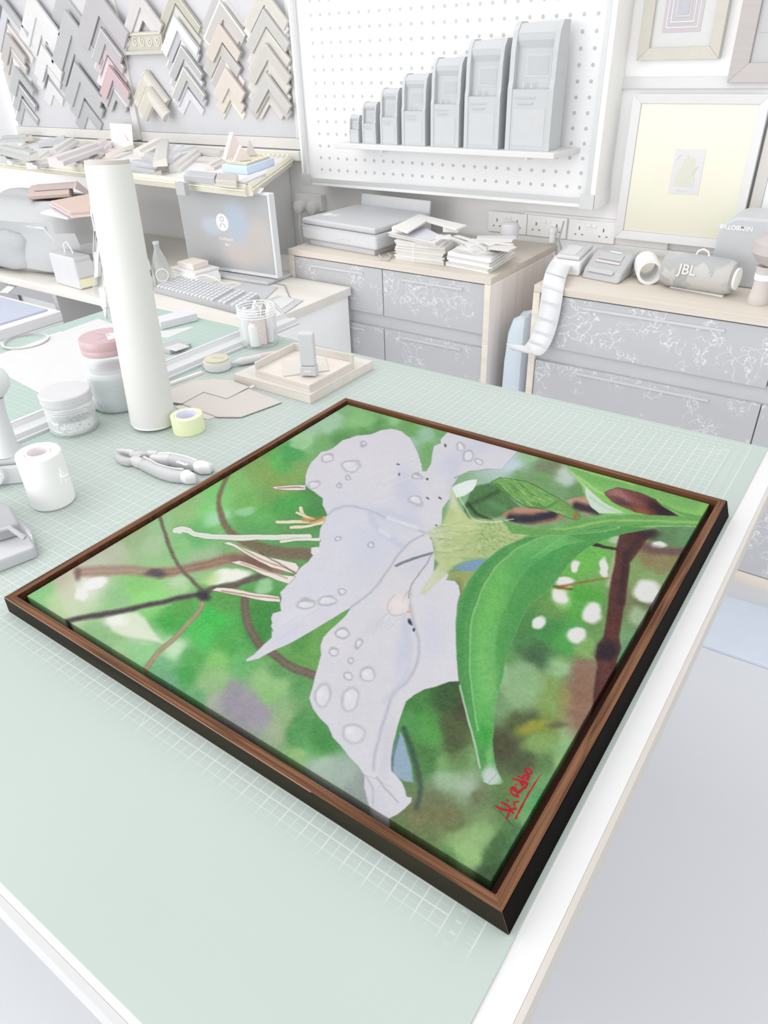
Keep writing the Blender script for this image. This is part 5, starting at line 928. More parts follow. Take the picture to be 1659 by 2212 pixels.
def corner(px, py, w, ln, rgb, depth, label, group, kind='flat', lift=0.0, rim=None):
    """mitred corner sample: two arms meeting at an apex seen at px, py"""
    y = YB - lift - depth; ln *= 1.16; w *= 1.12
    x0, _, z0 = at(px, py, 'y', y)
    s = math.sqrt(.5)
    t = thing('corner_sample', (x0, YB - lift, z0), label, 'moulding sample', group)
    for sg in (-1, 1):
        d = Vector((sg * s, 0, -s)); nn_ = Vector((-sg * s, 0, -s))     # along the arm, towards the inside
        a = Vector((x0, 0, z0)); 
        prof = {'flat': [(0, 0), (w, 0), (w, -depth * .55), (w * .85, -depth * .6), (w * .2, -depth), (0, -depth)],
                'step': [(0, 0), (w, 0), (w, -depth * .4), (w * .6, -depth * .45), (w * .55, -depth * .8), (w * .25, -depth), (0, -depth)],
                'round': [(0, 0), (w, 0), (w * .97, -depth * .5), (w * .75, -depth * .9), (w * .5, -depth), (w * .25, -depth * .9), (.03 * w, -depth * .5)]}[kind]
        V = []; n_ = len(prof)
        for end in (0, 1):
            for u, v in prof:
                p = a + nn_ * u + d * (u if end == 0 else ln) + Vector((0, YB - lift + v, 0))
                V.append(p)
        F = [(i, (i + 1) % n_, n_ + (i + 1) % n_, n_ + i) for i in range(n_)] + [tuple(range(n_)), tuple(range(n_, 2 * n_))]
        G().add(V, F).build('arm', paint(rgb if sg < 0 else tuple(min(255, c + 2) for c in rgb), EV, .5, .2), t)
        if rim:
            V = []
            for end in (0, 1):
                for u, v in ((0.0, -depth - .0006), (w * .14, -depth - .0006), (w * .14, -depth + .003), (0.0, -depth + .003)):
                    V.append(a + nn_ * u + d * (u if end == 0 else ln) + Vector((0, YB - lift + v, 0)))
            G().add(V, [(0, 1, 5, 4), (1, 2, 6, 5), (2, 3, 7, 6), (3, 0, 4, 7), (0, 1, 2, 3), (4, 5, 6, 7)]).build('rim', paint(rim, EV, .4, .4), t)
    return t
ORD = ['lowest', 'second from the bottom', 'third from the bottom', 'fourth from the bottom', 'fifth from the bottom', 'sixth from the bottom', 'seventh from the bottom', 'eighth from the bottom', 'ninth from the bottom', 'tenth from the bottom', 'eleventh from the bottom', 'twelfth from the bottom', 'thirteenth from the bottom']
def column(items, where, group, w, ln, depth, lift0=0.0):
    depth = .012
    n_ = len(items)
    for i, it in enumerate(items[::-1]):          # bottom first
        px, py, rgb, word = it[:4]; opt = it[4] if len(it) > 4 else {}
        corner(px, py, opt.get('w', w), opt.get('ln', ln), rgb, depth, f'{word} corner sample, {ORD[i]} in {where}'.replace('second from the bottom', 'second up').replace('from the bottom', 'up'), group, opt.get('kind', 'flat'), .0004 + lift0 + .0126 * (i % 3), opt.get('rim'))
slate = (207, 210, 211)
column([(-12, -25, slate, 'dark grey', {'ln': .22}), (6, 12, (231, 231, 236), 'lavender white', {'ln': .20, 'w': .03}), (8, 40, (232, 229, 222), 'cream', {'ln': .20}), (12, 70, (219, 214, 211), 'brown'), (16, 93, (222, 218, 214), 'tan', {'rim': (236, 232, 226)}), (25, 120, (221, 217, 211), 'olive tan'), (31, 142, slate, 'slate grey'), (37, 176, slate, 'dark grey with pale rim', {'rim': (226, 229, 232)}), (43, 207, slate, 'slate with cream rim', {'rim': (228, 227, 219)})],
       'the leftmost column of samples', 'dark and tan samples in the leftmost column', .036, .13, .022)
wh = (249, 248, 249)
column([(61, -18, wh, 'wide white', {'ln': .2, 'w': .06}), (76, 31, wh, 'white', {'ln': .15, 'w': .05}), (82, 62, wh, 'white', {'w': .05}), (88, 96, wh, 'white', {'ln': .14, 'w': .05}), (92, 128, wh, 'white', {'w': .035}), (105, 172, wh, 'white', {'ln': .10})],
       'the white column', 'white samples in the second column', .04, .12, .03)
dk = (210, 212, 213)
column([(127, -28, dk, 'wide charcoal', {'ln': .26, 'w': .07}), (139, 20, dk, 'charcoal', {'ln': .24, 'w': .06}), (146, 62, dk, 'charcoal', {'ln': .22, 'w': .06}), (150, 98, (207, 209, 211), 'charcoal', {'ln': .2}), (160, 133, dk, 'charcoal', {'ln': .18}), (170, 168, (207, 209, 211), 'charcoal', {'ln': .16}), (178, 212, dk, 'charcoal', {'ln': .13})],
       'the tall charcoal column', 'charcoal samples in the third column', .05, .2, .02)
mv = (213, 211, 214)
column([(196, -36, mv, 'wide mauve grey', {'ln': .22, 'w': .07}), (205, -2, mv, 'mauve grey', {'ln': .2, 'w': .06}), (212, 30, mv, 'mauve grey', {'ln': .17, 'w': .05}), (217, 60, mv, 'dark mauve', {'rim': (222, 220, 222)}), (222, 84, (221, 207, 211), 'rose red', {'rim': (228, 220, 222)}), (228, 116, (223, 208, 213), 'dusty pink'), (234, 140, (227, 203, 208), 'red with bright edge', {'rim': (232, 196, 200)}), (236, 158, (214, 211, 212), 'grey brown'), (241, 184, (213, 213, 214), 'grey', {'ln': .1, 'rim': (232, 232, 232)})],
       'the column with the red samples', 'mauve and red samples in the fourth column', .036, .13, .02, .0125)
column([(293, -22, (240, 236, 235), 'pinkish white', {'ln': .15}), (299, 7, (243, 241, 240), 'pinkish white', {'ln': .12})], 'the short pair above the gold bar', 'pinkish white samples above the gold bar', .036, .12, .022, .016)
column([(371, -26, (221, 219, 206), 'olive gold', {'ln': .16, 'rim': (232, 224, 205)}), (371, 0, (218, 216, 210), 'dark bronze', {'ln': .17, 'w': .05, 'rim': (232, 228, 214)}), (375, 34, (226, 226, 231), 'lavender silver', {'ln': .14, 'rim': (248, 248, 250)}), (383, 56, (220, 220, 224), 'silver', {'rim': (250, 250, 251)}), (384, 78, (214, 214, 216), 'grey silver', {'rim': (250, 250, 251)}), (390, 97, (213, 213, 213), 'pewter', {'rim': (232, 232, 234)}), (392, 117, (220, 220, 224), 'silver', {'rim': (252, 252, 253)}), (395, 131, (222, 222, 226), 'silver', {'rim': (250, 250, 251)}), (396, 144, (218, 218, 216), 'gold edged', {'rim': (245, 241, 222)}), (399, 157, (213, 213, 217), 'steel grey', {'rim': (240, 237, 220)}), (404, 189, (240, 241, 246), 'bright white', {'w': .028, 'ln': .10})],
       'the silver column', 'silver and gold samples in the middle column', .030, .125, .018)
column([(468, -24, (224, 222, 220), 'greige', {'ln': .15, 'w': .045}), (474, 0, (226, 223, 219), 'greige', {'ln': .14, 'rim': (240, 234, 226)}), (470, 14, (224, 217, 215), 'rose brown', {'w': .04}), (470, 28, (238, 229, 222), 'peach wood'), (472, 50, (240, 230, 220), 'striped light wood', {'ln': .12}), (469, 80, (223, 219, 214), 'taupe', {'w': .04, 'ln': .13}), (483, 114, (218, 212, 212), 'mauve brown', {'ln': .12, 'rim': (228, 222, 222)}), (486, 145, (244, 235, 226), 'wide peach', {'w': .045, 'ln': .11}), (490, 178, (242, 234, 224), 'peach', {'ln': .10}), (494, 198, (241, 234, 222), 'cream wood', {'ln': .095, 'w': .028})],
       'the tan wood column', 'wood coloured samples in the seventh column', .038, .125, .02)
col8 = [(564, -30, (240, 236, 228)), (564, -14, (239, 235, 227)), (566, 2, (236, 227, 224)), (568, 18, (226, 224, 220)), (571, 55, (237, 233, 226)), (572, 73, (233, 226, 222)), (572, 92, (228, 224, 218)), (572, 115, (236, 232, 225)), (573, 138, (226, 223, 220)), (574, 157, (224, 222, 219)), (575, 172, (226, 223, 219)), (576, 191, (236, 231, 225))]
nm8 = ['cream', 'cream', 'pinkish', 'pale grey', 'ivory', 'pink beige', 'beige', 'ivory', 'grey beige', 'grey', 'pale grey', 'cream edged']
column([(a, b, c, nm8[i], {'ln': .135 if i < 11 else .10}) for i, (a, b, c) in enumerate(col8)], 'the rightmost beige column', 'beige samples in the rightmost column', .034, .135, .02, .0085)
gold = paint((226, 222, 210), EV, .35, .5); goldhi = paint((246, 241, 226), EV, .3, .5)
gb = thing('ornate_gold_bar', at(309, 92, 'y', YB - .034), 'straight ornate gold moulding piece with beaded edge and scroll relief', 'moulding sample')
ax_, _, az_ = at(264, 70, 'y', YB - .034); bx2, _, bz2 = at(353, 116, 'y', YB - .034)
G().sweep([(0, 0), (.0, az_ - bz2), (.018, az_ - bz2 - .002), (.014, (az_ - bz2) * .8), (.018, (az_ - bz2) * .5), (.014, (az_ - bz2) * .22), (.024, .012), (.024, 0)], (ax_, YB - .0145, bz2), (bx2, YB - .0145, bz2)).build('moulding', gold, gb)
g = G()
for k in range(24):
    g.lathe((ax_ + (bx2 - ax_) * (k + .5) / 24, YB - .0335, az_ - .010), [(.001, -.004), (.004, -.0015), (.004, .0015), (.001, .004)], 8)
g.build('beads', goldhi, gb, kind='stuff')
g = G()
for k in range(5):
    cx_ = ax_ + (bx2 - ax_) * (k + .5) / 5; cz_ = (az_ + bz2) / 2 + .004
    g.tube([(cx_ + .018 * (1 - j / 12) * math.cos(j * .9 + k), YB - .0345, cz_ + .020 * (1 - j / 12) * math.sin(j * .9 + k)) for j in range(11)], .0022, 5)
g.build('scrolls', goldhi, gb, kind='stuff')
for (px, py, ln, lb) in ((308, 150, .14, 'upper gold beaded corner sample below the gold bar'), (315, 186, .12, 'lower gold ribbed corner sample below the gold bar')):
    t = corner(px, py, .05, ln, (223, 219, 211), .028, lb, 'ornate gold corner samples', 'round', .0130 if py < 160 else .0440)
    x0, _, z0 = at(px, py, 'y', t.location.y - .03); g = G(); s = math.sqrt(.5); yb_ = t.location.y - .026
    for sg in (-1, 1):
        for k in range(13):
            u = (k + 1) / 13 * ln
            g.lathe((x0 + sg * s * u + (-sg) * s * .006, yb_, z0 - s * u - s * .006), [(.0005, -.003), (.003, -.001), (.003, .001), (.0005, .003)], 7)
            if sg < 0 and k > 2: g.tube([(x0 + sg * s * u + .004, yb_ - .004, z0 - s * u - .006), (x0 + sg * s * u + .018, yb_ - .006, z0 - s * u - .012), (x0 + sg * s * u + .028, yb_, z0 - s * u - .03)], .0014, 5)
    g.build('beading', goldhi, t, kind='stuff')

G().box(XL + .002, -2.2, 2.164, YW - .002, 0, .955).build('trim_6', paint((233, 233, 235), .86), kind='structure')
# ------------------------------------------------------------------ pegboard light box with shelf and seven kiosk models
YP = 2.30
PX0, PX1, PZ0, PZ1 = -2.016, -0.834, .918, 2.0
peg = thing('pegboard_case', ((PX0 + PX1) / 2, YP, PZ0), 'big white pegboard display case with metal edging', 'display case')
wht = paint((250, 250, 251), .91, .6, .1, .008)
G().box(PX0 + .02, PX1 - .02, YP + .02, YW - .001, PZ0 + .02, PZ1 - .02).build('pegboard', wht, peg)
edge_m = paint((250, 250, 250), EV, .5)
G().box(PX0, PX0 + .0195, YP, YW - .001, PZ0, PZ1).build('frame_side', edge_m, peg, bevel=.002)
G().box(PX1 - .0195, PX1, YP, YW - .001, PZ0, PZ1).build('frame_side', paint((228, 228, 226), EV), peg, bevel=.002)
G().box(PX0 + .02, PX1 - .02, YP, YW - .001, PZ0, PZ0 + .0195).build('frame_bottom', edge_m, peg, bevel=.002)
G().box(PX0 + .02, PX1 - .02, YP, YW - .001, PZ1 - .0195, PZ1).build('frame_top', edge_m, peg, bevel=.002)
tape = paint((228, 230, 231), EV, .35, .5, .05, 90)
G().box(PX0 + .012, PX0 + .026, YP - .002, YP - .0002, PZ0 + .012, PZ1).build('metal_strip', tape, peg)
G().box(PX1 - .030, PX1 - .016, YP - .002, YP - .0002, PZ0 + .012, PZ1).build('metal_strip', tape, peg)
G().box(PX0 + .0265, PX1 - .0305, YP - .002, YP - .0002, PZ0 + .012, PZ0 + .026).build('metal_strip', tape, peg)
for xa in (PX0, PX1 - .045):
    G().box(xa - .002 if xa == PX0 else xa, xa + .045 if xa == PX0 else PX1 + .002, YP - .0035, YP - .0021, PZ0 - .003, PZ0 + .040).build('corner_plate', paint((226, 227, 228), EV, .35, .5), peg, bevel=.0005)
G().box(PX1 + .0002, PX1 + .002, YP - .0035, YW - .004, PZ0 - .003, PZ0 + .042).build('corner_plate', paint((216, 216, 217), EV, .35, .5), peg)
g = G(); n_x = 26; n_z = 15
hx = [PX0 + .085 + i * .0415 for i in range(n_x)]; hz = [PZ0 + .055 + j * .0405 for j in range(n_z)]
for x in hx:
    for z in hz:
        g.lathe((x, YP + .0199, z), [(.0054, 0), (.0054, .0008)], 10, axis=(0, -1, 0))
g.build('peg_holes', paint((222, 223, 225), EV), peg, kind='stuff')
sh = thing('kiosk_shelf', (-1.30, 2.25, 1.07), 'thin white shelf on the pegboard carrying the grey kiosk models', 'shelf')
G().slab([(-1.745, YP + .019, 1.068), (-.905, YP + .019, 1.068), (-.925, 2.17, 1.068), (-1.745, 2.17, 1.068)], .016).build('board', paint((250, 250, 250), 1.1), sh, bevel=.002)
for x in (-1.6, -1.05): G().box(x - .004, x + .004, YP - .05, YP + .019, 1.05, 1.0675).build('bracket', paint((245, 245, 246), EV), sh)
kg4 = paint((217, 220, 223), 1.15)
kg, kg2, kg3 = paint((222, 225, 227), EV), paint((216, 219, 221), 1.20), paint((228, 230, 232), EV)
SZ = ['smallest', 'second smallest', 'third smallest', 'middle sized', 'third largest', 'second largest', 'largest']
for i, (xl, xr, yt, yb) in enumerate([(755, 775, 248, 306), (783, 812, 220, 308), (822, 858, 190, 311), (868, 918, 159, 314), (930, 990, 124, 318), (1001, 1075, 84, 319), (1090, 1185, 45, 321)]):
    y0 = 2.195
    xa = at(xl, yb - 6, 'y', y0)[0]; xb = at(xr, yb, 'y', y0)[0]; w = xb - xa; h = at((xl + xr) / 2, yt, 'y', y0 + .02)[2] - 1.0842
    dp = min(.10, .42 * w + .02); z0 = 1.0842
    t = thing('kiosk_model', ((xa + xb) / 2, y0 + dp / 2, z0), f'grey plastic kiosk model, {SZ[i]} of the seven on the shelf', 'model', 'row of grey kiosk models')
    ck = w * .10
    prof = [(0, 0), (0, .50), (.06, .56), (.10, .78), (.22, .93), (.45, 1.0), (1, 1.0), (1, 0)]
    for s_, xs in ((0, xa), (1, xb - ck)):
        g = G(); V = []
        for x in (xs, xs + ck): V += [(x, y0 + dp * u, z0 + h * v) for u, v in prof]
        n_ = len(prof)
        g.add(V, [(k, (k + 1) % n_, n_ + (k + 1) % n_, n_ + k) for k in range(n_)] + [tuple(range(n_)), tuple(range(n_, 2 * n_))])
        g.build('side_cheek', kg3 if s_ == 0 else kg, t)
    def inner(pr, name, mat, x_0=xa + ck, x_1=xb - ck):
        g = G(); V = []; n_ = len(pr)
        for x in (x_0, x_1): V += [(x, y0 + dp * u, z0 + h * v) for u, v in pr]
        return g.add(V, [(k, (k + 1) % n_, n_ + (k + 1) % n_, n_ + k) for k in range(n_)] + [tuple(range(n_)), tuple(range(n_, 2 * n_))]).build(name, mat, t)
    inner([(.03, 0), (.03, .49), (.30, .50), (.36, .80), (.24, .86), (.22, .915), (.45, .985), (.98, .99), (.98, 0)], 'body', kg)
    inner([(.02, .04), (.02, .34), (.031, .34), (.031, .04)], 'lower_door', kg3, xa + ck * 1.5, xb - ck * 1.5)
    fx = lambda a: xa + ck + (w - 2 * ck) * a
    sl = lambda v: .30 + .06 * (v - .50) / .30
    inner([(sl(.58) - .012, .58), (sl(.76) - .012, .76), (sl(.76) + .01, .76), (sl(.58) + .01, .58)], 'screen_surround', kg3, fx(.22), fx(.92))
    inner([(sl(.60) - .02, .60), (sl(.74) - .02, .74), (sl(.74) - .004, .74), (sl(.60) - .004, .60)], 'screen', kg4, fx(.28), fx(.86))
    if i > 0:
        inner([(.08, .497), (.08, .545), (.11, .545), (.11, .50)], 'card_slot', kg3, fx(.26), fx(.30))
        inner([(.08, .497), (.08, .545), (.11, .545), (.11, .50)], 'card_slot', kg3, fx(.48), fx(.52))
        inner([(.012, .42), (.012, .435), (.032, .435), (.032, .42)], 'cash_slot', kg4, fx(.06), fx(.64))
        inner([(.0, .375), (.0, .388), (.032, .395), (.032, .375)], 'tray_lip', kg4, fx(.16), fx(.58))

# ------------------------------------------------------------------ framed pictures on the right of the back wall
def frame(name, x0, x1, z0, z1, fw, depth, mat_f, label, y=YW, side=None):
    t = thing(name, ((x0 + x1) / 2, y - depth, z0), label, 'picture')
    yy0, yy1 = y - depth, y - .001
    for a, b, c, d in (((x0, z0), (x1, z0), (x1 - fw, z0 + fw), (x0 + fw, z0 + fw)), ((x0, z1), (x1, z1), (x1 - fw, z1 - fw), (x0 + fw, z1 - fw)),
                       ((x0, z0), (x0, z1), (x0 + fw, z1 - fw), (x0 + fw, z0 + fw)), ((x1, z0), (x1, z1), (x1 - fw, z1 - fw), (x1 - fw, z0 + fw))):
        P4 = [(p[0], yy0 + (0 if k < 2 else depth * .25), p[1]) for k, p in enumerate((a, b, c, d))]; Q4 = [(p[0], yy1, p[1]) for p in (a, b, c, d)]
        G().add(P4 + Q4, [(0, 1, 2, 3), (4, 5, 6, 7), (0, 1, 5, 4), (1, 2, 6, 5), (2, 3, 7, 6), (3, 0, 4, 7)]).build('frame_rail', mat_f, t, bevel=.0012)
    return t
def flat(t, x0, x1, z0, z1, y, mat, name, **k):
    return G().box(x0, x1, y, y + .0012, z0, z1).build(name, mat, t, **k)
# gold frame with a purple border print
gf = frame('gold_picture', -.797, -.572, 1.303, 1.72, .030, .030, paint((231, 226, 215), EV, .4, .5, .05, 45), 'gold framed picture with wide white mount and striped purple print')
flat(gf, -.769, -.600, 1.331, 1.70, YW - .012, paint((238, 238, 237), EV), 'mount')
xs0, xs1, zs0 = -.740, -.637, 1.368
for k, (ins, c, nm_) in enumerate(((0, (226, 216, 221), 'print_border'), (.010, (237, 233, 237), 'print_line'), (.012, (216, 216, 220), 'print_band'), (.022, (240, 238, 240), 'print_line'), (.025, (219, 215, 219), 'print_band'), (.034, (228, 221, 219), 'print_panel'), (.040, (214, 215, 226), 'print_centre'))):
    flat(gf, xs0 + ins * .9, xs1 - ins * .9, zs0 + ins, 1.69 - ins, YW - .0135 - k * .0013, paint(c, EV, var=.06 if k > 4 else .02, scale=160), nm_)
g = G(); cx_, cz_, yy_ = -.6885, 1.452, YW - .0235
for k in range(8):
    a = k * math.pi / 4 + .2
    g.add([(cx_ + .011 * math.cos(a), yy_, cz_ + .013 * math.sin(a)), (cx_ + .003 * math.cos(a + .4), yy_, cz_ + .003 * math.sin(a + .4)), (cx_, yy_ - .0008, cz_), (cx_ + .003 * math.cos(a - .4), yy_, cz_ + .003 * math.sin(a - .4))], [(0, 1, 2, 3)])
g.build('print_star', paint((235, 234, 222), EV), gf)
# brown frame at the right edge
bf = frame('brown_picture', -.538, -.10, 1.2475, 1.9, .045, .030, wood((219, 212, 210), (213, 206, 205), 0, EV, 10, .5), 'brown wooden framed picture cut off by the upper right corner')
flat(bf, -.494, -.144, 1.292, 1.86, YW - .012, paint((219, 219, 219), EV, .15, .5), 'glazing')
flat(bf, -.486, -.144, 1.36, 1.86, YW - .0135, paint((220, 216, 218), EV, .2, .5), 'reflection_panel')
# white frame with the yellow poster
wf = frame('yellow_poster_picture', -.786, -.416, .820, 1.221, .024, .028, paint((244, 243, 245), EV, .45), 'white framed yellow poster with a small white print in its centre', y=YW - .0165)
m, nt, b = new_mat('pale yellow poster')
tc = N(nt, 'ShaderNodeTexCoord'); no = N(nt, 'ShaderNodeTexNoise'); no.inputs['Scale'].default_value = 5
nt.links.new(tc.outputs['Object'], no.inputs['Vector'])
nt.links.new(mixrgb(nt, ramp(nt, no.outputs['Fac'], .48, .66), alb((238, 237, 219), EV), alb((240, 232, 217), EV)), b.inputs['Base Color']); b.inputs['Roughness'].default_value = .3
yp = YW - .0165 - .016
flat(wf, -.7615, -.4405, .8445, 1.1965, yp, m, 'poster')
flat(wf, -.642, -.556, .962, 1.082, yp - .0014, paint((242, 241, 243), EV), 'mount_opening')
blot = [(-.628, .985), (-.575, .983), (-.572, 1.0), (-.578, 1.03), (-.582, 1.058), (-.596, 1.063), (-.609, 1.058), (-.615, 1.04), (-.614, 1.033), (-.622, 1.028), (-.627, 1.01)]
G().slab([(x, yp - .0016, z) for x, z in blot], .0004, (0, -1, 0)).build('print_shape', paint((236, 236, 221), EV), wf)
for pts in (((-.596, 1.012), (-.586, 1.010), (-.579, 1.020), (-.575, 1.030), (-.569, 1.040)), ((-.633, 1.052), (-.628, 1.062), (-.622, 1.068)), ((-.604, 1.066), (-.600, 1.060)), ((-.578, .990), (-.574, .985))):
    G().tube([(x, yp - .0022, z) for x, z in pts], .0007, 5).build('pencil_line', paint((222, 221, 214), EV), wf)
words('* ------ *', .008, (-.603, yp - .0018, .970), WALLTEXT, paint((220, 220, 224), EV), wf, extrude=.0001)
# edge of one more frame behind
nf = thing('beige_picture', (-.34, YW - .012, .80), 'beige frame edge standing at the far right behind the white frame', 'picture')
G().box(-.409, -.378, YW - .030, YW - .0165, .80, 1.2).build('frame_rail', paint((224, 221, 217), EV), nf, bevel=.002)
G().box(-.3775, -.20, YW - .026, YW - .0165, .80, 1.2).build('backing', paint((240, 240, 240), EV), nf)

# ------------------------------------------------------------------ wall sockets
def socket(x0, x1, z0, z1, label, plugs=()):
    t = thing('wall_socket', ((x0 + x1) / 2, YW - .0165, z0), label, 'socket', 'double wall sockets')
    yb = YW - .0165
    w, h = x1 - x0, z1 - z0
    G().box(x0, x1, yb - .010, yb, z0, z1).build('face_plate', paint((244, 244, 246), EV, .4), t, bevel=.002)
    for k, fx_ in enumerate((.24, .76)):
        cx_ = x0 + w * fx_
        G().box(cx_ - .0022, cx_ + .0022, yb - .0108, yb - .0101, z0 + h * .52, z0 + h * .68).build('earth_slot', paint((205, 205, 208), EV), t)
        for d in (-1, 1): G().box(cx_ + d * .012 - .003, cx_ + d * .012 + .003, yb - .0108, yb - .0101, z0 + h * .28, z0 + h * .34).build('pin_slot', paint((205, 205, 208), EV), t)
        sx_ = x0 + w * (.44 if k == 0 else .56)
        G().rbox((sx_, yb - .0125, z0 + h * .70), (w * .09, .006, h * .12), rx=-.2).build('switch', paint((250, 250, 251), EV, .3), t, bevel=.001)
# --- sockets stand on the trunking
for nm_, a, b_, lb in ((0, (1053, 472), (1136, 528), 'double wall socket behind the small card pile'), (1, (1137, 476), (1222, 532), 'double wall socket right above the label strip'), (2, (1226, 484), (1326, 545), 'double wall socket behind the black label machine')):
    yb = YW - .0265
    x0 = at(a[0], a[1] + 20, 'y', yb)[0]; x1 = at(b_[0], b_[1] - 20, 'y', yb)[0]
    socket(x0 + .001, x1 - .001, .795, .862, lb)
G().box(-1.12, -.62, YW - .016, YW, .7935, .868).build('trim_5', paint((240, 240, 242), EV), kind='structure', bevel=.002)
x0 = at(648, 445, 'y', YW - .0265)[0]; x1 = at(696, 445, 'y', YW - .0265)[0]
t = thing('wall_socket', ((x0 + x1) / 2, YW, .80), 'wall socket with two black plugs beside the printer', 'socket')
G().box(x0 - .02, x1, YW - .03, YW - .001, .80, .862).build('face_plate', paint((236, 236, 238), EV, .4), t, bevel=.002)
for px in (645, 672):
    x = at(px, 470, 'y', YW - .06)[0]
    p_ = G().lathe((x, YW - .031, .815), [(.024, 0), (.026, .01), (.024, .028), (.012, .034)], 20, axis=(0, -1, 0)).build('plug', paint((209, 210, 213), EV), t, smooth=True, label='black plug')
    G().tube([(x, YW - .05, .80), (x, YW - .06, .74), (x + .01, YW - .06, .62)], .004).build('plug_cord', paint((209, 210, 213), EV), p_)
# ------------------------------------------------------------------ shelf made of a gold picture frame, with its offcuts
ES = 1.15
ZS = 1.0
F = {k: at(*v, 'z', ZS) for k, v in dict(FR=(535, 402), BR=(646, 338), FL=(6, 346)).items()}
FRx, FRy = F['FR'][:2]; BRx = F['BR'][0]; FLx, FLy = F['FL'][:2]
BR = (BRx - .02, 2.362); BL = (-3.95, 2.362); FR = (FRx, FRy); FL = (FLx - .02, FLy)
shf = thing('frame_shelf', (-2.8, 2.1, .97), 'wall shelf made from a gold picture frame holding a white panel', 'shelf')
G().slab([(*FL, ZS - .012), (*FR, ZS - .012), (*BR, ZS - .012), (*BL, ZS - .012)], .010).build('white_panel', paint((245, 244, 244), ES, .5), shf)
gm = paint((233, 228, 210), EV, .4, .4, .04, 60)
for nm_, a, b in (('front_rail', FL, FR), ('right_rail', FR, BR), ('back_rail', BR, BL), ('left_rail', BL, FL)):
    G().sweep([(-.012, -.030), (.012, -.030), (.016, -.018), (.010, -.012), (.014, -.004), (.006, .004), (-.006, .004), (-.012, -.004)], (*a, ZS), (*b, ZS)).build('gold_rail', gm, shf)
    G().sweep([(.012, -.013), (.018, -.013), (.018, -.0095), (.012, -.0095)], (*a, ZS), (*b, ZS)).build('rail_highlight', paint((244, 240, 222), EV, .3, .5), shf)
g = G(); a, b = Vector((*FR, ZS + .003)), Vector((*BR, ZS + .003)); c2 = Vector((BR[0] - .5, BR[1], ZS + .003))
for k in range(14): g.lathe(Vector((*BR, ZS + .004)).lerp(Vector((BR[0] - .35, BR[1], ZS + .004)), k / 14) + Vector((0, -.004, 0)), [(.006, 0), (.007, .004), (.003, .008)], 8)
g.build('scallops', paint((238, 233, 214), EV), shf, kind='stuff')
for px in (-3.75, -2.45, -3.1):
    G().slab([(px, 2.4295, .90), (px, 2.4295, ZS - .013), (px, 2.05, ZS - .013)], .012, (1, 0, 0)).build('bracket', paint((222, 222, 224), EV), shf)
xc, yc, _ = at(404, 393, 'z', ZS)
G().box(xc - .022, xc + .022, yc - .035, yc - .014, ZS - .036, ZS + .002).build('clip', paint((214, 215, 217), EV), shf, label='grey clip on the front rail')
ZT = ZS + .0045 - .0058 + .0
ZT = ZS - .0018
def chip(name, pts, h, rgb, label, cat='offcut', group='offcuts on the gold frame shelf', e=ES, z=None, bevel=.0008):
    """flat or block shaped offcut: foot outline given where the photo shows its top"""
    z = ZT if z is None else z
    o = G().slab([(*at(*p, 'z', z + h)[:2], z) for p in pts], h).build(name, paint(rgb, e, .55), bevel=bevel)
    return tag(o, label, cat, group)
def lie(name, p0, p1, w, h, rgb, label, z0=None, z1=None, group='moulding offcuts on the gold frame shelf', e=ES, cut=.4):
    """piece of moulding lying between two points"""
    z0 = ZT if z0 is None else z0; z1 = z0 if z1 is None else z1
    a = Vector(at(*p0, 'z', z0 + h * .5)); b = Vector(at(*p1, 'z', z1 + h * .5)); a.z = z0; b.z = z1
    def against_wall(v, p, z):          # a piece that would reach the wall leans on it instead
        if v.y <= 2.31: return v
        q = Vector(at(*p, 'y', 2.31)); return Vector((q.x, 2.31, max(z, q.z - h * .5)))
    a = against_wall(a, p0, z0); b = against_wall(b, p1, z1)
    t = thing(name, (a + b) / 2, label, 'moulding offcut', group)
    G().sweep([(-w / 2, 0), (w / 2, 0), (w / 2, h * .5), (w * .2, h * .62), (w * .1, h), (-w / 2, h)], a, b).build('moulding', paint(rgb, e, .5), t)
    d = (b - a).normalized()
    G().sweep([(-w / 2 + .0005, .0005), (w / 2 - .0005, .0005), (w / 2 - .0005, h * .48), (w * .18, h * .6), (-w / 2 + .0005, h * .95)], b, b + d * .0012).build('cut_end', paint((232, 226, 218), e), t)
    return t
Z2 = ZT + .0305
lie('moulding_offcut', (10, 345), (60, 322), .05, .028, (226, 229, 225), 'grey green moulding piece at the left end of the shelf')
lie('moulding_offcut', (2, 322), (70, 338), .05, .03, (224, 227, 223), 'second grey green piece crossing at the far left', Z2)
lie('moulding_offcut', (8, 300), (60, 298), .05, .03, (215, 217, 217), 'slate grey piece along the back left of the shelf')
lie('moulding_offcut', (20, 352), (78, 344), .035, .016, (214, 213, 214), 'thin dark piece in front of the green ones')
lie('moulding_offcut', (84, 312), (140, 300), .05, .028, (212, 214, 217), 'dark grey piece at the back beside the slate one')
lie('moulding_offcut', (75, 350), (112, 326), .036, .02, (227, 224, 217), 'tan stick slanting up behind the brown corner')
lie('moulding_offcut', (118, 330), (160, 304), .045, .028, (218, 216, 215), 'grey brown piece leaning to the right of the tan stick')
lie('moulding_offcut', (68, 358), (140, 340), .045, .024, (216, 212, 212), 'dark brown piece along the shelf front', None)
lie('moulding_offcut', (120, 350), (210, 318), .055, .03, (219, 214, 214), 'long mauve brown piece in the middle left', Z2)
lie('moulding_offcut', (186, 345), (228, 308), .06, .032, (217, 212, 213), 'broad plum brown piece behind the roll')
lie('moulding_offcut', (152, 347), (172, 360), .026, .020, (216, 211, 209), 'short brown piece pointing forward')
lie('moulding_offcut', (215, 330), (285, 318), .03, .014, (234, 216, 216), 'thin pinkish red piece beside the roll mouth')
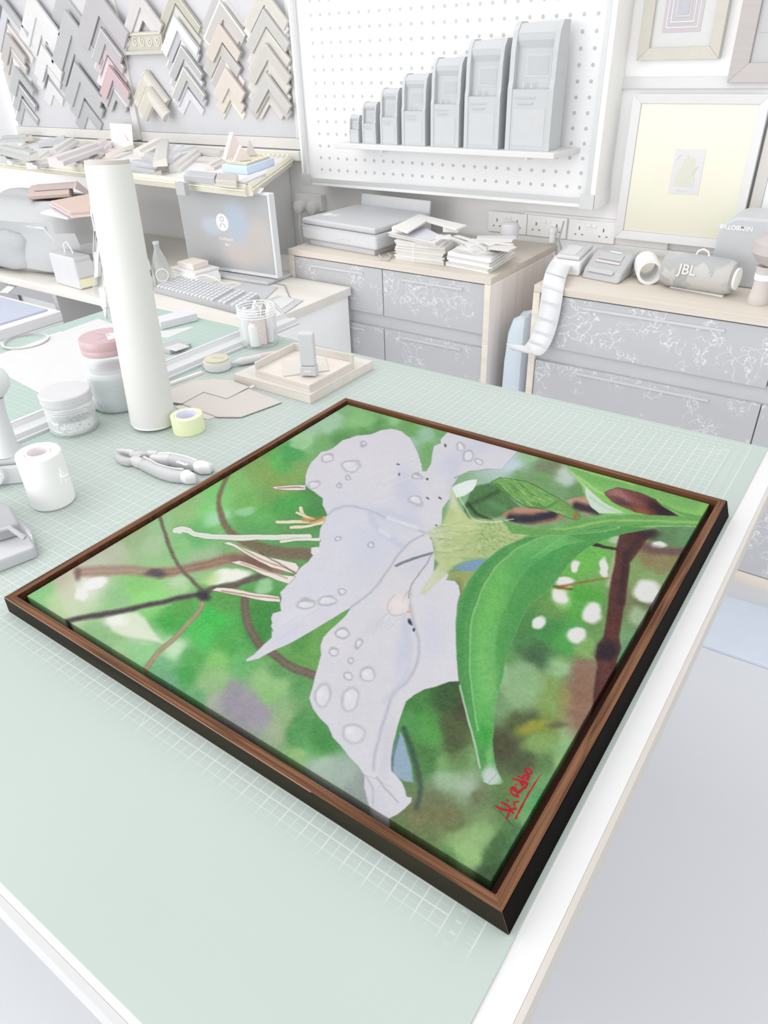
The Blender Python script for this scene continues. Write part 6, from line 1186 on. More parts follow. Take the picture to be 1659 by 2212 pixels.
lie('moulding_offcut', (232, 336), (286, 316), .018, .012, (238, 232, 222), 'thin cream piece over the red one', ZT + .0145)
tag(G().sweep([(math.cos(a) * .011, .0105 + math.sin(a) * .0105) for a in [k * math.pi / 6 for k in range(12)]], (at(163, 352, 'z', ZT)), (at(192, 346, 'z', ZT))).build('paper_roll', paint((248, 248, 250), ES), smooth=True), 'tiny white paper roll on the shelf left of the big roll', 'paper roll')
chip('red_paper', [(170, 363), (190, 350), (200, 354), (200, 366)], .001, (236, 218, 218), 'small red paper triangle at the shelf front', 'paper', None)
lie('moulding_offcut', (300, 332), (350, 306), .055, .03, (240, 236, 230), 'wide cream piece right of the roll')
lie('moulding_offcut', (288, 352), (345, 365), .05, .022, (221, 224, 229), 'silver blue piece lying at the front right of the roll')
lie('moulding_offcut', (290, 366), (338, 374), .04, .018, (214, 216, 220), 'dark slate piece at the very front beside the roll')
lie('moulding_offcut', (318, 338), (348, 355), .05, .03, (222, 223, 226), 'grey wedge standing between cream pieces')
lie('moulding_offcut', (352, 308), (345, 350), .05, .03, (230, 228, 224), 'tall cream corner arm', Z2)
lie('moulding_offcut', (352, 352), (395, 320), .05, .028, (215, 216, 221), 'dark blue grey piece slanting back')
lie('moulding_offcut', (372, 336), (420, 322), .05, .028, (213, 216, 216), 'dark stone textured piece at the back')
lie('moulding_offcut', (378, 366), (425, 330), .04, .022, (224, 221, 217), 'greige moulding of the lying corner')
lie('moulding_offcut', (425, 326), (478, 332), .04, .022, (222, 219, 216), 'second arm of the lying greige corner')
lie('moulding_offcut', (430, 345), (478, 348), .045, .014, (234, 231, 229), 'pale ridged piece in the middle of the shelf')
lie('moulding_offcut', (452, 362), (490, 343), .035, .02, (233, 226, 219), 'short tan block chain beside the blue frame')
# postcard with a red figure, leaning on the wall strip
pc = thing('postcard', at(262, 312, 'z', ZS), 'white postcard with a red running figure leaning at the shelf back', 'postcard')
a = Vector((at(240, 309, 'y', 2.325)[0], 2.325, ZT)); b = Vector((at(287, 314, 'y', 2.325)[0], 2.325, ZT)); u_ = (b - a).normalized(); W_ = (b - a).length
top_z = at(235, 266, 'y', a.y + .012)[2]; H_ = top_z - ZT; lean = Vector((0, .016, H_)).normalized(); n__ = u_.cross(lean)
G().slab([a, b, b + lean * H_, a + lean * H_], .0008, tuple(n__)).build('card', paint((246, 246, 248), EV), pc)
MC = Matrix((u_, lean, n__)).transposed()
off = n__ * .0010
P_ = lambda s, t: a + u_ * (W_ * s) + lean * (H_ * t) + off
if n__.y > 0: off = n__ * -.0004; MC = Matrix((u_, lean, u_.cross(lean))).transposed()
fr_ = P_(.5, .5); sgn = -1 if n__.y > 0 else 1
def card_line(pts, r, rgb): G().tube([P_(*p) for p in pts], r, 5).build('drawing', paint(rgb, EV), pc)
card_line([(.66, .60), (.70, .52), (.76, .46), (.78, .34)], .0032, (233, 206, 210)); card_line([(.72, .48), (.66, .36), (.69, .24)], .0012, (233, 206, 210)); card_line([(.78, .42), (.86, .30), (.88, .18)], .0012, (233, 206, 210)); card_line([(.66, .60), (.61, .66)], .0010, (233, 206, 210))
card_line([(.18, .78), (.18, .66), (.20, .66)], .0008, (222, 222, 226)); card_line([(.15, .92), (.85, .90)], .0005, (226, 226, 230)); card_line([(.32, .84), (.84, .82)], .0005, (230, 230, 233)); card_line([(.32, .76), (.84, .74)], .0005, (230, 230, 233)); card_line([(.32, .68), (.80, .66)], .0005, (230, 230, 233)); card_line([(.2, .12), (.45, .16), (.6, .10), (.85, .14)], .0008, (230, 230, 232))
# light blue display frame with beaded lining, topped by three brown triangles
bl = thing('blue_frame_sample', at(530, 360, 'z', ZS), 'sky blue miniature frame with yellow beaded lining', 'frame sample')
q0 = [(*at(*p, 'z', ZT + .03)[:2], ZT) for p in ((478, 352), (532, 358), (592, 338), (540, 330))]
G().slab(q0, .026).build('frame', paint((206, 222, 243), EV, .5), bl, bevel=.002)
cen = sum((Vector(p) for p in q0), Vector()) / 4
q1 = [tuple(cen + (Vector(p) - cen) * .82 + Vector((0, 0, .0265))) for p in q0]
G().slab(q1, .007).build('lining', paint((240, 233, 206), ES), bl, bevel=.001)
g = G()
for i in range(4):
    for k in range(9): g.lathe(Vector(q1[i]).lerp(Vector(q1[(i + 1) % 4]), k / 9) + Vector((0, 0, .0072)), [(.003, 0), (.0035, .002), (.001, .004)], 7)
g.build('beads', paint((243, 237, 212), ES), bl, kind='stuff')
def wedge(pts, z, h, rgb, label):
    P3 = [(*at(*p, 'z', z)[:2], z) for p in pts]
    o = G().slab(P3, h).build('triangle_sample', paint(rgb, ES, .5), bevel=.0008)
    return tag(o, label, 'moulding offcut', 'brown triangle samples on the blue frame')
zt = ZT + .0345
def standing(p0, p1, z, h, th, rgb, label, apex=.5):
    a = Vector(at(*p0, 'z', z)); b = Vector(at(*p1, 'z', z)); d = (b - a).normalized(); n_ = Vector((-d.y, d.x, 0))
    return tag(G().slab([a, b, a.lerp(b, apex) + Vector((0, 0, h))], th, tuple(n_)).build('triangle_sample', paint(rgb, ES, .5), bevel=.0008), label, 'moulding offcut', 'brown triangle samples on the blue frame')
standing((487, 345), (530, 338), zt, .085, .02, (233, 222, 219), 'large pink brown triangle leaning at the back of the blue frame', .55)
standing((505, 350), (545, 346), zt, .05, .02, (236, 225, 219), 'middle pink brown triangle in front on the blue frame', .5)
standing((532, 338), (556, 336), zt, .055, .016, (218, 214, 214), 'small dark brown triangle at the right on the blue frame', .5)
# ribbed and gold strip samples, remote control
rb = thing('ribbed_sample', at(432, 378, 'z', ZS), 'black ribbed moulding sample at the front of the shelf', 'moulding sample')
qq = [(*at(*p, 'z', ZT + .02)[:2], ZT) for p in ((396, 378), (462, 384), (468, 372), (404, 366))]
G().slab(qq, .016).build('block', paint((210, 210, 215), ES), rb)
g = G()
for k in range(7):
    t_ = (k + .5) / 7; a = Vector(qq[0]).lerp(Vector(qq[3]), t_); b = Vector(qq[1]).lerp(Vector(qq[2]), t_)
    g.tube([a + Vector((0, 0, .017)), b + Vector((0, 0, .017))], .0028, 6)
g.build('ribs', paint((222, 222, 227), ES), rb, kind='stuff')
gs = thing('gold_sample', at(488, 382, 'z', ZS), 'bronze and gold moulding sample beside the ribbed one', 'moulding sample')
qq = [(*at(*p, 'z', ZT + .024)[:2], ZT) for p in ((464, 386), (510, 390), (514, 374), (470, 371))]
G().slab(qq, .022).build('block', paint((228, 222, 214), ES, .4, .5), gs, bevel=.003)
G().slab([tuple(Vector(qq[0]) + Vector((0, -.003, .002))), tuple(Vector(qq[1]) + Vector((0, -.003, .002))), tuple(Vector(qq[1]) + Vector((0, -.0005, .002))), tuple(Vector(qq[0]) + Vector((0, -.0005, .002)))], .008).build('gold_lip', paint((240, 234, 216), EV, .3, .5), gs)
rc = thing('remote_control', at(542, 382, 'z', ZS), 'slim black remote control near the shelf corner', 'remote control')
qq = [(*at(*p, 'z', ZT + .010)[:2], ZT) for p in ((512, 392), (530, 394), (574, 374), (556, 371))]
G().slab(qq, .010).build('case', paint((215, 215, 220), ES), rc, bevel=.002)
g = G()
for i in range(9):
    for j in range(3):
        a = Vector(qq[0]).lerp(Vector(qq[3]), (i + .7) / 10); b = Vector(qq[1]).lerp(Vector(qq[2]), (i + .7) / 10); c = a.lerp(b, (j + .6) / 3.2)
        g.rbox((c.x, c.y, ZT + .0102), (.007, .006, .002), .6)
g.build('buttons', paint((236, 236, 238), ES), rc, kind='stuff')

# ------------------------------------------------------------------ on the left cabinet: printer and mat board stacks
pr = thing('printer', (-1.60, 2.12, K), 'wide black flatbed printer on the left cabinet', 'printer')
pa = [at(*p, 'z', K) for p in ((662, 528), (800, 553))]
pb = Vector(pa[1]) - Vector(pa[0]); pu = pb.normalized(); pv = Vector((-pu.y, pu.x, 0))
o0 = Vector(pa[0]) ; PWd = pb.length + .02; PDp = .30
def prect(a, b, c, d, z): return [tuple(o0 + pu * (PWd * s) + pv * (PDp * t) + Vector((0, 0, z))) for s, t in ((a, c), (b, c), (b, d), (a, d))]
blk = paint((207, 208, 211), 1.15, .35, .2)
G().slab(prect(.03, .97, .03, 1, 0), .018).build('foot_tray', blk, pr, bevel=.003)
G().slab(prect(-.06, 1.02, 0, 1.02, .0185), .050).build('body', paint((208, 209, 212), EV, .35, .2), pr, bevel=.010, seg=3)
G().slab(prect(-.05, 1.01, .0, 1.0, .069), .020).build('scanner_lid', blk, pr, bevel=.008, seg=3)
G().slab([tuple(o0 + pu * (PWd * -.02) + pv * (PDp * 1.01) + Vector((0, 0, .06))), tuple(o0 + pu * (PWd * .98) + pv * (PDp * 1.01) + Vector((0, 0, .06))), tuple(o0 + pu * (PWd * .98) + pv * (PDp * 1.04) + Vector((0, 0, .125))), tuple(o0 + pu * (PWd * -.02) + pv * (PDp * 1.04) + Vector((0, 0, .125)))], .008, tuple(pv)).build('paper_support', paint((207, 208, 211), EV), pr, bevel=.002)
G().slab(prect(-.052, 1.012, -.006, -.0005, .0655), .0025).build('chrome_line', paint((226, 222, 225), EV, .3), pr)
for k, c in enumerate(((224, 230, 238), (232, 234, 236), (236, 238, 242))):
    G().slab(prect(.06 + k * .06, .105 + k * .06, .24, .36, .0892), .0006).build('sticker', paint(c, 1.1), pr)
for s, w_ in ((.46, .07), (.56, .01), (.60, .01), (.64, .01)):
    G().slab(prect(s, s + w_, -.0075, -.0005, .036), .004).build('button', paint((220, 220, 223), EV), pr)
tag(G().tube([at(*p, 'z', K + .004) for p in ((818, 548), (824, 560), (838, 562), (846, 554), (838, 547))], .0022).build('printer_cable', paint((216, 216, 218), 1.1), smooth=True), 'loop of grey cable at the printer corner', 'cable')
mbs = [(238, 236, 232), (233, 231, 228), (240, 238, 234), (229, 227, 223)]
BO = ['lowest', 'second from bottom', 'third from bottom', 'fourth from bottom', 'fifth from bottom', 'sixth from bottom', 'seventh from bottom', 'eighth from bottom', 'ninth from bottom', 'tenth from bottom', 'eleventh from bottom', 'twelfth from bottom', 'thirteenth from bottom']
def stack(quad, z0, n_, th, seed, rgbs, label, group, jit=.004):
    r = random.Random(seed); z = z0
    c = sum((Vector(at(*p, 'z', z0)) for p in quad), Vector()) / len(quad)
    base = [Vector(at(*p, 'z', z0)) for p in quad]
    for k in range(n_):
        h = th * (.7 + .6 * r.random()); dx, dy, a = r.uniform(-jit, jit), r.uniform(-jit, jit), r.uniform(-.02, .02)
        s = 1 + r.uniform(-.03, .02)
        pts = [(c.x + ((p.x - c.x) * math.cos(a) - (p.y - c.y) * math.sin(a)) * s + dx, c.y + ((p.x - c.x) * math.sin(a) + (p.y - c.y) * math.cos(a)) * s + dy, z) for p in base]
        tag(G().slab(pts, h).build('mat_board', paint(rgbs[k % len(rgbs)], EV), bevel=.0004, seg=1), BO[k] + ' ' + label if k else 'lowest ' + label, 'mat board', group)
        z += h + .0002
    return z
zA = stack(((854, 560), (958, 572), (985, 548), (885, 538)), K, 13, .0042, 2, mbs, 'off-white board of the string-tied stack beside the printer', 'boards of the tied stack')
zA2 = stack(((843, 512), (945, 535), (966, 520), (880, 500)), zA, 4, .003, 5, [(240, 239, 236), (232, 230, 229)], 'pale board fanned on top of the string-tied stack', 'boards on the tied stack', .006)
stg = thing('string_tie', at(895, 540, 'z', K), 'thin white string tied around the left stack of mat boards', 'string')
a = Vector(at(895, 566, 'z', K)) + Vector((0, -.0085, .002)); G().tube([a, a + Vector((0, 0, zA - K))], .0008, 5).build('string', paint((246, 245, 243), EV), stg)
# L shaped board and lilac sheet on top
Lp = ((849, 490), (880, 503), (921, 478), (985, 496), (1008, 487), (905, 463))
tag(G().slab([(*at(*p, 'z', zA2 + .02)[:2], zA2 + .0165) for p in Lp], .005).build('mat_board_corner', paint((243, 242, 239), 1.12), bevel=.0006), 'L-shaped white mat board lying on top of the left stack', 'mat board')
tag(G().slab([(*at(*p, 'z', zA2 + .004)[:2], zA2 + .0002) for p in ((868, 505), (930, 518), (955, 508), (915, 488))], .0012).build('lilac_sheet', paint((219, 220, 228), 1.1)), 'lilac sheet between the boards of the left stack', 'paper')
for k, (s, t) in enumerate(((.1, .5), (.75, .2))):
    c = Vector((*at(865, 500, 'z', zA2)[:2], zA2)) if k == 0 else Vector((*at(975, 500, 'z', zA2)[:2], zA2))
    tag(G().rbox(c, (.05, .03, .0162), .3).build('board_spacer', paint((236, 234, 231), EV)), ('block of board scraps under the left arm of the L-shaped board', 'block of board scraps under the right arm of the L-shaped board')[k], 'mat board')
zB = stack(((965, 574), (1058, 592), (1110, 556), (1020, 543)), K, 9, .0048, 7, [(240, 239, 237), (235, 234, 232), (228, 228, 227), (241, 240, 238)], 'white board of the wide stack at the cabinet corner', 'boards of the wide stack', .006)
def strip(p, z, sz, rz, rgb, label, rx=0, ry=0):
    c = at(*p, 'z', z); return tag(G().rbox((c[0], c[1], z), sz, rz, rx, ry).build('board_strip', paint(rgb, 1.05), bevel=.0005), label, 'board strip', 'scraps of mat board on the wide stack')
strip((1018, 536), zB + .0005, (.10, .022, .006), -.75, (241, 239, 236), 'white strip slanting down the front left of the wide stack')
strip((1042, 536), zB + .0005, (.09, .016, .012), -.7, (238, 234, 230), 'thick cream strip beside the white slanting one')
for k in range(5):
    strip((1085, 538), zB + .0005 + k * .0062, (.075 - .004 * (k % 3), .05, .0058), .05 * ((k * 7) % 3 - 1), (240 - 2 * (k % 2), 237, 233), ('lowest', 'second', 'middle', 'fourth', 'topmost')[k] + ' card of the small card pile on the wide stack')
strip((1072, 515), zB + .033, (.12, .04, .004), .45, (224, 223, 226), 'grey card tilted on top of the small card pile')
strip((1068, 520), zB + .040, (.11, .03, .004), .30, (240, 239, 236), 'white card topmost of the small card pile')
tg = strip((957, 512), zA2 + .0225, (.045, .06, .001), .5, (246, 245, 245), 'white swing tag with hook leaning between the stacks')
G().tube([tuple(Vector(tg.location) + Vector((x, y, .0015))) for x, y in ((-.008, .012), (-.012, .020), (-.004, .026), (.002, .020))], .0008, 5).build('hook', paint((214, 212, 208), EV), tg)
for k, p in enumerate(((985, 520), (1000, 524), (1012, 518))):
    c = at(*p, 'z', zA2 + .0)
    strip(p, max(zA, zB) + .016 + k * .004, (.13, .018, .0025), -.62 + .1 * k, (239, 237, 235), ('lower', 'middle', 'upper')[k] + ' long paper strip bridging the two stacks')
dk_ = thing('desk_gadget', at(1085, 505, 'z', zB), 'dark rounded gadget behind the small card pile', 'gadget')
c = at(1072, 520, 'z', zB); c = (c[0] + .01, c[1] + .075, zB)
G().lathe(c, [(.030, 0), (.032, .03), (.026, .042), (.010, .047)], 24).build('body', paint((216, 214, 216), EV), dk_, smooth=True)

# blue hanging bag between the cabinets
soft_box('blue_bag', (-.905, 2.02, 0), (.075, .16, .66), 0, paint((208, 219, 228), 1.0), None, .006, 3, 5)
tag([o for o in COL.objects if o.name.startswith('blue_bag')][0], 'pale blue bag stuffed in the gap between the two cabinets', 'bag')
tag(G().tube([(-.93, 2.38, .60), (-.945, 2.38, .74), (-.965, 2.37, .80), (-.95, 2.36, .86)], .003).build('grey_cable', paint((214, 214, 216), EV), smooth=True), 'grey cable rising behind the left cabinet', 'cable')
wt = thing('white_valve', (-.90, 2.40, .72), 'small white pipe fitting on the wall between the cabinets', 'fitting')
vx = at(1186, 560, 'y', 2.38)[0]
G().lathe((vx, 2.39, .785), [(.010, 0), (.010, .03), (.013, .031), (.013, .045), (.009, .048)], 16).build('body', paint((243, 243, 244), EV), wt)
G().ring((vx - .01, 2.378, .74), .024, .028, .01, 28, axis=(0, 1, 0)).build('ring', paint((228, 228, 229), EV), wt)

# ------------------------------------------------------------------ on the right cabinet
lp = thing('label_printer', at(1225, 590, 'z', K), 'low grey label printer feeding the white label strip', 'label printer')
lq = [at(*p, 'z', K) for p in ((1192, 590), (1250, 598), (1285, 562), (1225, 552))]
G().slab(lq, .040).build('body', paint((219, 219, 221), 1.15, .4), lp, bevel=.006, seg=3)
cq = sum((Vector(p) for p in lq), Vector()) / 4
G().slab([tuple(cq + (Vector(p) - cq) * .86 + Vector((0, 0, .0402))) for p in lq], .012).build('lid', paint((217, 217, 219), 1.2, .3, .4), lp, bevel=.005, seg=3)
G().slab([tuple(cq + (Vector(p) - cq) * .5 + Vector((.0, -.02, .0524))) for p in lq], .001).build('window', paint((232, 232, 234), 1.2, .2, .5), lp)
# label strip
px_path = [(1222, 556, 2.12), (1207, 578, 2.03), (1197, 606, 1.94), (1191, 645, 1.917), (1183, 690, 1.918), (1172, 725, 1.912), (1158, 750, 1.895), (1142, 762, 1.87), (1126, 758, 1.85), (1118, 745, 1.85)]
ls = thing('label_strip', at(1190, 650, 'y', 1.92), 'long white strip of blank labels hanging from the label printer and curling', 'label strip')
V = []; wdt = .068
cur = []
for k, (px, py, y) in enumerate(px_path):
    cur.append(Vector(at(px, py, 'y', y)))
fine_ = []
for i in range(len(cur) - 1):
    for j in range(5):
        t_ = j / 5; p0, p1, p2, p3 = cur[max(i - 1, 0)], cur[i], cur[i + 1], cur[min(i + 2, len(cur) - 1)]
        fine_.append(0.5 * ((2 * p1) + (-p0 + p2) * t_ + (2 * p0 - 5 * p1 + 4 * p2 - p3) * t_ * t_ + (-p0 + 3 * p1 - 3 * p2 + p3) * t_ ** 3))
fine_.append(cur[-1])
g = G(); side = Vector((1, -.12, -.10)).normalized(); side2 = Vector((1, .35, -.05)).normalized()
for i, p in enumerate(fine_):
    s_ = side.lerp(side2, max(0, (i - 28) / 17)) ; V += [p - s_ * wdt / 2, p + s_ * wdt / 2]
g.add(V, [(2 * i, 2 * i + 1, 2 * i + 3, 2 * i + 2) for i in range(len(fine_) - 1)])
o = g.build('backing_paper', paint((246, 247, 249), EV, .4), ls, smooth=True)
o.modifiers.new('thick', 'SOLIDIFY').thickness = .0006
for k in (8, 12, 16, 20, 24, 28):
    p = fine_[k]; d = (fine_[k + 1] - fine_[k - 1]).normalized(); n_ = side.cross(d).normalized(); n_ = n_ if n_.y < 0 else -n_
    q = p + n_ * .0012
    G().slab([q - side * wdt * .49, q + side * wdt * .49, q + side * wdt * .49 + d * .006, q - side * wdt * .49 + d * .006], .0004, tuple(n_)).build('label_gap', paint((226, 227, 230), EV), ls)
# card terminal / black label machine
tm = thing('label_machine', at(1310, 600, 'z', K), 'bulky black label machine with a red slot and grey tag', 'label machine')
tq = [at(*p, 'z', K) for p in ((1254, 600), (1335, 616), (1378, 585), (1300, 570))]
ht = at(1300, 530, 'y', (tq[2][1] + tq[3][1]) / 2)[2] - K
tb = [Vector(p) for p in tq]
front, back = .55, 1.0
V = [tb[0], tb[1], tb[2], tb[3]]; up_ = Vector((0, 0, 1))
Vt = [tb[0].lerp(tb[3], .12) + up_ * ht * .45, tb[1].lerp(tb[2], .12) + up_ * ht * .45, tb[1].lerp(tb[2], .6) + up_ * ht, tb[0].lerp(tb[3], .6) + up_ * ht, tb[2] + up_ * ht * .98, tb[3] + up_ * ht * .98]
G().add(V + Vt, [(0, 1, 2, 3), (0, 1, 5, 4), (4, 5, 6, 7), (7, 6, 8, 9), (9, 8, 2, 3), (1, 2, 8, 6, 5), (0, 4, 7, 9, 3)]).build('body', paint((211, 212, 214), 1.08, .4), tm, bevel=.008, seg=3)
def slope(s, t, o_=.0012): return (Vt[0].lerp(Vt[1], s)).lerp(Vt[3].lerp(Vt[2], s), t) + (Vector((0, -.6, .8)) * o_)
G().slab([slope(.18, .38), slope(.82, .38), slope(.82, .50), slope(.18, .50)], .0015, (0, -.6, .8)).build('red_slot', paint((229, 214, 213), 1.05), tm)
G().slab([slope(.2, .56), slope(.8, .56), slope(.8, .92), slope(.2, .92)], .0012, (0, -.6, .8)).build('window', paint((216, 217, 218), 1.1, .3), tm)
fa, fb = tb[0].lerp(Vt[0], .72), tb[1].lerp(Vt[1], .72)
fo = Vector((0, -.0025, .001))
G().slab([fa.lerp(fb, .12) + fo, fa.lerp(fb, .78) + fo, (Vt[0].lerp(Vt[1], .80)) + fo + up_ * .004, (Vt[0].lerp(Vt[1], .16)) + fo + up_ * .004], .002, (0, -1, .2)).build('grey_tag', paint((224, 225, 228), EV), tm)
G().slab([slope(.4, .98), slope(.7, .98), slope(.7, 1.03), slope(.4, 1.03)], .001, (0, -.3, 1)).build('name_plate', paint((230, 230, 232), 1.1), tm)
# paper core lying on its side
c = at(1392, 612, 'z', K); ax = Vector((-.45, 1, 0)).normalized()
pc2 = G().ring((c[0] + .012, c[1] - .01, K + .034), .026, .034, .10, 36, axis=(ax.x * -1 * -1, ax.y, 0)).build('paper_core', paint((241, 240, 240), 1.05), smooth=True)
tag(pc2, 'short white paper tube lying between the label machine and the round speaker', 'paper tube')
# camouflage speaker
sp = thing('portable_speaker', at(1495, 620, 'z', K), 'camouflage patterned cylindrical speaker with white letters and carry loop', 'speaker')
s0 = Vector(at(1432, 618, 'z', K)); s1 = Vector(at(1560, 640, 'z', K)); sd = (s1 - s0).normalized(); rr = .046
m, nt, b = new_mat('camouflage fabric')
tc = N(nt, 'ShaderNodeTexCoord'); no = N(nt, 'ShaderNodeTexNoise'); no.inputs['Scale'].default_value = 17; no.inputs['Detail'].default_value = 5
nt.links.new(tc.outputs['Object'], no.inputs['Vector'])
n2 = N(nt, 'ShaderNodeTexNoise'); n2.inputs['Scale'].default_value = 12; n2.inputs['Detail'].default_value = 3
mp = N(nt, 'ShaderNodeMapping'); mp.inputs['Location'].default_value = (3, 1, 7); nt.links.new(tc.outputs['Object'], mp.inputs[0]); nt.links.new(mp.outputs[0], n2.inputs['Vector'])
c_ = mixrgb(nt, ramp(nt, n2.outputs['Fac'], .50, .52), alb((210, 211, 212), 1.5), alb((219, 220, 218), 1.5))
nt.links.new(mixrgb(nt, ramp(nt, no.outputs['Fac'], .52, .54), c_, alb((234, 232, 228), 1.5)), b.inputs['Base Color']); b.inputs['Roughness'].default_value = .9
cc0 = s0 + Vector((0, .015, rr)) - sd * .01; Ln = (s1 - s0).length + .03
G().lathe(cc0, [(rr * .55, 0), (rr * .82, .004), (rr, .022), (rr * 1.02, Ln * .5), (rr, Ln - .022), (rr * .85, Ln - .004), (rr * .6, Ln)], 40, axis=sd).build('body', m, sp, smooth=True)
G().lathe(cc0 + sd * (Ln + .0005), [(rr * .6, 0), (rr * .62, .006), (rr * .3, .008)], 30, axis=sd).build('end_cap', paint((211, 212, 213), EV), sp, smooth=True)
G().slab([(cc0.x + .03, cc0.y - .02, K), (cc0.x + Ln * .9, cc0.y - .02 + sd.y * Ln, K), (cc0.x + Ln * .9, cc0.y + .02 + sd.y * Ln, K), (cc0.x + .03, cc0.y + .02, K)], .004).build('rubber_foot', paint((210, 210, 212), EV), sp)
up2 = Vector((0, .30, .95)); nrm = sd.cross(up2).normalized()
if nrm.y > 0: nrm = -nrm
rotm = axes(sd, up2 - sd * up2.dot(sd))
words('JBL', .036, cc0 + sd * Ln * .42 + Vector(rotm.col[2]) * (rr * 1.02 + .0015), rotm, paint((240, 239, 233), EV, .4), sp, extrude=.0006, bold=.0008)
tp = cc0 + sd * Ln * .50 + Vector((0, 0, rr))
G().tube([tp + sd * -.016, tp + sd * -.012 + Vector((0, .0, .010)), tp + Vector((0, .0, .016)), tp + sd * .014 + Vector((0, .0, .011)), tp + sd * .018], .0022).build('carry_loop', paint((212, 212, 214), EV), sp, smooth=True)
# big dark rounded device with inverted lettering
nb = thing('thermal_printer', at(1600, 600, 'z', K), 'tall dark grey rounded device with white lettering upside down', 'printer')
yN = 2.17; xl_ = at(1535, 560, 'y', yN)[0]; ztop = at(1600, 470, 'y', yN)[2]; xr_ = xl_ + .36
pts = [(xl_, K), (xr_, K), (xr_, ztop - .05)]
for k in range(7): a_ = k * math.pi / 12; pts.append((xr_ - .05 + .05 * math.cos(a_), ztop - .05 + .05 * math.sin(a_)))
for k in range(7): a_ = math.pi / 2 + k * math.pi / 12; pts.append((xl_ + .055 + .05 * math.cos(a_), ztop - .05 + .05 * math.sin(a_)))
G().slab([(x, yN, z) for x, z in pts], .16, (0, 1, 0)).build('body', paint((208, 210, 213), EV, .5), nb, bevel=.01, seg=3)
R180 = axes((-1, 0, 0), (0, 0, -1))
tx = at(1592, 492, 'y', yN)
words('NIIMBOT', .016, (tx[0] + .008, yN - .0012, tx[2]), R180, paint((236, 237, 239), EV), nb, bold=.0004)
for k in range(5): G().box(tx[0] - .042 + k * .0035, tx[0] - .040 + k * .0035, yN - .0012, yN - .0002, tx[2] - .005, tx[2] + .006).build('logo_bar', paint((236, 237, 239), EV), nb)
# brown turned tool with mushroom head
br = thing('wooden_tool', at(1632, 655, 'z', K), 'blurred brown mushroom-headed wooden tool at the right edge', 'tool')
bx3, by3, _ = at(1634, 656, 'z', K)
G().lathe((bx3, by3, K), [(.022, 0), (.024, .004), (.022, .02), (.0185, .045), (.0185, .07), (.021, .09), (.022, .095)], 28).build('handle', paint((226, 219, 215), EV, .8), br, smooth=True)
G().lathe((bx3, by3, K + .062), [(.0205, 0), (.0205, .014)], 28).build('white_label', paint((236, 236, 238), EV), br)
G().lathe((bx3 + .02, by3, K + .0955), [(.020, 0), (.045, .012), (.062, .035), (.058, .058), (.035, .072), (.008, .078)], 32).build('head', paint((221, 213, 211), EV, .9), br, smooth=True)

# blue board on the floor behind the table
tag(G().slab([(-.34, 1.585, 0), (.25, 1.61, 0), (.25, 1.85, 0), (-.34, 1.82, 0)], .012).build('blue_floor_board', paint((208, 216, 228), .80), bevel=.002), 'flat pale blue board lying on the floor by the cabinet', 'board')
# ------------------------------------------------------------------ things on the work table
def zat(px, py, z=T): return Vector(at(px, py, 'z', z))
def poly(name, pts, h, rgb, label, cat, z=T, e=EH, group=None, bevel=.0005, mat=None):
    zt_ = z + h
    o = G().slab([(*at(*p, 'z', zt_)[:2], z) for p in pts], h).build(name, mat or paint(rgb, e, .6), bevel=bevel, seg=1)
    return tag(o, label, cat, group)
# tall roll
b = zat(333, 917); t_ = Vector(at(231, 346, 'y', b.y + .035)); axr = (t_ - b).normalized(); Lr = (t_ - b).length
rl = thing('paper_roll', tuple(b), 'tall upright roll of white paper on a cardboard core, standing on the mat', 'paper roll')
R_ = .0430
b0 = b + Vector((0, 0, .0028))
G().lathe(b0 + axr * .006, [(.0302, 0), (R_, 0), (R_ * .87, Lr - .014), (.0302, Lr - .014)], 64, axis=axr, cap=False).build('rolled_paper', paint((232, 232, 229), 1.15, .55, .15, .01), rl, smooth=True)
G().ring(b0 , .026, .0300, Lr - .002, 48, axis=axr).build('core', paint((222, 212, 208), 1.1), rl, smooth=True, label='brown cardboard core')
G().ring(b0, .0300, R_ - .003, .0055, 64, axis=axr).build('foot_ring', paint((220, 213, 209), 1.1), rl, smooth=True)
G().ring(b0 + axr * (Lr - .0078), .0300, R_ * .87 - .001, .0055, 64, axis=axr).build('top_ring', paint((226, 221, 215), 1.15), rl, smooth=True)
# thin plastic film hanging along the left side of the roll
fp = [((193, 420), (200, 424)), ((195, 460), (208, 462)), ((203, 500), (216, 496)), ((204, 520), (222, 520)), ((202, 545), (226, 540)), ((205, 570), (232, 560)), ((203, 600), (236, 590)), ((200, 625), (246, 615)), ((206, 645), (250, 640)), ((222, 668), (252, 660)), ((228, 690), (254, 690))]
g = G(); V = []
for k, (p, q) in enumerate(fp):
    for j in range(5):
        s = j / 4; px = p[0] * (1 - s) + q[0] * s; py = p[1] * (1 - s) + q[1] * s
        V.append(Vector(at(px, py, 'y', b.y + .02 + .012 * math.sin(k * 1.7 + j * 1.9))))
g.add(V, [(i * 5 + j, i * 5 + j + 1, i * 5 + j + 6, i * 5 + j + 5) for i in range(len(fp) - 1) for j in range(4)])
g.build('plastic_film', clear_glass((240, 241, 243), .22), rl, smooth=True, label='clear crumpled plastic film')
G().tube([Vector(at(px, py, 'y', b.y + .02)) for px, py in ((192, 380), (195, 440), (203, 498), (201, 545), (206, 590), (200, 628), (214, 655), (226, 672), (230, 700))], .0006, 5).build('film_edge', paint((246, 246, 248), 1.2), rl)
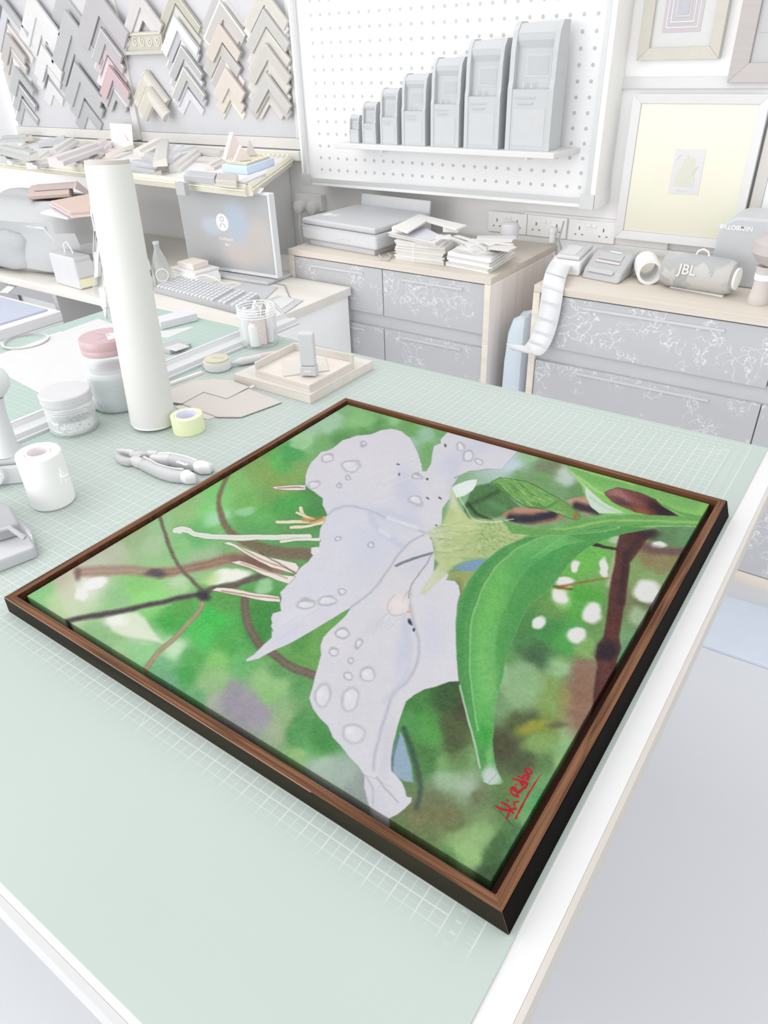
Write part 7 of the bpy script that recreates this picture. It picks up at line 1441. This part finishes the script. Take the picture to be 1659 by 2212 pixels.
# masking tape
c = zat(409, 929)
mk = thing('masking_tape', tuple(c), 'small roll of yellow green masking tape at the foot of the tall roll', 'tape')
G().ring(c, .0225, .0305, .034, 48).build('tape', paint((228, 235, 194), 1.25, .5), mk, bevel=.001, smooth=True)
G().ring(c + Vector((0, 0, .0005)), .0200, .0222, .0335, 48).build('core', paint((212, 212, 222), 1.2), mk, smooth=True, label='printed blue grey paper core')
# film roll in front
c = zat(117, 1083)
fr = thing('stretch_film_roll', tuple(c), 'upright roll of milky white plastic film at the left of the mat', 'film roll')
G().ring(c, .0195, .0345, .094, 64).build('film', paint((238, 238, 237), 1.2, .3, .3, .006), fr, bevel=.004, smooth=True)
G().ring(c + Vector((0, 0, .001)), .0165, .0192, .0925, 40).build('core', paint((226, 220, 222), 1.2), fr, smooth=True)
g = G(); r = random.Random(9); base = Vector(at(134, 1030, 'y', c.y - .01))
for k in range(9):
    p = base + Vector((r.uniform(-.002, .022), r.uniform(-.006, .006), r.uniform(-.004, .012)))
    g.add([p, p + Vector((r.uniform(.002, .008), r.uniform(-.003, .003), r.uniform(-.003, .006))), p + Vector((r.uniform(0, .006), 0, r.uniform(.002, .008)))], [(0, 1, 2)])
g.tube([base + Vector((-.006, 0, -.002)), base + Vector((.008, 0, .003)), base + Vector((.022, 0, .012))], .0012, 5)
g.build('torn_tail', paint((248, 249, 250), 1.2, .3, .4), fr, kind='stuff')
# jar of staples
def jar(name, c, r, h, lid_rgb, lid_h, label, lid_r=None, glass=None, neck=.9):
    t = thing(name, tuple(c), label, 'jar')
    g = G(); pr_ = [(r * .88, 0), (r * .98, .006), (r, .014), (r, h * .70), (r * .97, h * .82), (r * neck, h * .90), (r * neck, h)]
    g.lathe(c, pr_, 48, cap=False)
    g.lathe(c + Vector((0, 0, .0006)), [(.0001, 0), (r * .88, 0)], 48, cap=False)
    g.build('glass', glass or clear_glass(), t, smooth=True)
    if lid_rgb:
        lr = lid_r or r * .98; z = h - lid_h * .55
        G().lathe(c + Vector((0, 0, z)), [(lr * .985, 0), (lr, .002), (lr, lid_h * .35), (lr * .985, lid_h * .4), (lr, lid_h * .45), (lr, lid_h * .9), (lr * .96, lid_h)], 56).build('lid', paint(lid_rgb, 1.45, .3, .35), t, smooth=True)
    return t
c = zat(163, 926); hj = at(140, 852, 'y', c.y)[2] - T
j1 = jar('staple_jar', c, .0455, hj, (244, 244, 246), .020, 'glass jar with white screw lid holding silver staples', lid_r=.0475)
g = G(); r = random.Random(5)
for k in range(620):
    a = r.uniform(0, math.tau); rad = .043 * math.sqrt(r.uniform(.25, 1)); z = r.uniform(.003, .026 + .012 * math.cos(a + .2))
    p = c + Vector((rad * math.cos(a), rad * math.sin(a), z)); d = Vector((r.uniform(-1, 1), r.uniform(-1, 1), r.uniform(-.6, .6))).normalized() * .004
    g.tube([p - d, p + d], .0007, 4)
g.build('staples', paint((226, 227, 230), 1.1, .25, .6, .2, 400, .3), j1, kind='stuff')
G().lathe(c + Vector((0, 0, .002)), [(.036, 0), (.040, .008), (.038, .026)], 40).build('staple_heap', paint((216, 218, 220), 1.1, .5, .3, .15, 300), j1)
for k in range(3): G().ring(c + Vector((0, 0, hj - .016 - k * .005)), .0435, .0448, .0012, 48).build('thread_ring', paint((236, 237, 239), 1.15, .2, .6), j1)
# jar with red lid
c = zat(262, 872); hj = at(240, 742, 'y', c.y)[2] - T
j2 = jar('red_lid_jar', c, .0560, hj, (238, 203, 208), .030, 'clear plastic jar with pinkish red lid, half filled with dark wire', lid_r=.0500, neck=.84)
G().lathe(c + Vector((0, 0, .002)), [(.049, 0), (.0535, .010), (.0535, .072), (.046, .080), (.03, .083)], 48).build('dark_content', paint((214, 217, 219), 1.1, .6), j2, smooth=True)
g = G(); r = random.Random(3)
for k in range(22):
    a = math.radians(200 + r.uniform(0, 70)); z0_ = r.uniform(.012, .06); q = []
    for j in range(6): q.append(c + Vector((.0550 * math.cos(a + j * .10), .0550 * math.sin(a + j * .10), z0_ + .012 * math.sin(j * .6))))
    g.tube(q, .0005, 4)
for z in (.078, .055, .012): g.lathe(c + Vector((0, 0, z)), [(.0546, 0), (.0548, .0012)], 48, cap=False)
g.build('pale_wires', paint((242, 243, 244), 1.1), j2, kind='stuff')
lt = Vector((c.x, c.y, T + hj - .030 * .55 + .0302))
G().slab([lt + Vector((-.004, .006, 0)), lt + Vector((.035, -.015, 0)), lt + Vector((.040, .012, 0)), lt + Vector((.012, .030, 0))], .0008).build('paper_tag', paint((246, 246, 248), EH), j2)
g = G()
for k in range(3): g.tube([lt + Vector((-.035 + .01 * k, .0, .0009)), lt + Vector((-.01 + .012 * k, .008, .0009)), lt + Vector((.01, .02 - .02 * k, .0009))], .0005, 4)
g.build('clear_thread', paint((243, 222, 226), 1.3), j2)
# open glass jar with marker tubes
c = zat(562, 742); hj = at(552, 658, 'y', c.y)[2] - T
j3 = jar('open_glass_jar', c, .0460, hj, None, 0, 'open glass jar holding white tubes and a red packet behind the wooden tray', neck=.97)
for k in range(4): G().ring(c + Vector((0, 0, hj - .004 - k * .0065)), .0445, .0465, .0016, 48).build('thread_ring', paint((240, 241, 242), 1.2, .2, .6), j3, smooth=True)
def tube_pen(dx, dy, h, r_, rgb, name, tilt=(0, 0)):
    p = c + Vector((dx, dy, .004)); q = p + Vector((tilt[0], tilt[1], h))
    G().tube([p, p.lerp(q, .80), p.lerp(q, .81), p.lerp(q, .9), p.lerp(q, .91), q], [r_, r_, r_ * .7, r_ * .7, r_ * .4, r_ * .35], 14).build(name, paint(rgb, 1.15), j3, smooth=True)
tube_pen(-.022, -.016, .088, .013, (242, 242, 243), 'white_tube'); tube_pen(-.020, .014, .096, .010, (240, 240, 242), 'white_tube', (.006, 0)); tube_pen(.008, -.022, .062, .014, (216, 219, 221), 'dark_tube')
tube_pen(-.004, .000, .094, .009, (238, 239, 240), 'white_tube', (-.004, .004)); tube_pen(.020, .018, .098, .008, (246, 246, 247), 'white_tube', (.006, .0)); tube_pen(.004, .024, .090, .008, (228, 225, 220), 'tan_tube')
rp = c + Vector((.024, -.022, .010)); dv = Vector((.80, .45, 0)).normalized()
G().slab([rp - dv * .016, rp + dv * .016, rp + dv * .018 + Vector((0, 0, .066)), rp - dv * .004 + Vector((0, 0, .068)), rp - dv * .018 + Vector((0, 0, .055))], .006, tuple(Vector((-dv.y, dv.x, 0)))).build('red_packet', paint((228, 212, 210), 1.0), j3, label='faded red packet')
for k in range(3):
    z_ = .018 + k * .014; nn_ = Vector((dv.y, -dv.x, 0)) * .0012
    G().tube([rp + nn_ + dv * -.010 + Vector((0, 0, z_)), rp + nn_ + dv * -.002 + Vector((0, 0, z_ + .006)), rp + nn_ + dv * .008 + Vector((0, 0, z_ - .001))], .0007, 4).build('packet_print', paint((240, 230, 228), 1.0), j3)
# tape measure and screwdriver
c = zat(472, 796)
tmz = thing('tape_measure', tuple(c), 'round tape measure with black case and yellow face', 'tape measure')
G().lathe(c, [(.028, 0), (.0315, .004), (.0320, .016), (.0300, .022)], 36).build('case', paint((208, 209, 208), 1.05, .4), tmz, smooth=True)
G().lathe(c + Vector((0, 0, .0222)), [(.0275, 0), (.0275, .0035), (.025, .0045)], 36).build('yellow_face', paint((239, 234, 205), 1.45), tmz, smooth=True)
G().slab([c + Vector(p) for p in ((-.014, -.004, .0268), (-.006, -.008, .0268), (.010, .000, .0268), (.018, .002, .0268), (.012, .010, .0268), (-.002, .004, .0268), (-.010, .006, .0268))], .0006).build('face_logo', paint((222, 218, 216), EH), tmz)
G().rbox((c.x - .031, c.y - .004, T), (.012, .03, .016), .2).build('tape_mouth', paint((210, 211, 211), 1.05), tmz, bevel=.002)
a, b2_ = zat(500, 785, T + .010), zat(612, 762, T + .010); mid = a.lerp(b2_, .55)
sd_ = thing('screwdriver', tuple(a.lerp(b2_, .5) - Vector((0, 0, .010))), 'screwdriver with black ribbed shaft and red handle right of the tape measure', 'screwdriver')
G().tube([a, a.lerp(mid, .1), a.lerp(mid, .35), mid], [.003, .0045, .0095, .0095], 14).build('grip', paint((212, 211, 213), 1.1), sd_, smooth=True)
g = G()
for k in range(5):
    o_ = Vector((0, 0, .0095)) + Vector((.3, 1, 0)).normalized() * (k - 2) * .0035 - Vector((0, 0, abs(k - 2) * .0008)); g.tube([a.lerp(mid, .4) + o_, a.lerp(mid, .98) + o_], .0008, 4)
g.build('pale_ribs', paint((234, 234, 235), 1.2), sd_)
G().tube([mid, mid.lerp(b2_, .3), mid.lerp(b2_, .8), b2_], [.0100, .0095, .008, .004], 14).build('red_end', paint((229, 213, 208), 1.2), sd_, smooth=True)
# wooden tray stack
ply = wood((239, 235, 229), (233, 227, 220), 0, 1.35, 12, .6, 8)
ply_s = wood((232, 224, 217), (226, 217, 209), 0, 1.0, 12, .6, 8)
t0 = thing('plywood_slab', tuple(zat(660, 820)), 'thick plywood slab lying under the wooden tray', 'wood board')
qa = [zat(507, 826), zat(671, 873), zat(806, 797), zat(655, 758)]
G().slab([(p.x, p.y, T) for p in qa], .018).build('slab', ply_s, t0, bevel=.001)
G().slab([(p.x, p.y, T + .0181) for p in qa], .0012).build('top_veneer', ply, t0)
z1_ = T + .0195
t1 = thing('wooden_tray', tuple(zat(655, 800, z1_)), 'shallow light wooden tray on the plywood slab, two sides rimmed', 'tray')
qb = [zat(553, 812, z1_), zat(669, 848, z1_), zat(766, 795, z1_), zat(638, 768, z1_)]
cb = sum(qb, Vector()) / 4
for k in range(3): G().slab([tuple(cb + (p - cb) * (1 - .004 * k) + Vector((0, 0, k * .0051))) for p in qb], .005).build('ply_layer', (ply_s, ply, ply_s)[k], t1)
zt1 = .0154
def rim(p, q, h, th):
    d = (q - p).normalized(); n_ = Vector((-d.y, d.x, 0)); 
    if n_.dot(cb - p) < 0: n_ = -n_
    G().slab([tuple(v + Vector((0, 0, zt1))) for v in (p, q, q + n_ * th, p + n_ * th)], h).build('rim', ply, t1, bevel=.0006)
rim(qb[0], qb[3], .016, .005); rim(qb[3].lerp(qb[2], .02), qb[2], .016, .005)
zc = z1_ + zt1
poly('thin_card', [(610, 779), (702, 771), (711, 799), (612, 811)], .003, (236, 231, 224), 'thin square wooden card lying in the tray', 'card', z=zc, e=1.35)
zc2 = zc + .0033
up_b = Vector(at(661, 812, 'z', zc2)); hst = at(652, 716, 'y', up_b.y + .012)[2] - zc2
st = thing('black_stapler', tuple(up_b), 'dark oblong holder standing upright in the wooden tray', 'holder')
up_b = up_b + Vector((0, .012, 0))
G().rbox((up_b.x, up_b.y, zc2), (.034, .024, .020), .45).build('base', paint((209, 210, 213), 1.0), st, bevel=.002)
G().rbox((up_b.x, up_b.y, zc2 + .0202), (.032, .018, hst - .020), .45, rx=-.0).build('upright_body', paint((213, 214, 217), 1.0, .3), st, bevel=.003)
q_ = Matrix.Rotation(.45, 3, 'Z') @ axes((1, 0, 0), (0, 0, 1))
G().rbox(Vector((up_b.x, up_b.y, zc2 + .008)) + q_ @ Vector((0, 0, .0124)), (.016, .001, .005), .45).build('small_plate', paint((226, 226, 228), 1.0), st)
# card pieces
cardm = (227, 221, 216)
poly('cardboard_piece', [(378, 880), (388, 872), (406, 873), (469, 899), (448, 906)], .0015, (224, 217, 213), 'lowest brown card piece peeping out under the others', 'cardboard', group='brown card pieces')
poly('cardboard_piece', [(394, 872), (439, 846), (462, 853), (490, 861), (537, 839), (609, 868), (521, 900), (469, 900)], .002, (229, 222, 216), 'large brown card piece in front with a notched back edge', 'cardboard', z=T + .0017, group='brown card pieces')
poly('cardboard_piece', [(368, 842), (385, 834), (420, 821), (462, 818), (497, 821), (539, 835), (490, 860), (462, 852), (439, 846), (392, 871), (370, 868)], .002, (231, 225, 219), 'brown card piece with a rounded back lying behind the notched one', 'cardboard', z=T + .0039, group='brown card pieces')
tag(G().sweep([(-.0035, 0), (.0035, 0), (.0035, .006), (-.0035, .006)], zat(368, 832), zat(437, 807)).build('wood_stick', paint((224, 218, 213), 1.2), bevel=.0006), 'thin wooden stick left of the card pieces', 'stick')
tag(G().sweep([(-.0015, 0), (.0015, 0), (.0015, .003), (-.0015, .003)], zat(540, 838, T + .0062), zat(549, 835, T + .0062)).build('wood_splinter', paint((236, 230, 224), 1.2)), 'tiny pale splinter at the back corner of the round card', 'splinter')
# long silver moulding
ml = thing('silver_moulding', tuple(zat(440, 775)), 'long silver grey picture frame moulding lying across the two mats', 'moulding')
pe1 = zat(0, 962); pe2 = zat(612, 700)
ctr = lambda px, py: zat(px, py)
A0, A1 = zat(-30, 972), zat(629, 697)
dml = (A1 - A0).normalized()
prof = [(-.030, 0), (.030, 0), (.030, .004), (.024, .005), (.020, .014), (.008, .016), (-.004, .010), (-.014, .012), (-.020, .020), (-.030, .020)]
G().sweep([(a_, b_) for a_, b_ in prof], A0, A1).build('moulding', paint((230, 231, 233), 1.35, .35, .4, .01), ml, smooth=False)
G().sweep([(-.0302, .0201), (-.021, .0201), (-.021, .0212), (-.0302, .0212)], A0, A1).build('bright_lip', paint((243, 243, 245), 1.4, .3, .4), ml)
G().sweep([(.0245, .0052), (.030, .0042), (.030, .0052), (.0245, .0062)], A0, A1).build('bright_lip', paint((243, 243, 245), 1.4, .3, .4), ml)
G().sweep([(a_ * .97, b_ * .96 + .0003) for a_, b_ in prof], A1, A1 + dml * .0012).build('cut_end', paint((222, 221, 222), 1.1), ml)
# calculator, box, papers at the back left
ca = thing('calculator', tuple(zat(385, 752)), 'black calculator with white key grid beside the tall roll', 'calculator')
cq_ = [zat(354, 762), zat(368, 766), zat(414, 750), zat(386, 740), zat(352, 750)]
G().slab([(p.x, p.y, T + .0003) for p in cq_], .010).build('case', paint((214, 214, 217), 1.4), ca, bevel=.001)
g = G(); o_ = zat(386, 743, T + .0104); e1_ = (zat(412, 750, T + .0104) - o_); e2_ = (zat(355, 753, T + .0104) - o_)
for i in range(5):
    for j in range(7):
        p = o_ + e1_ * ((i + .5) / 5.4) + e2_ * ((j + .5) / 7.4); g.rbox((p.x, p.y, T + .0105), (.0075, .0055, .002), .4)
g.build('keys', paint((240, 240, 242), 1.5), ca, kind='stuff')
bxq = [zat(350, 713), zat(428, 693), zat(416, 680, T), zat(343, 700, T)]
bo = thing('lilac_box', tuple(zat(388, 695)), 'long flat lilac grey box lying at the back of the mat', 'box')
G().slab([(p.x, p.y, T + .0008) for p in bxq], .020).build('body', paint((222, 221, 226), 1.15), bo, bevel=.001)
a_, b_ = bxq[0], bxq[3]
G().slab([tuple(v + Vector((-.0006, 0, .003))) for v in (a_, b_, b_ + Vector((-.0006, 0, 0)), a_ + Vector((-.0006, 0, 0)))], .014).build('end_label', paint((214, 222, 236), 1.1), bo)
poly('white_paper', [(344, 716), (408, 706), (420, 706), (362, 730), (346, 728)], .0005, (247, 247, 249), 'white sheet peeping out under the lilac box', 'paper')
poly('white_paper', [(350, 738), (372, 745), (352, 752)], .0006, (250, 250, 251), 'small white paper corner behind the calculator', 'paper')
poly('large_white_sheet', [(-80, 792), (0, 765), (212, 688), (268, 708), (290, 745), (175, 850), (85, 848), (0, 803)], .0022, (253, 253, 254), 'large white sheet of foam board covering the left end of the table', 'sheet')
poly('blue_strip', [(92, 730), (98, 726), (132, 716), (130, 719)], .0008, (205, 216, 240), 'small pale blue strip behind the large white sheet', 'strip', z=T)
wc = thing('wire_coil', tuple(zat(50, 742)), 'flat coil of clear plastic wire at the far left mat edge', 'coil')
cc = zat(56, 740)
for k in range(4): G().lathe(cc + Vector((0, 0, .0002 + k * .0018)), [(.052 + .0022 * (k % 2), 0), (.0555 + .0022 * (k % 2), .0008), (.052 + .0022 * (k % 2), .0016)], 48, cap=False).build('loop', paint((236, 235, 233) if k % 2 else (226, 227, 228), 1.4), wc, smooth=True)

# ---- pliers: two levers traced on the mat plane, each with jaw, neck and two-tone grip
pl_ = thing('combination_pliers', tuple(zat(350, 1005)), 'opened steel pliers with white and grey grips beside the framed painting', 'pliers')
ZP = T + .0005
def loft(name, pts, ws, hs, rgb, e=1.35, z=ZP, rough=.4, n=12, label=None):
    """soft bar through points seen in the photograph, elliptical section"""
    c_ = [Vector(at(*p, 'z', z + h * .5)) for p, h in zip(pts, hs)]; V = []
    for i, p in enumerate(c_):
        d = (c_[min(i + 1, len(c_) - 1)] - c_[max(i - 1, 0)]); d.z = 0; d.normalize(); s = Vector((-d.y, d.x, 0))
        for k in range(n):
            a = 2 * math.pi * k / n; ca_, sa_ = math.cos(a), math.sin(a)
            ca_ = math.copysign(abs(ca_) ** .7, ca_); sa_ = math.copysign(abs(sa_) ** .7, sa_)
            V.append(Vector((p.x, p.y, z + hs[i] * .5)) + s * ca_ * ws[i] / 2 + Vector((0, 0, sa_ * hs[i] / 2)))
    F_ = [(i * n + k, i * n + (k + 1) % n, (i + 1) * n + (k + 1) % n, (i + 1) * n + k) for i in range(len(c_) - 1) for k in range(n)]
    F_ += [tuple(range(n)), tuple(range((len(c_) - 1) * n, len(c_) * n))]
    return G().add(V, F_).build(name, paint(rgb, e, rough, .3), pl_, smooth=True, label=label)
def pz_(*p): return [(240 + a / 6.9125, 960 + b / 6.9125) for a, b in p]
steel = (216, 215, 216)
loft('jaw', pz_((70, 150), (110, 205), (180, 245), (260, 265), (330, 255)), [.004, .011, .014, .014, .013], [.010, .012, .013, .014, .014], steel)
loft('jaw', pz_((85, 95), (160, 100), (260, 115), (350, 140)), [.003, .006, .008, .012], [.008, .009, .011, .013], (222, 220, 221), z=ZP + .002)
loft('joint', pz_((300, 170), (380, 165), (460, 170), (540, 160)), [.012, .018, .018, .010], [.014, .016, .016, .013], (228, 227, 228))
cj = Vector(at(240 + 385 / 6.9125, 960 + 155 / 6.9125, 'z', ZP + .018))
G().lathe((cj.x, cj.y, ZP + .0135), [(.0065, 0), (.0065, .003), (.0035, .0036)], 20).build('rivet', paint((222, 221, 223), 1.4, .25, .6), pl_, smooth=True)
loft('neck', pz_((340, 240), (400, 270), (470, 290)), [.016, .018, .016], [.017, .018, .018], (234, 234, 235), label='white plastic collar')
loft('grip', pz_((465, 300), (560, 340), (640, 385), (760, 430), (900, 470), (1000, 485), (1095, 490)), [.016, .017, .015, .0165, .0165, .016, .015], [.018, .020, .020, .021, .021, .020, .019], (222, 222, 224), label='grey ribbed grip')
loft('grip_rim', pz_((500, 225), (600, 275), (690, 330), (830, 375), (960, 400), (1090, 410)), [.006, .006, .006, .006, .006, .007], [.014, .014, .014, .014, .014, .014], (236, 236, 237), z=ZP + .004)
loft('grip_end', pz_((1092, 475), (1160, 488), (1215, 490), (1238, 490)), [.020, .022, .021, .012], [.022, .023, .022, .014], (238, 238, 239))
loft('neck', pz_((560, 150), (620, 160), (700, 165)), [.012, .015, .012], [.015, .016, .016], (236, 236, 237), label='white plastic collar')
loft('grip', pz_((610, 225), (740, 235), (880, 232)), [.014, .0165, .0165], [.018, .020, .020], (228, 228, 230))
loft('grip', pz_((885, 235), (1000, 258), (1100, 275), (1200, 305), (1290, 330)), [.0165, .017, .017, .016, .015], [.020, .021, .021, .020, .019], (218, 218, 220), label='grey ribbed grip')
loft('grip_rim', pz_((700, 165), (850, 160), (980, 180), (1110, 210), (1200, 238), (1290, 270)), [.005] * 6, [.012] * 6, (238, 238, 239), z=ZP + .008)
loft('grip_end', pz_((1285, 325), (1360, 345), (1440, 345), (1500, 335)), [.018, .022, .022, .012], [.020, .023, .022, .014], (237, 237, 238))
tp_ = Vector(at(240 + 1085 / 6.9125, 960 + 268 / 6.9125, 'z', ZP + .0215)); dr_ = (Vector(at(240 + 1190 / 6.9125, 960 + 300 / 6.9125, 'z', ZP + .02)) - Vector(at(240 + 990 / 6.9125, 960 + 240 / 6.9125, 'z', ZP + .02))); dr_.z = 0
words('STANLEY', .0062, tp_ + Vector((0, -.004, .0)), axes(dr_, (-dr_.y * .7, dr_.x * .7, .012)), paint((238, 238, 240), 1.3), pl_, bold=.0002)

# ---- black hand tool with ball head at the left edge
dr = thing('ball_head_tool', tuple(zat(30, 1045)), 'black upright hand tool with round head and square foot at the left edge', 'tool')
fb = zat(38, 1040)
c0 = Vector((fb.x - .018, fb.y + .01, T))
blk2 = paint((209, 211, 213), 1.1, .4)
G().rbox(c0, (.085, .060, .036), .75).build('foot', paint((208, 209, 212), 1.05, .4), dr, bevel=.004)
G().rbox(c0 + Vector((0, 0, .0362)), (.080, .055, .012), .75).build('foot_cap', paint((214, 214, 217), 1.3, .4), dr, bevel=.005)
top_ = Vector(at(20, 868, 'y', c0.y + .02)); 
G().tube([c0 + Vector((0, .0, .0484)), c0 + Vector((.0, .0, .060)), Vector((c0.x - .004, c0.y + .004, top_.z - .02)), Vector((c0.x - .006, c0.y + .006, top_.z + .004))], [.026, .019, .0165, .019], 28).build('column', blk2, dr, smooth=True)
hc = Vector((c0.x - .012, c0.y + .008, top_.z + .028)); g = G()
g.lathe(hc - Vector((0, 0, .026)), [(.012, 0), (.026, .006), (.036, .018), (.038, .030), (.034, .042), (.022, .052), (.006, .056)], 36)
g.build('round_head', paint((211, 213, 215), 1.25, .35), dr, smooth=True)
g = G()
wq = zat(4, 1052); wc_ = Vector((wq.x - .01, wq.y, T + .022))
for k in range(3): g.lathe(wc_ + Vector((.004 * k, -.006 * k, 0)), [(.015, 0), (.018, .002), (.015, .004)], 24, axis=(.7, -.7, 0), cap=False)
g.build('chrome_wheel', paint((238, 239, 238), 1.1, .2, .6), dr, smooth=True)
# ---- dark tape dispenser in the near left corner
tdp = thing('tape_dispenser', tuple(zat(30, 1200)), 'dark bluish tape dispenser at the near left edge of the mat', 'dispenser')
q0 = [zat(-60, 1180), zat(-20, 1245), zat(82, 1205), zat(74, 1166), zat(20, 1120)]
G().slab([(p.x, p.y, T) for p in q0], .020).build('base', paint((207, 208, 211), 1.1, .4), tdp, bevel=.003)
q1 = [zat(-60, 1175), zat(-5, 1200), zat(60, 1180), zat(42, 1140), zat(-10, 1115)]
G().slab([(p.x, p.y, T + .0202) for p in q1], .022).build('body', paint((209, 210, 214), 1.1, .4), tdp, bevel=.005, seg=3)
ctd = Vector((q1[4].x + .002, q1[4].y - .012, T + .030)); 
G().lathe(ctd + Vector((-.03, -.015, 0)), [(.030, 0), (.032, .002), (.032, .040), (.030, .042)], 36, axis=(.75, .5, 0)).build('tape_drum', paint((213, 216, 226), 1.15, .4), tdp, smooth=True, label='blue grey tape drum')
g = G()
for k in range(4):
    p = zat(58 + k * 4, 1150 + k * 5, T + .0205); g.rbox((p.x, p.y, T + .0205), (.014, .002, .005), -.5)
g.build('cutter_teeth', paint((222, 221, 224), 1.2), tdp)
G().tube([zat(-10, 1150, T + .042), zat(20, 1140, T + .043), zat(54, 1162, T + .030)], .004, 10).build('guide_bar', paint((222, 219, 223), 1.2), tdp, smooth=True)
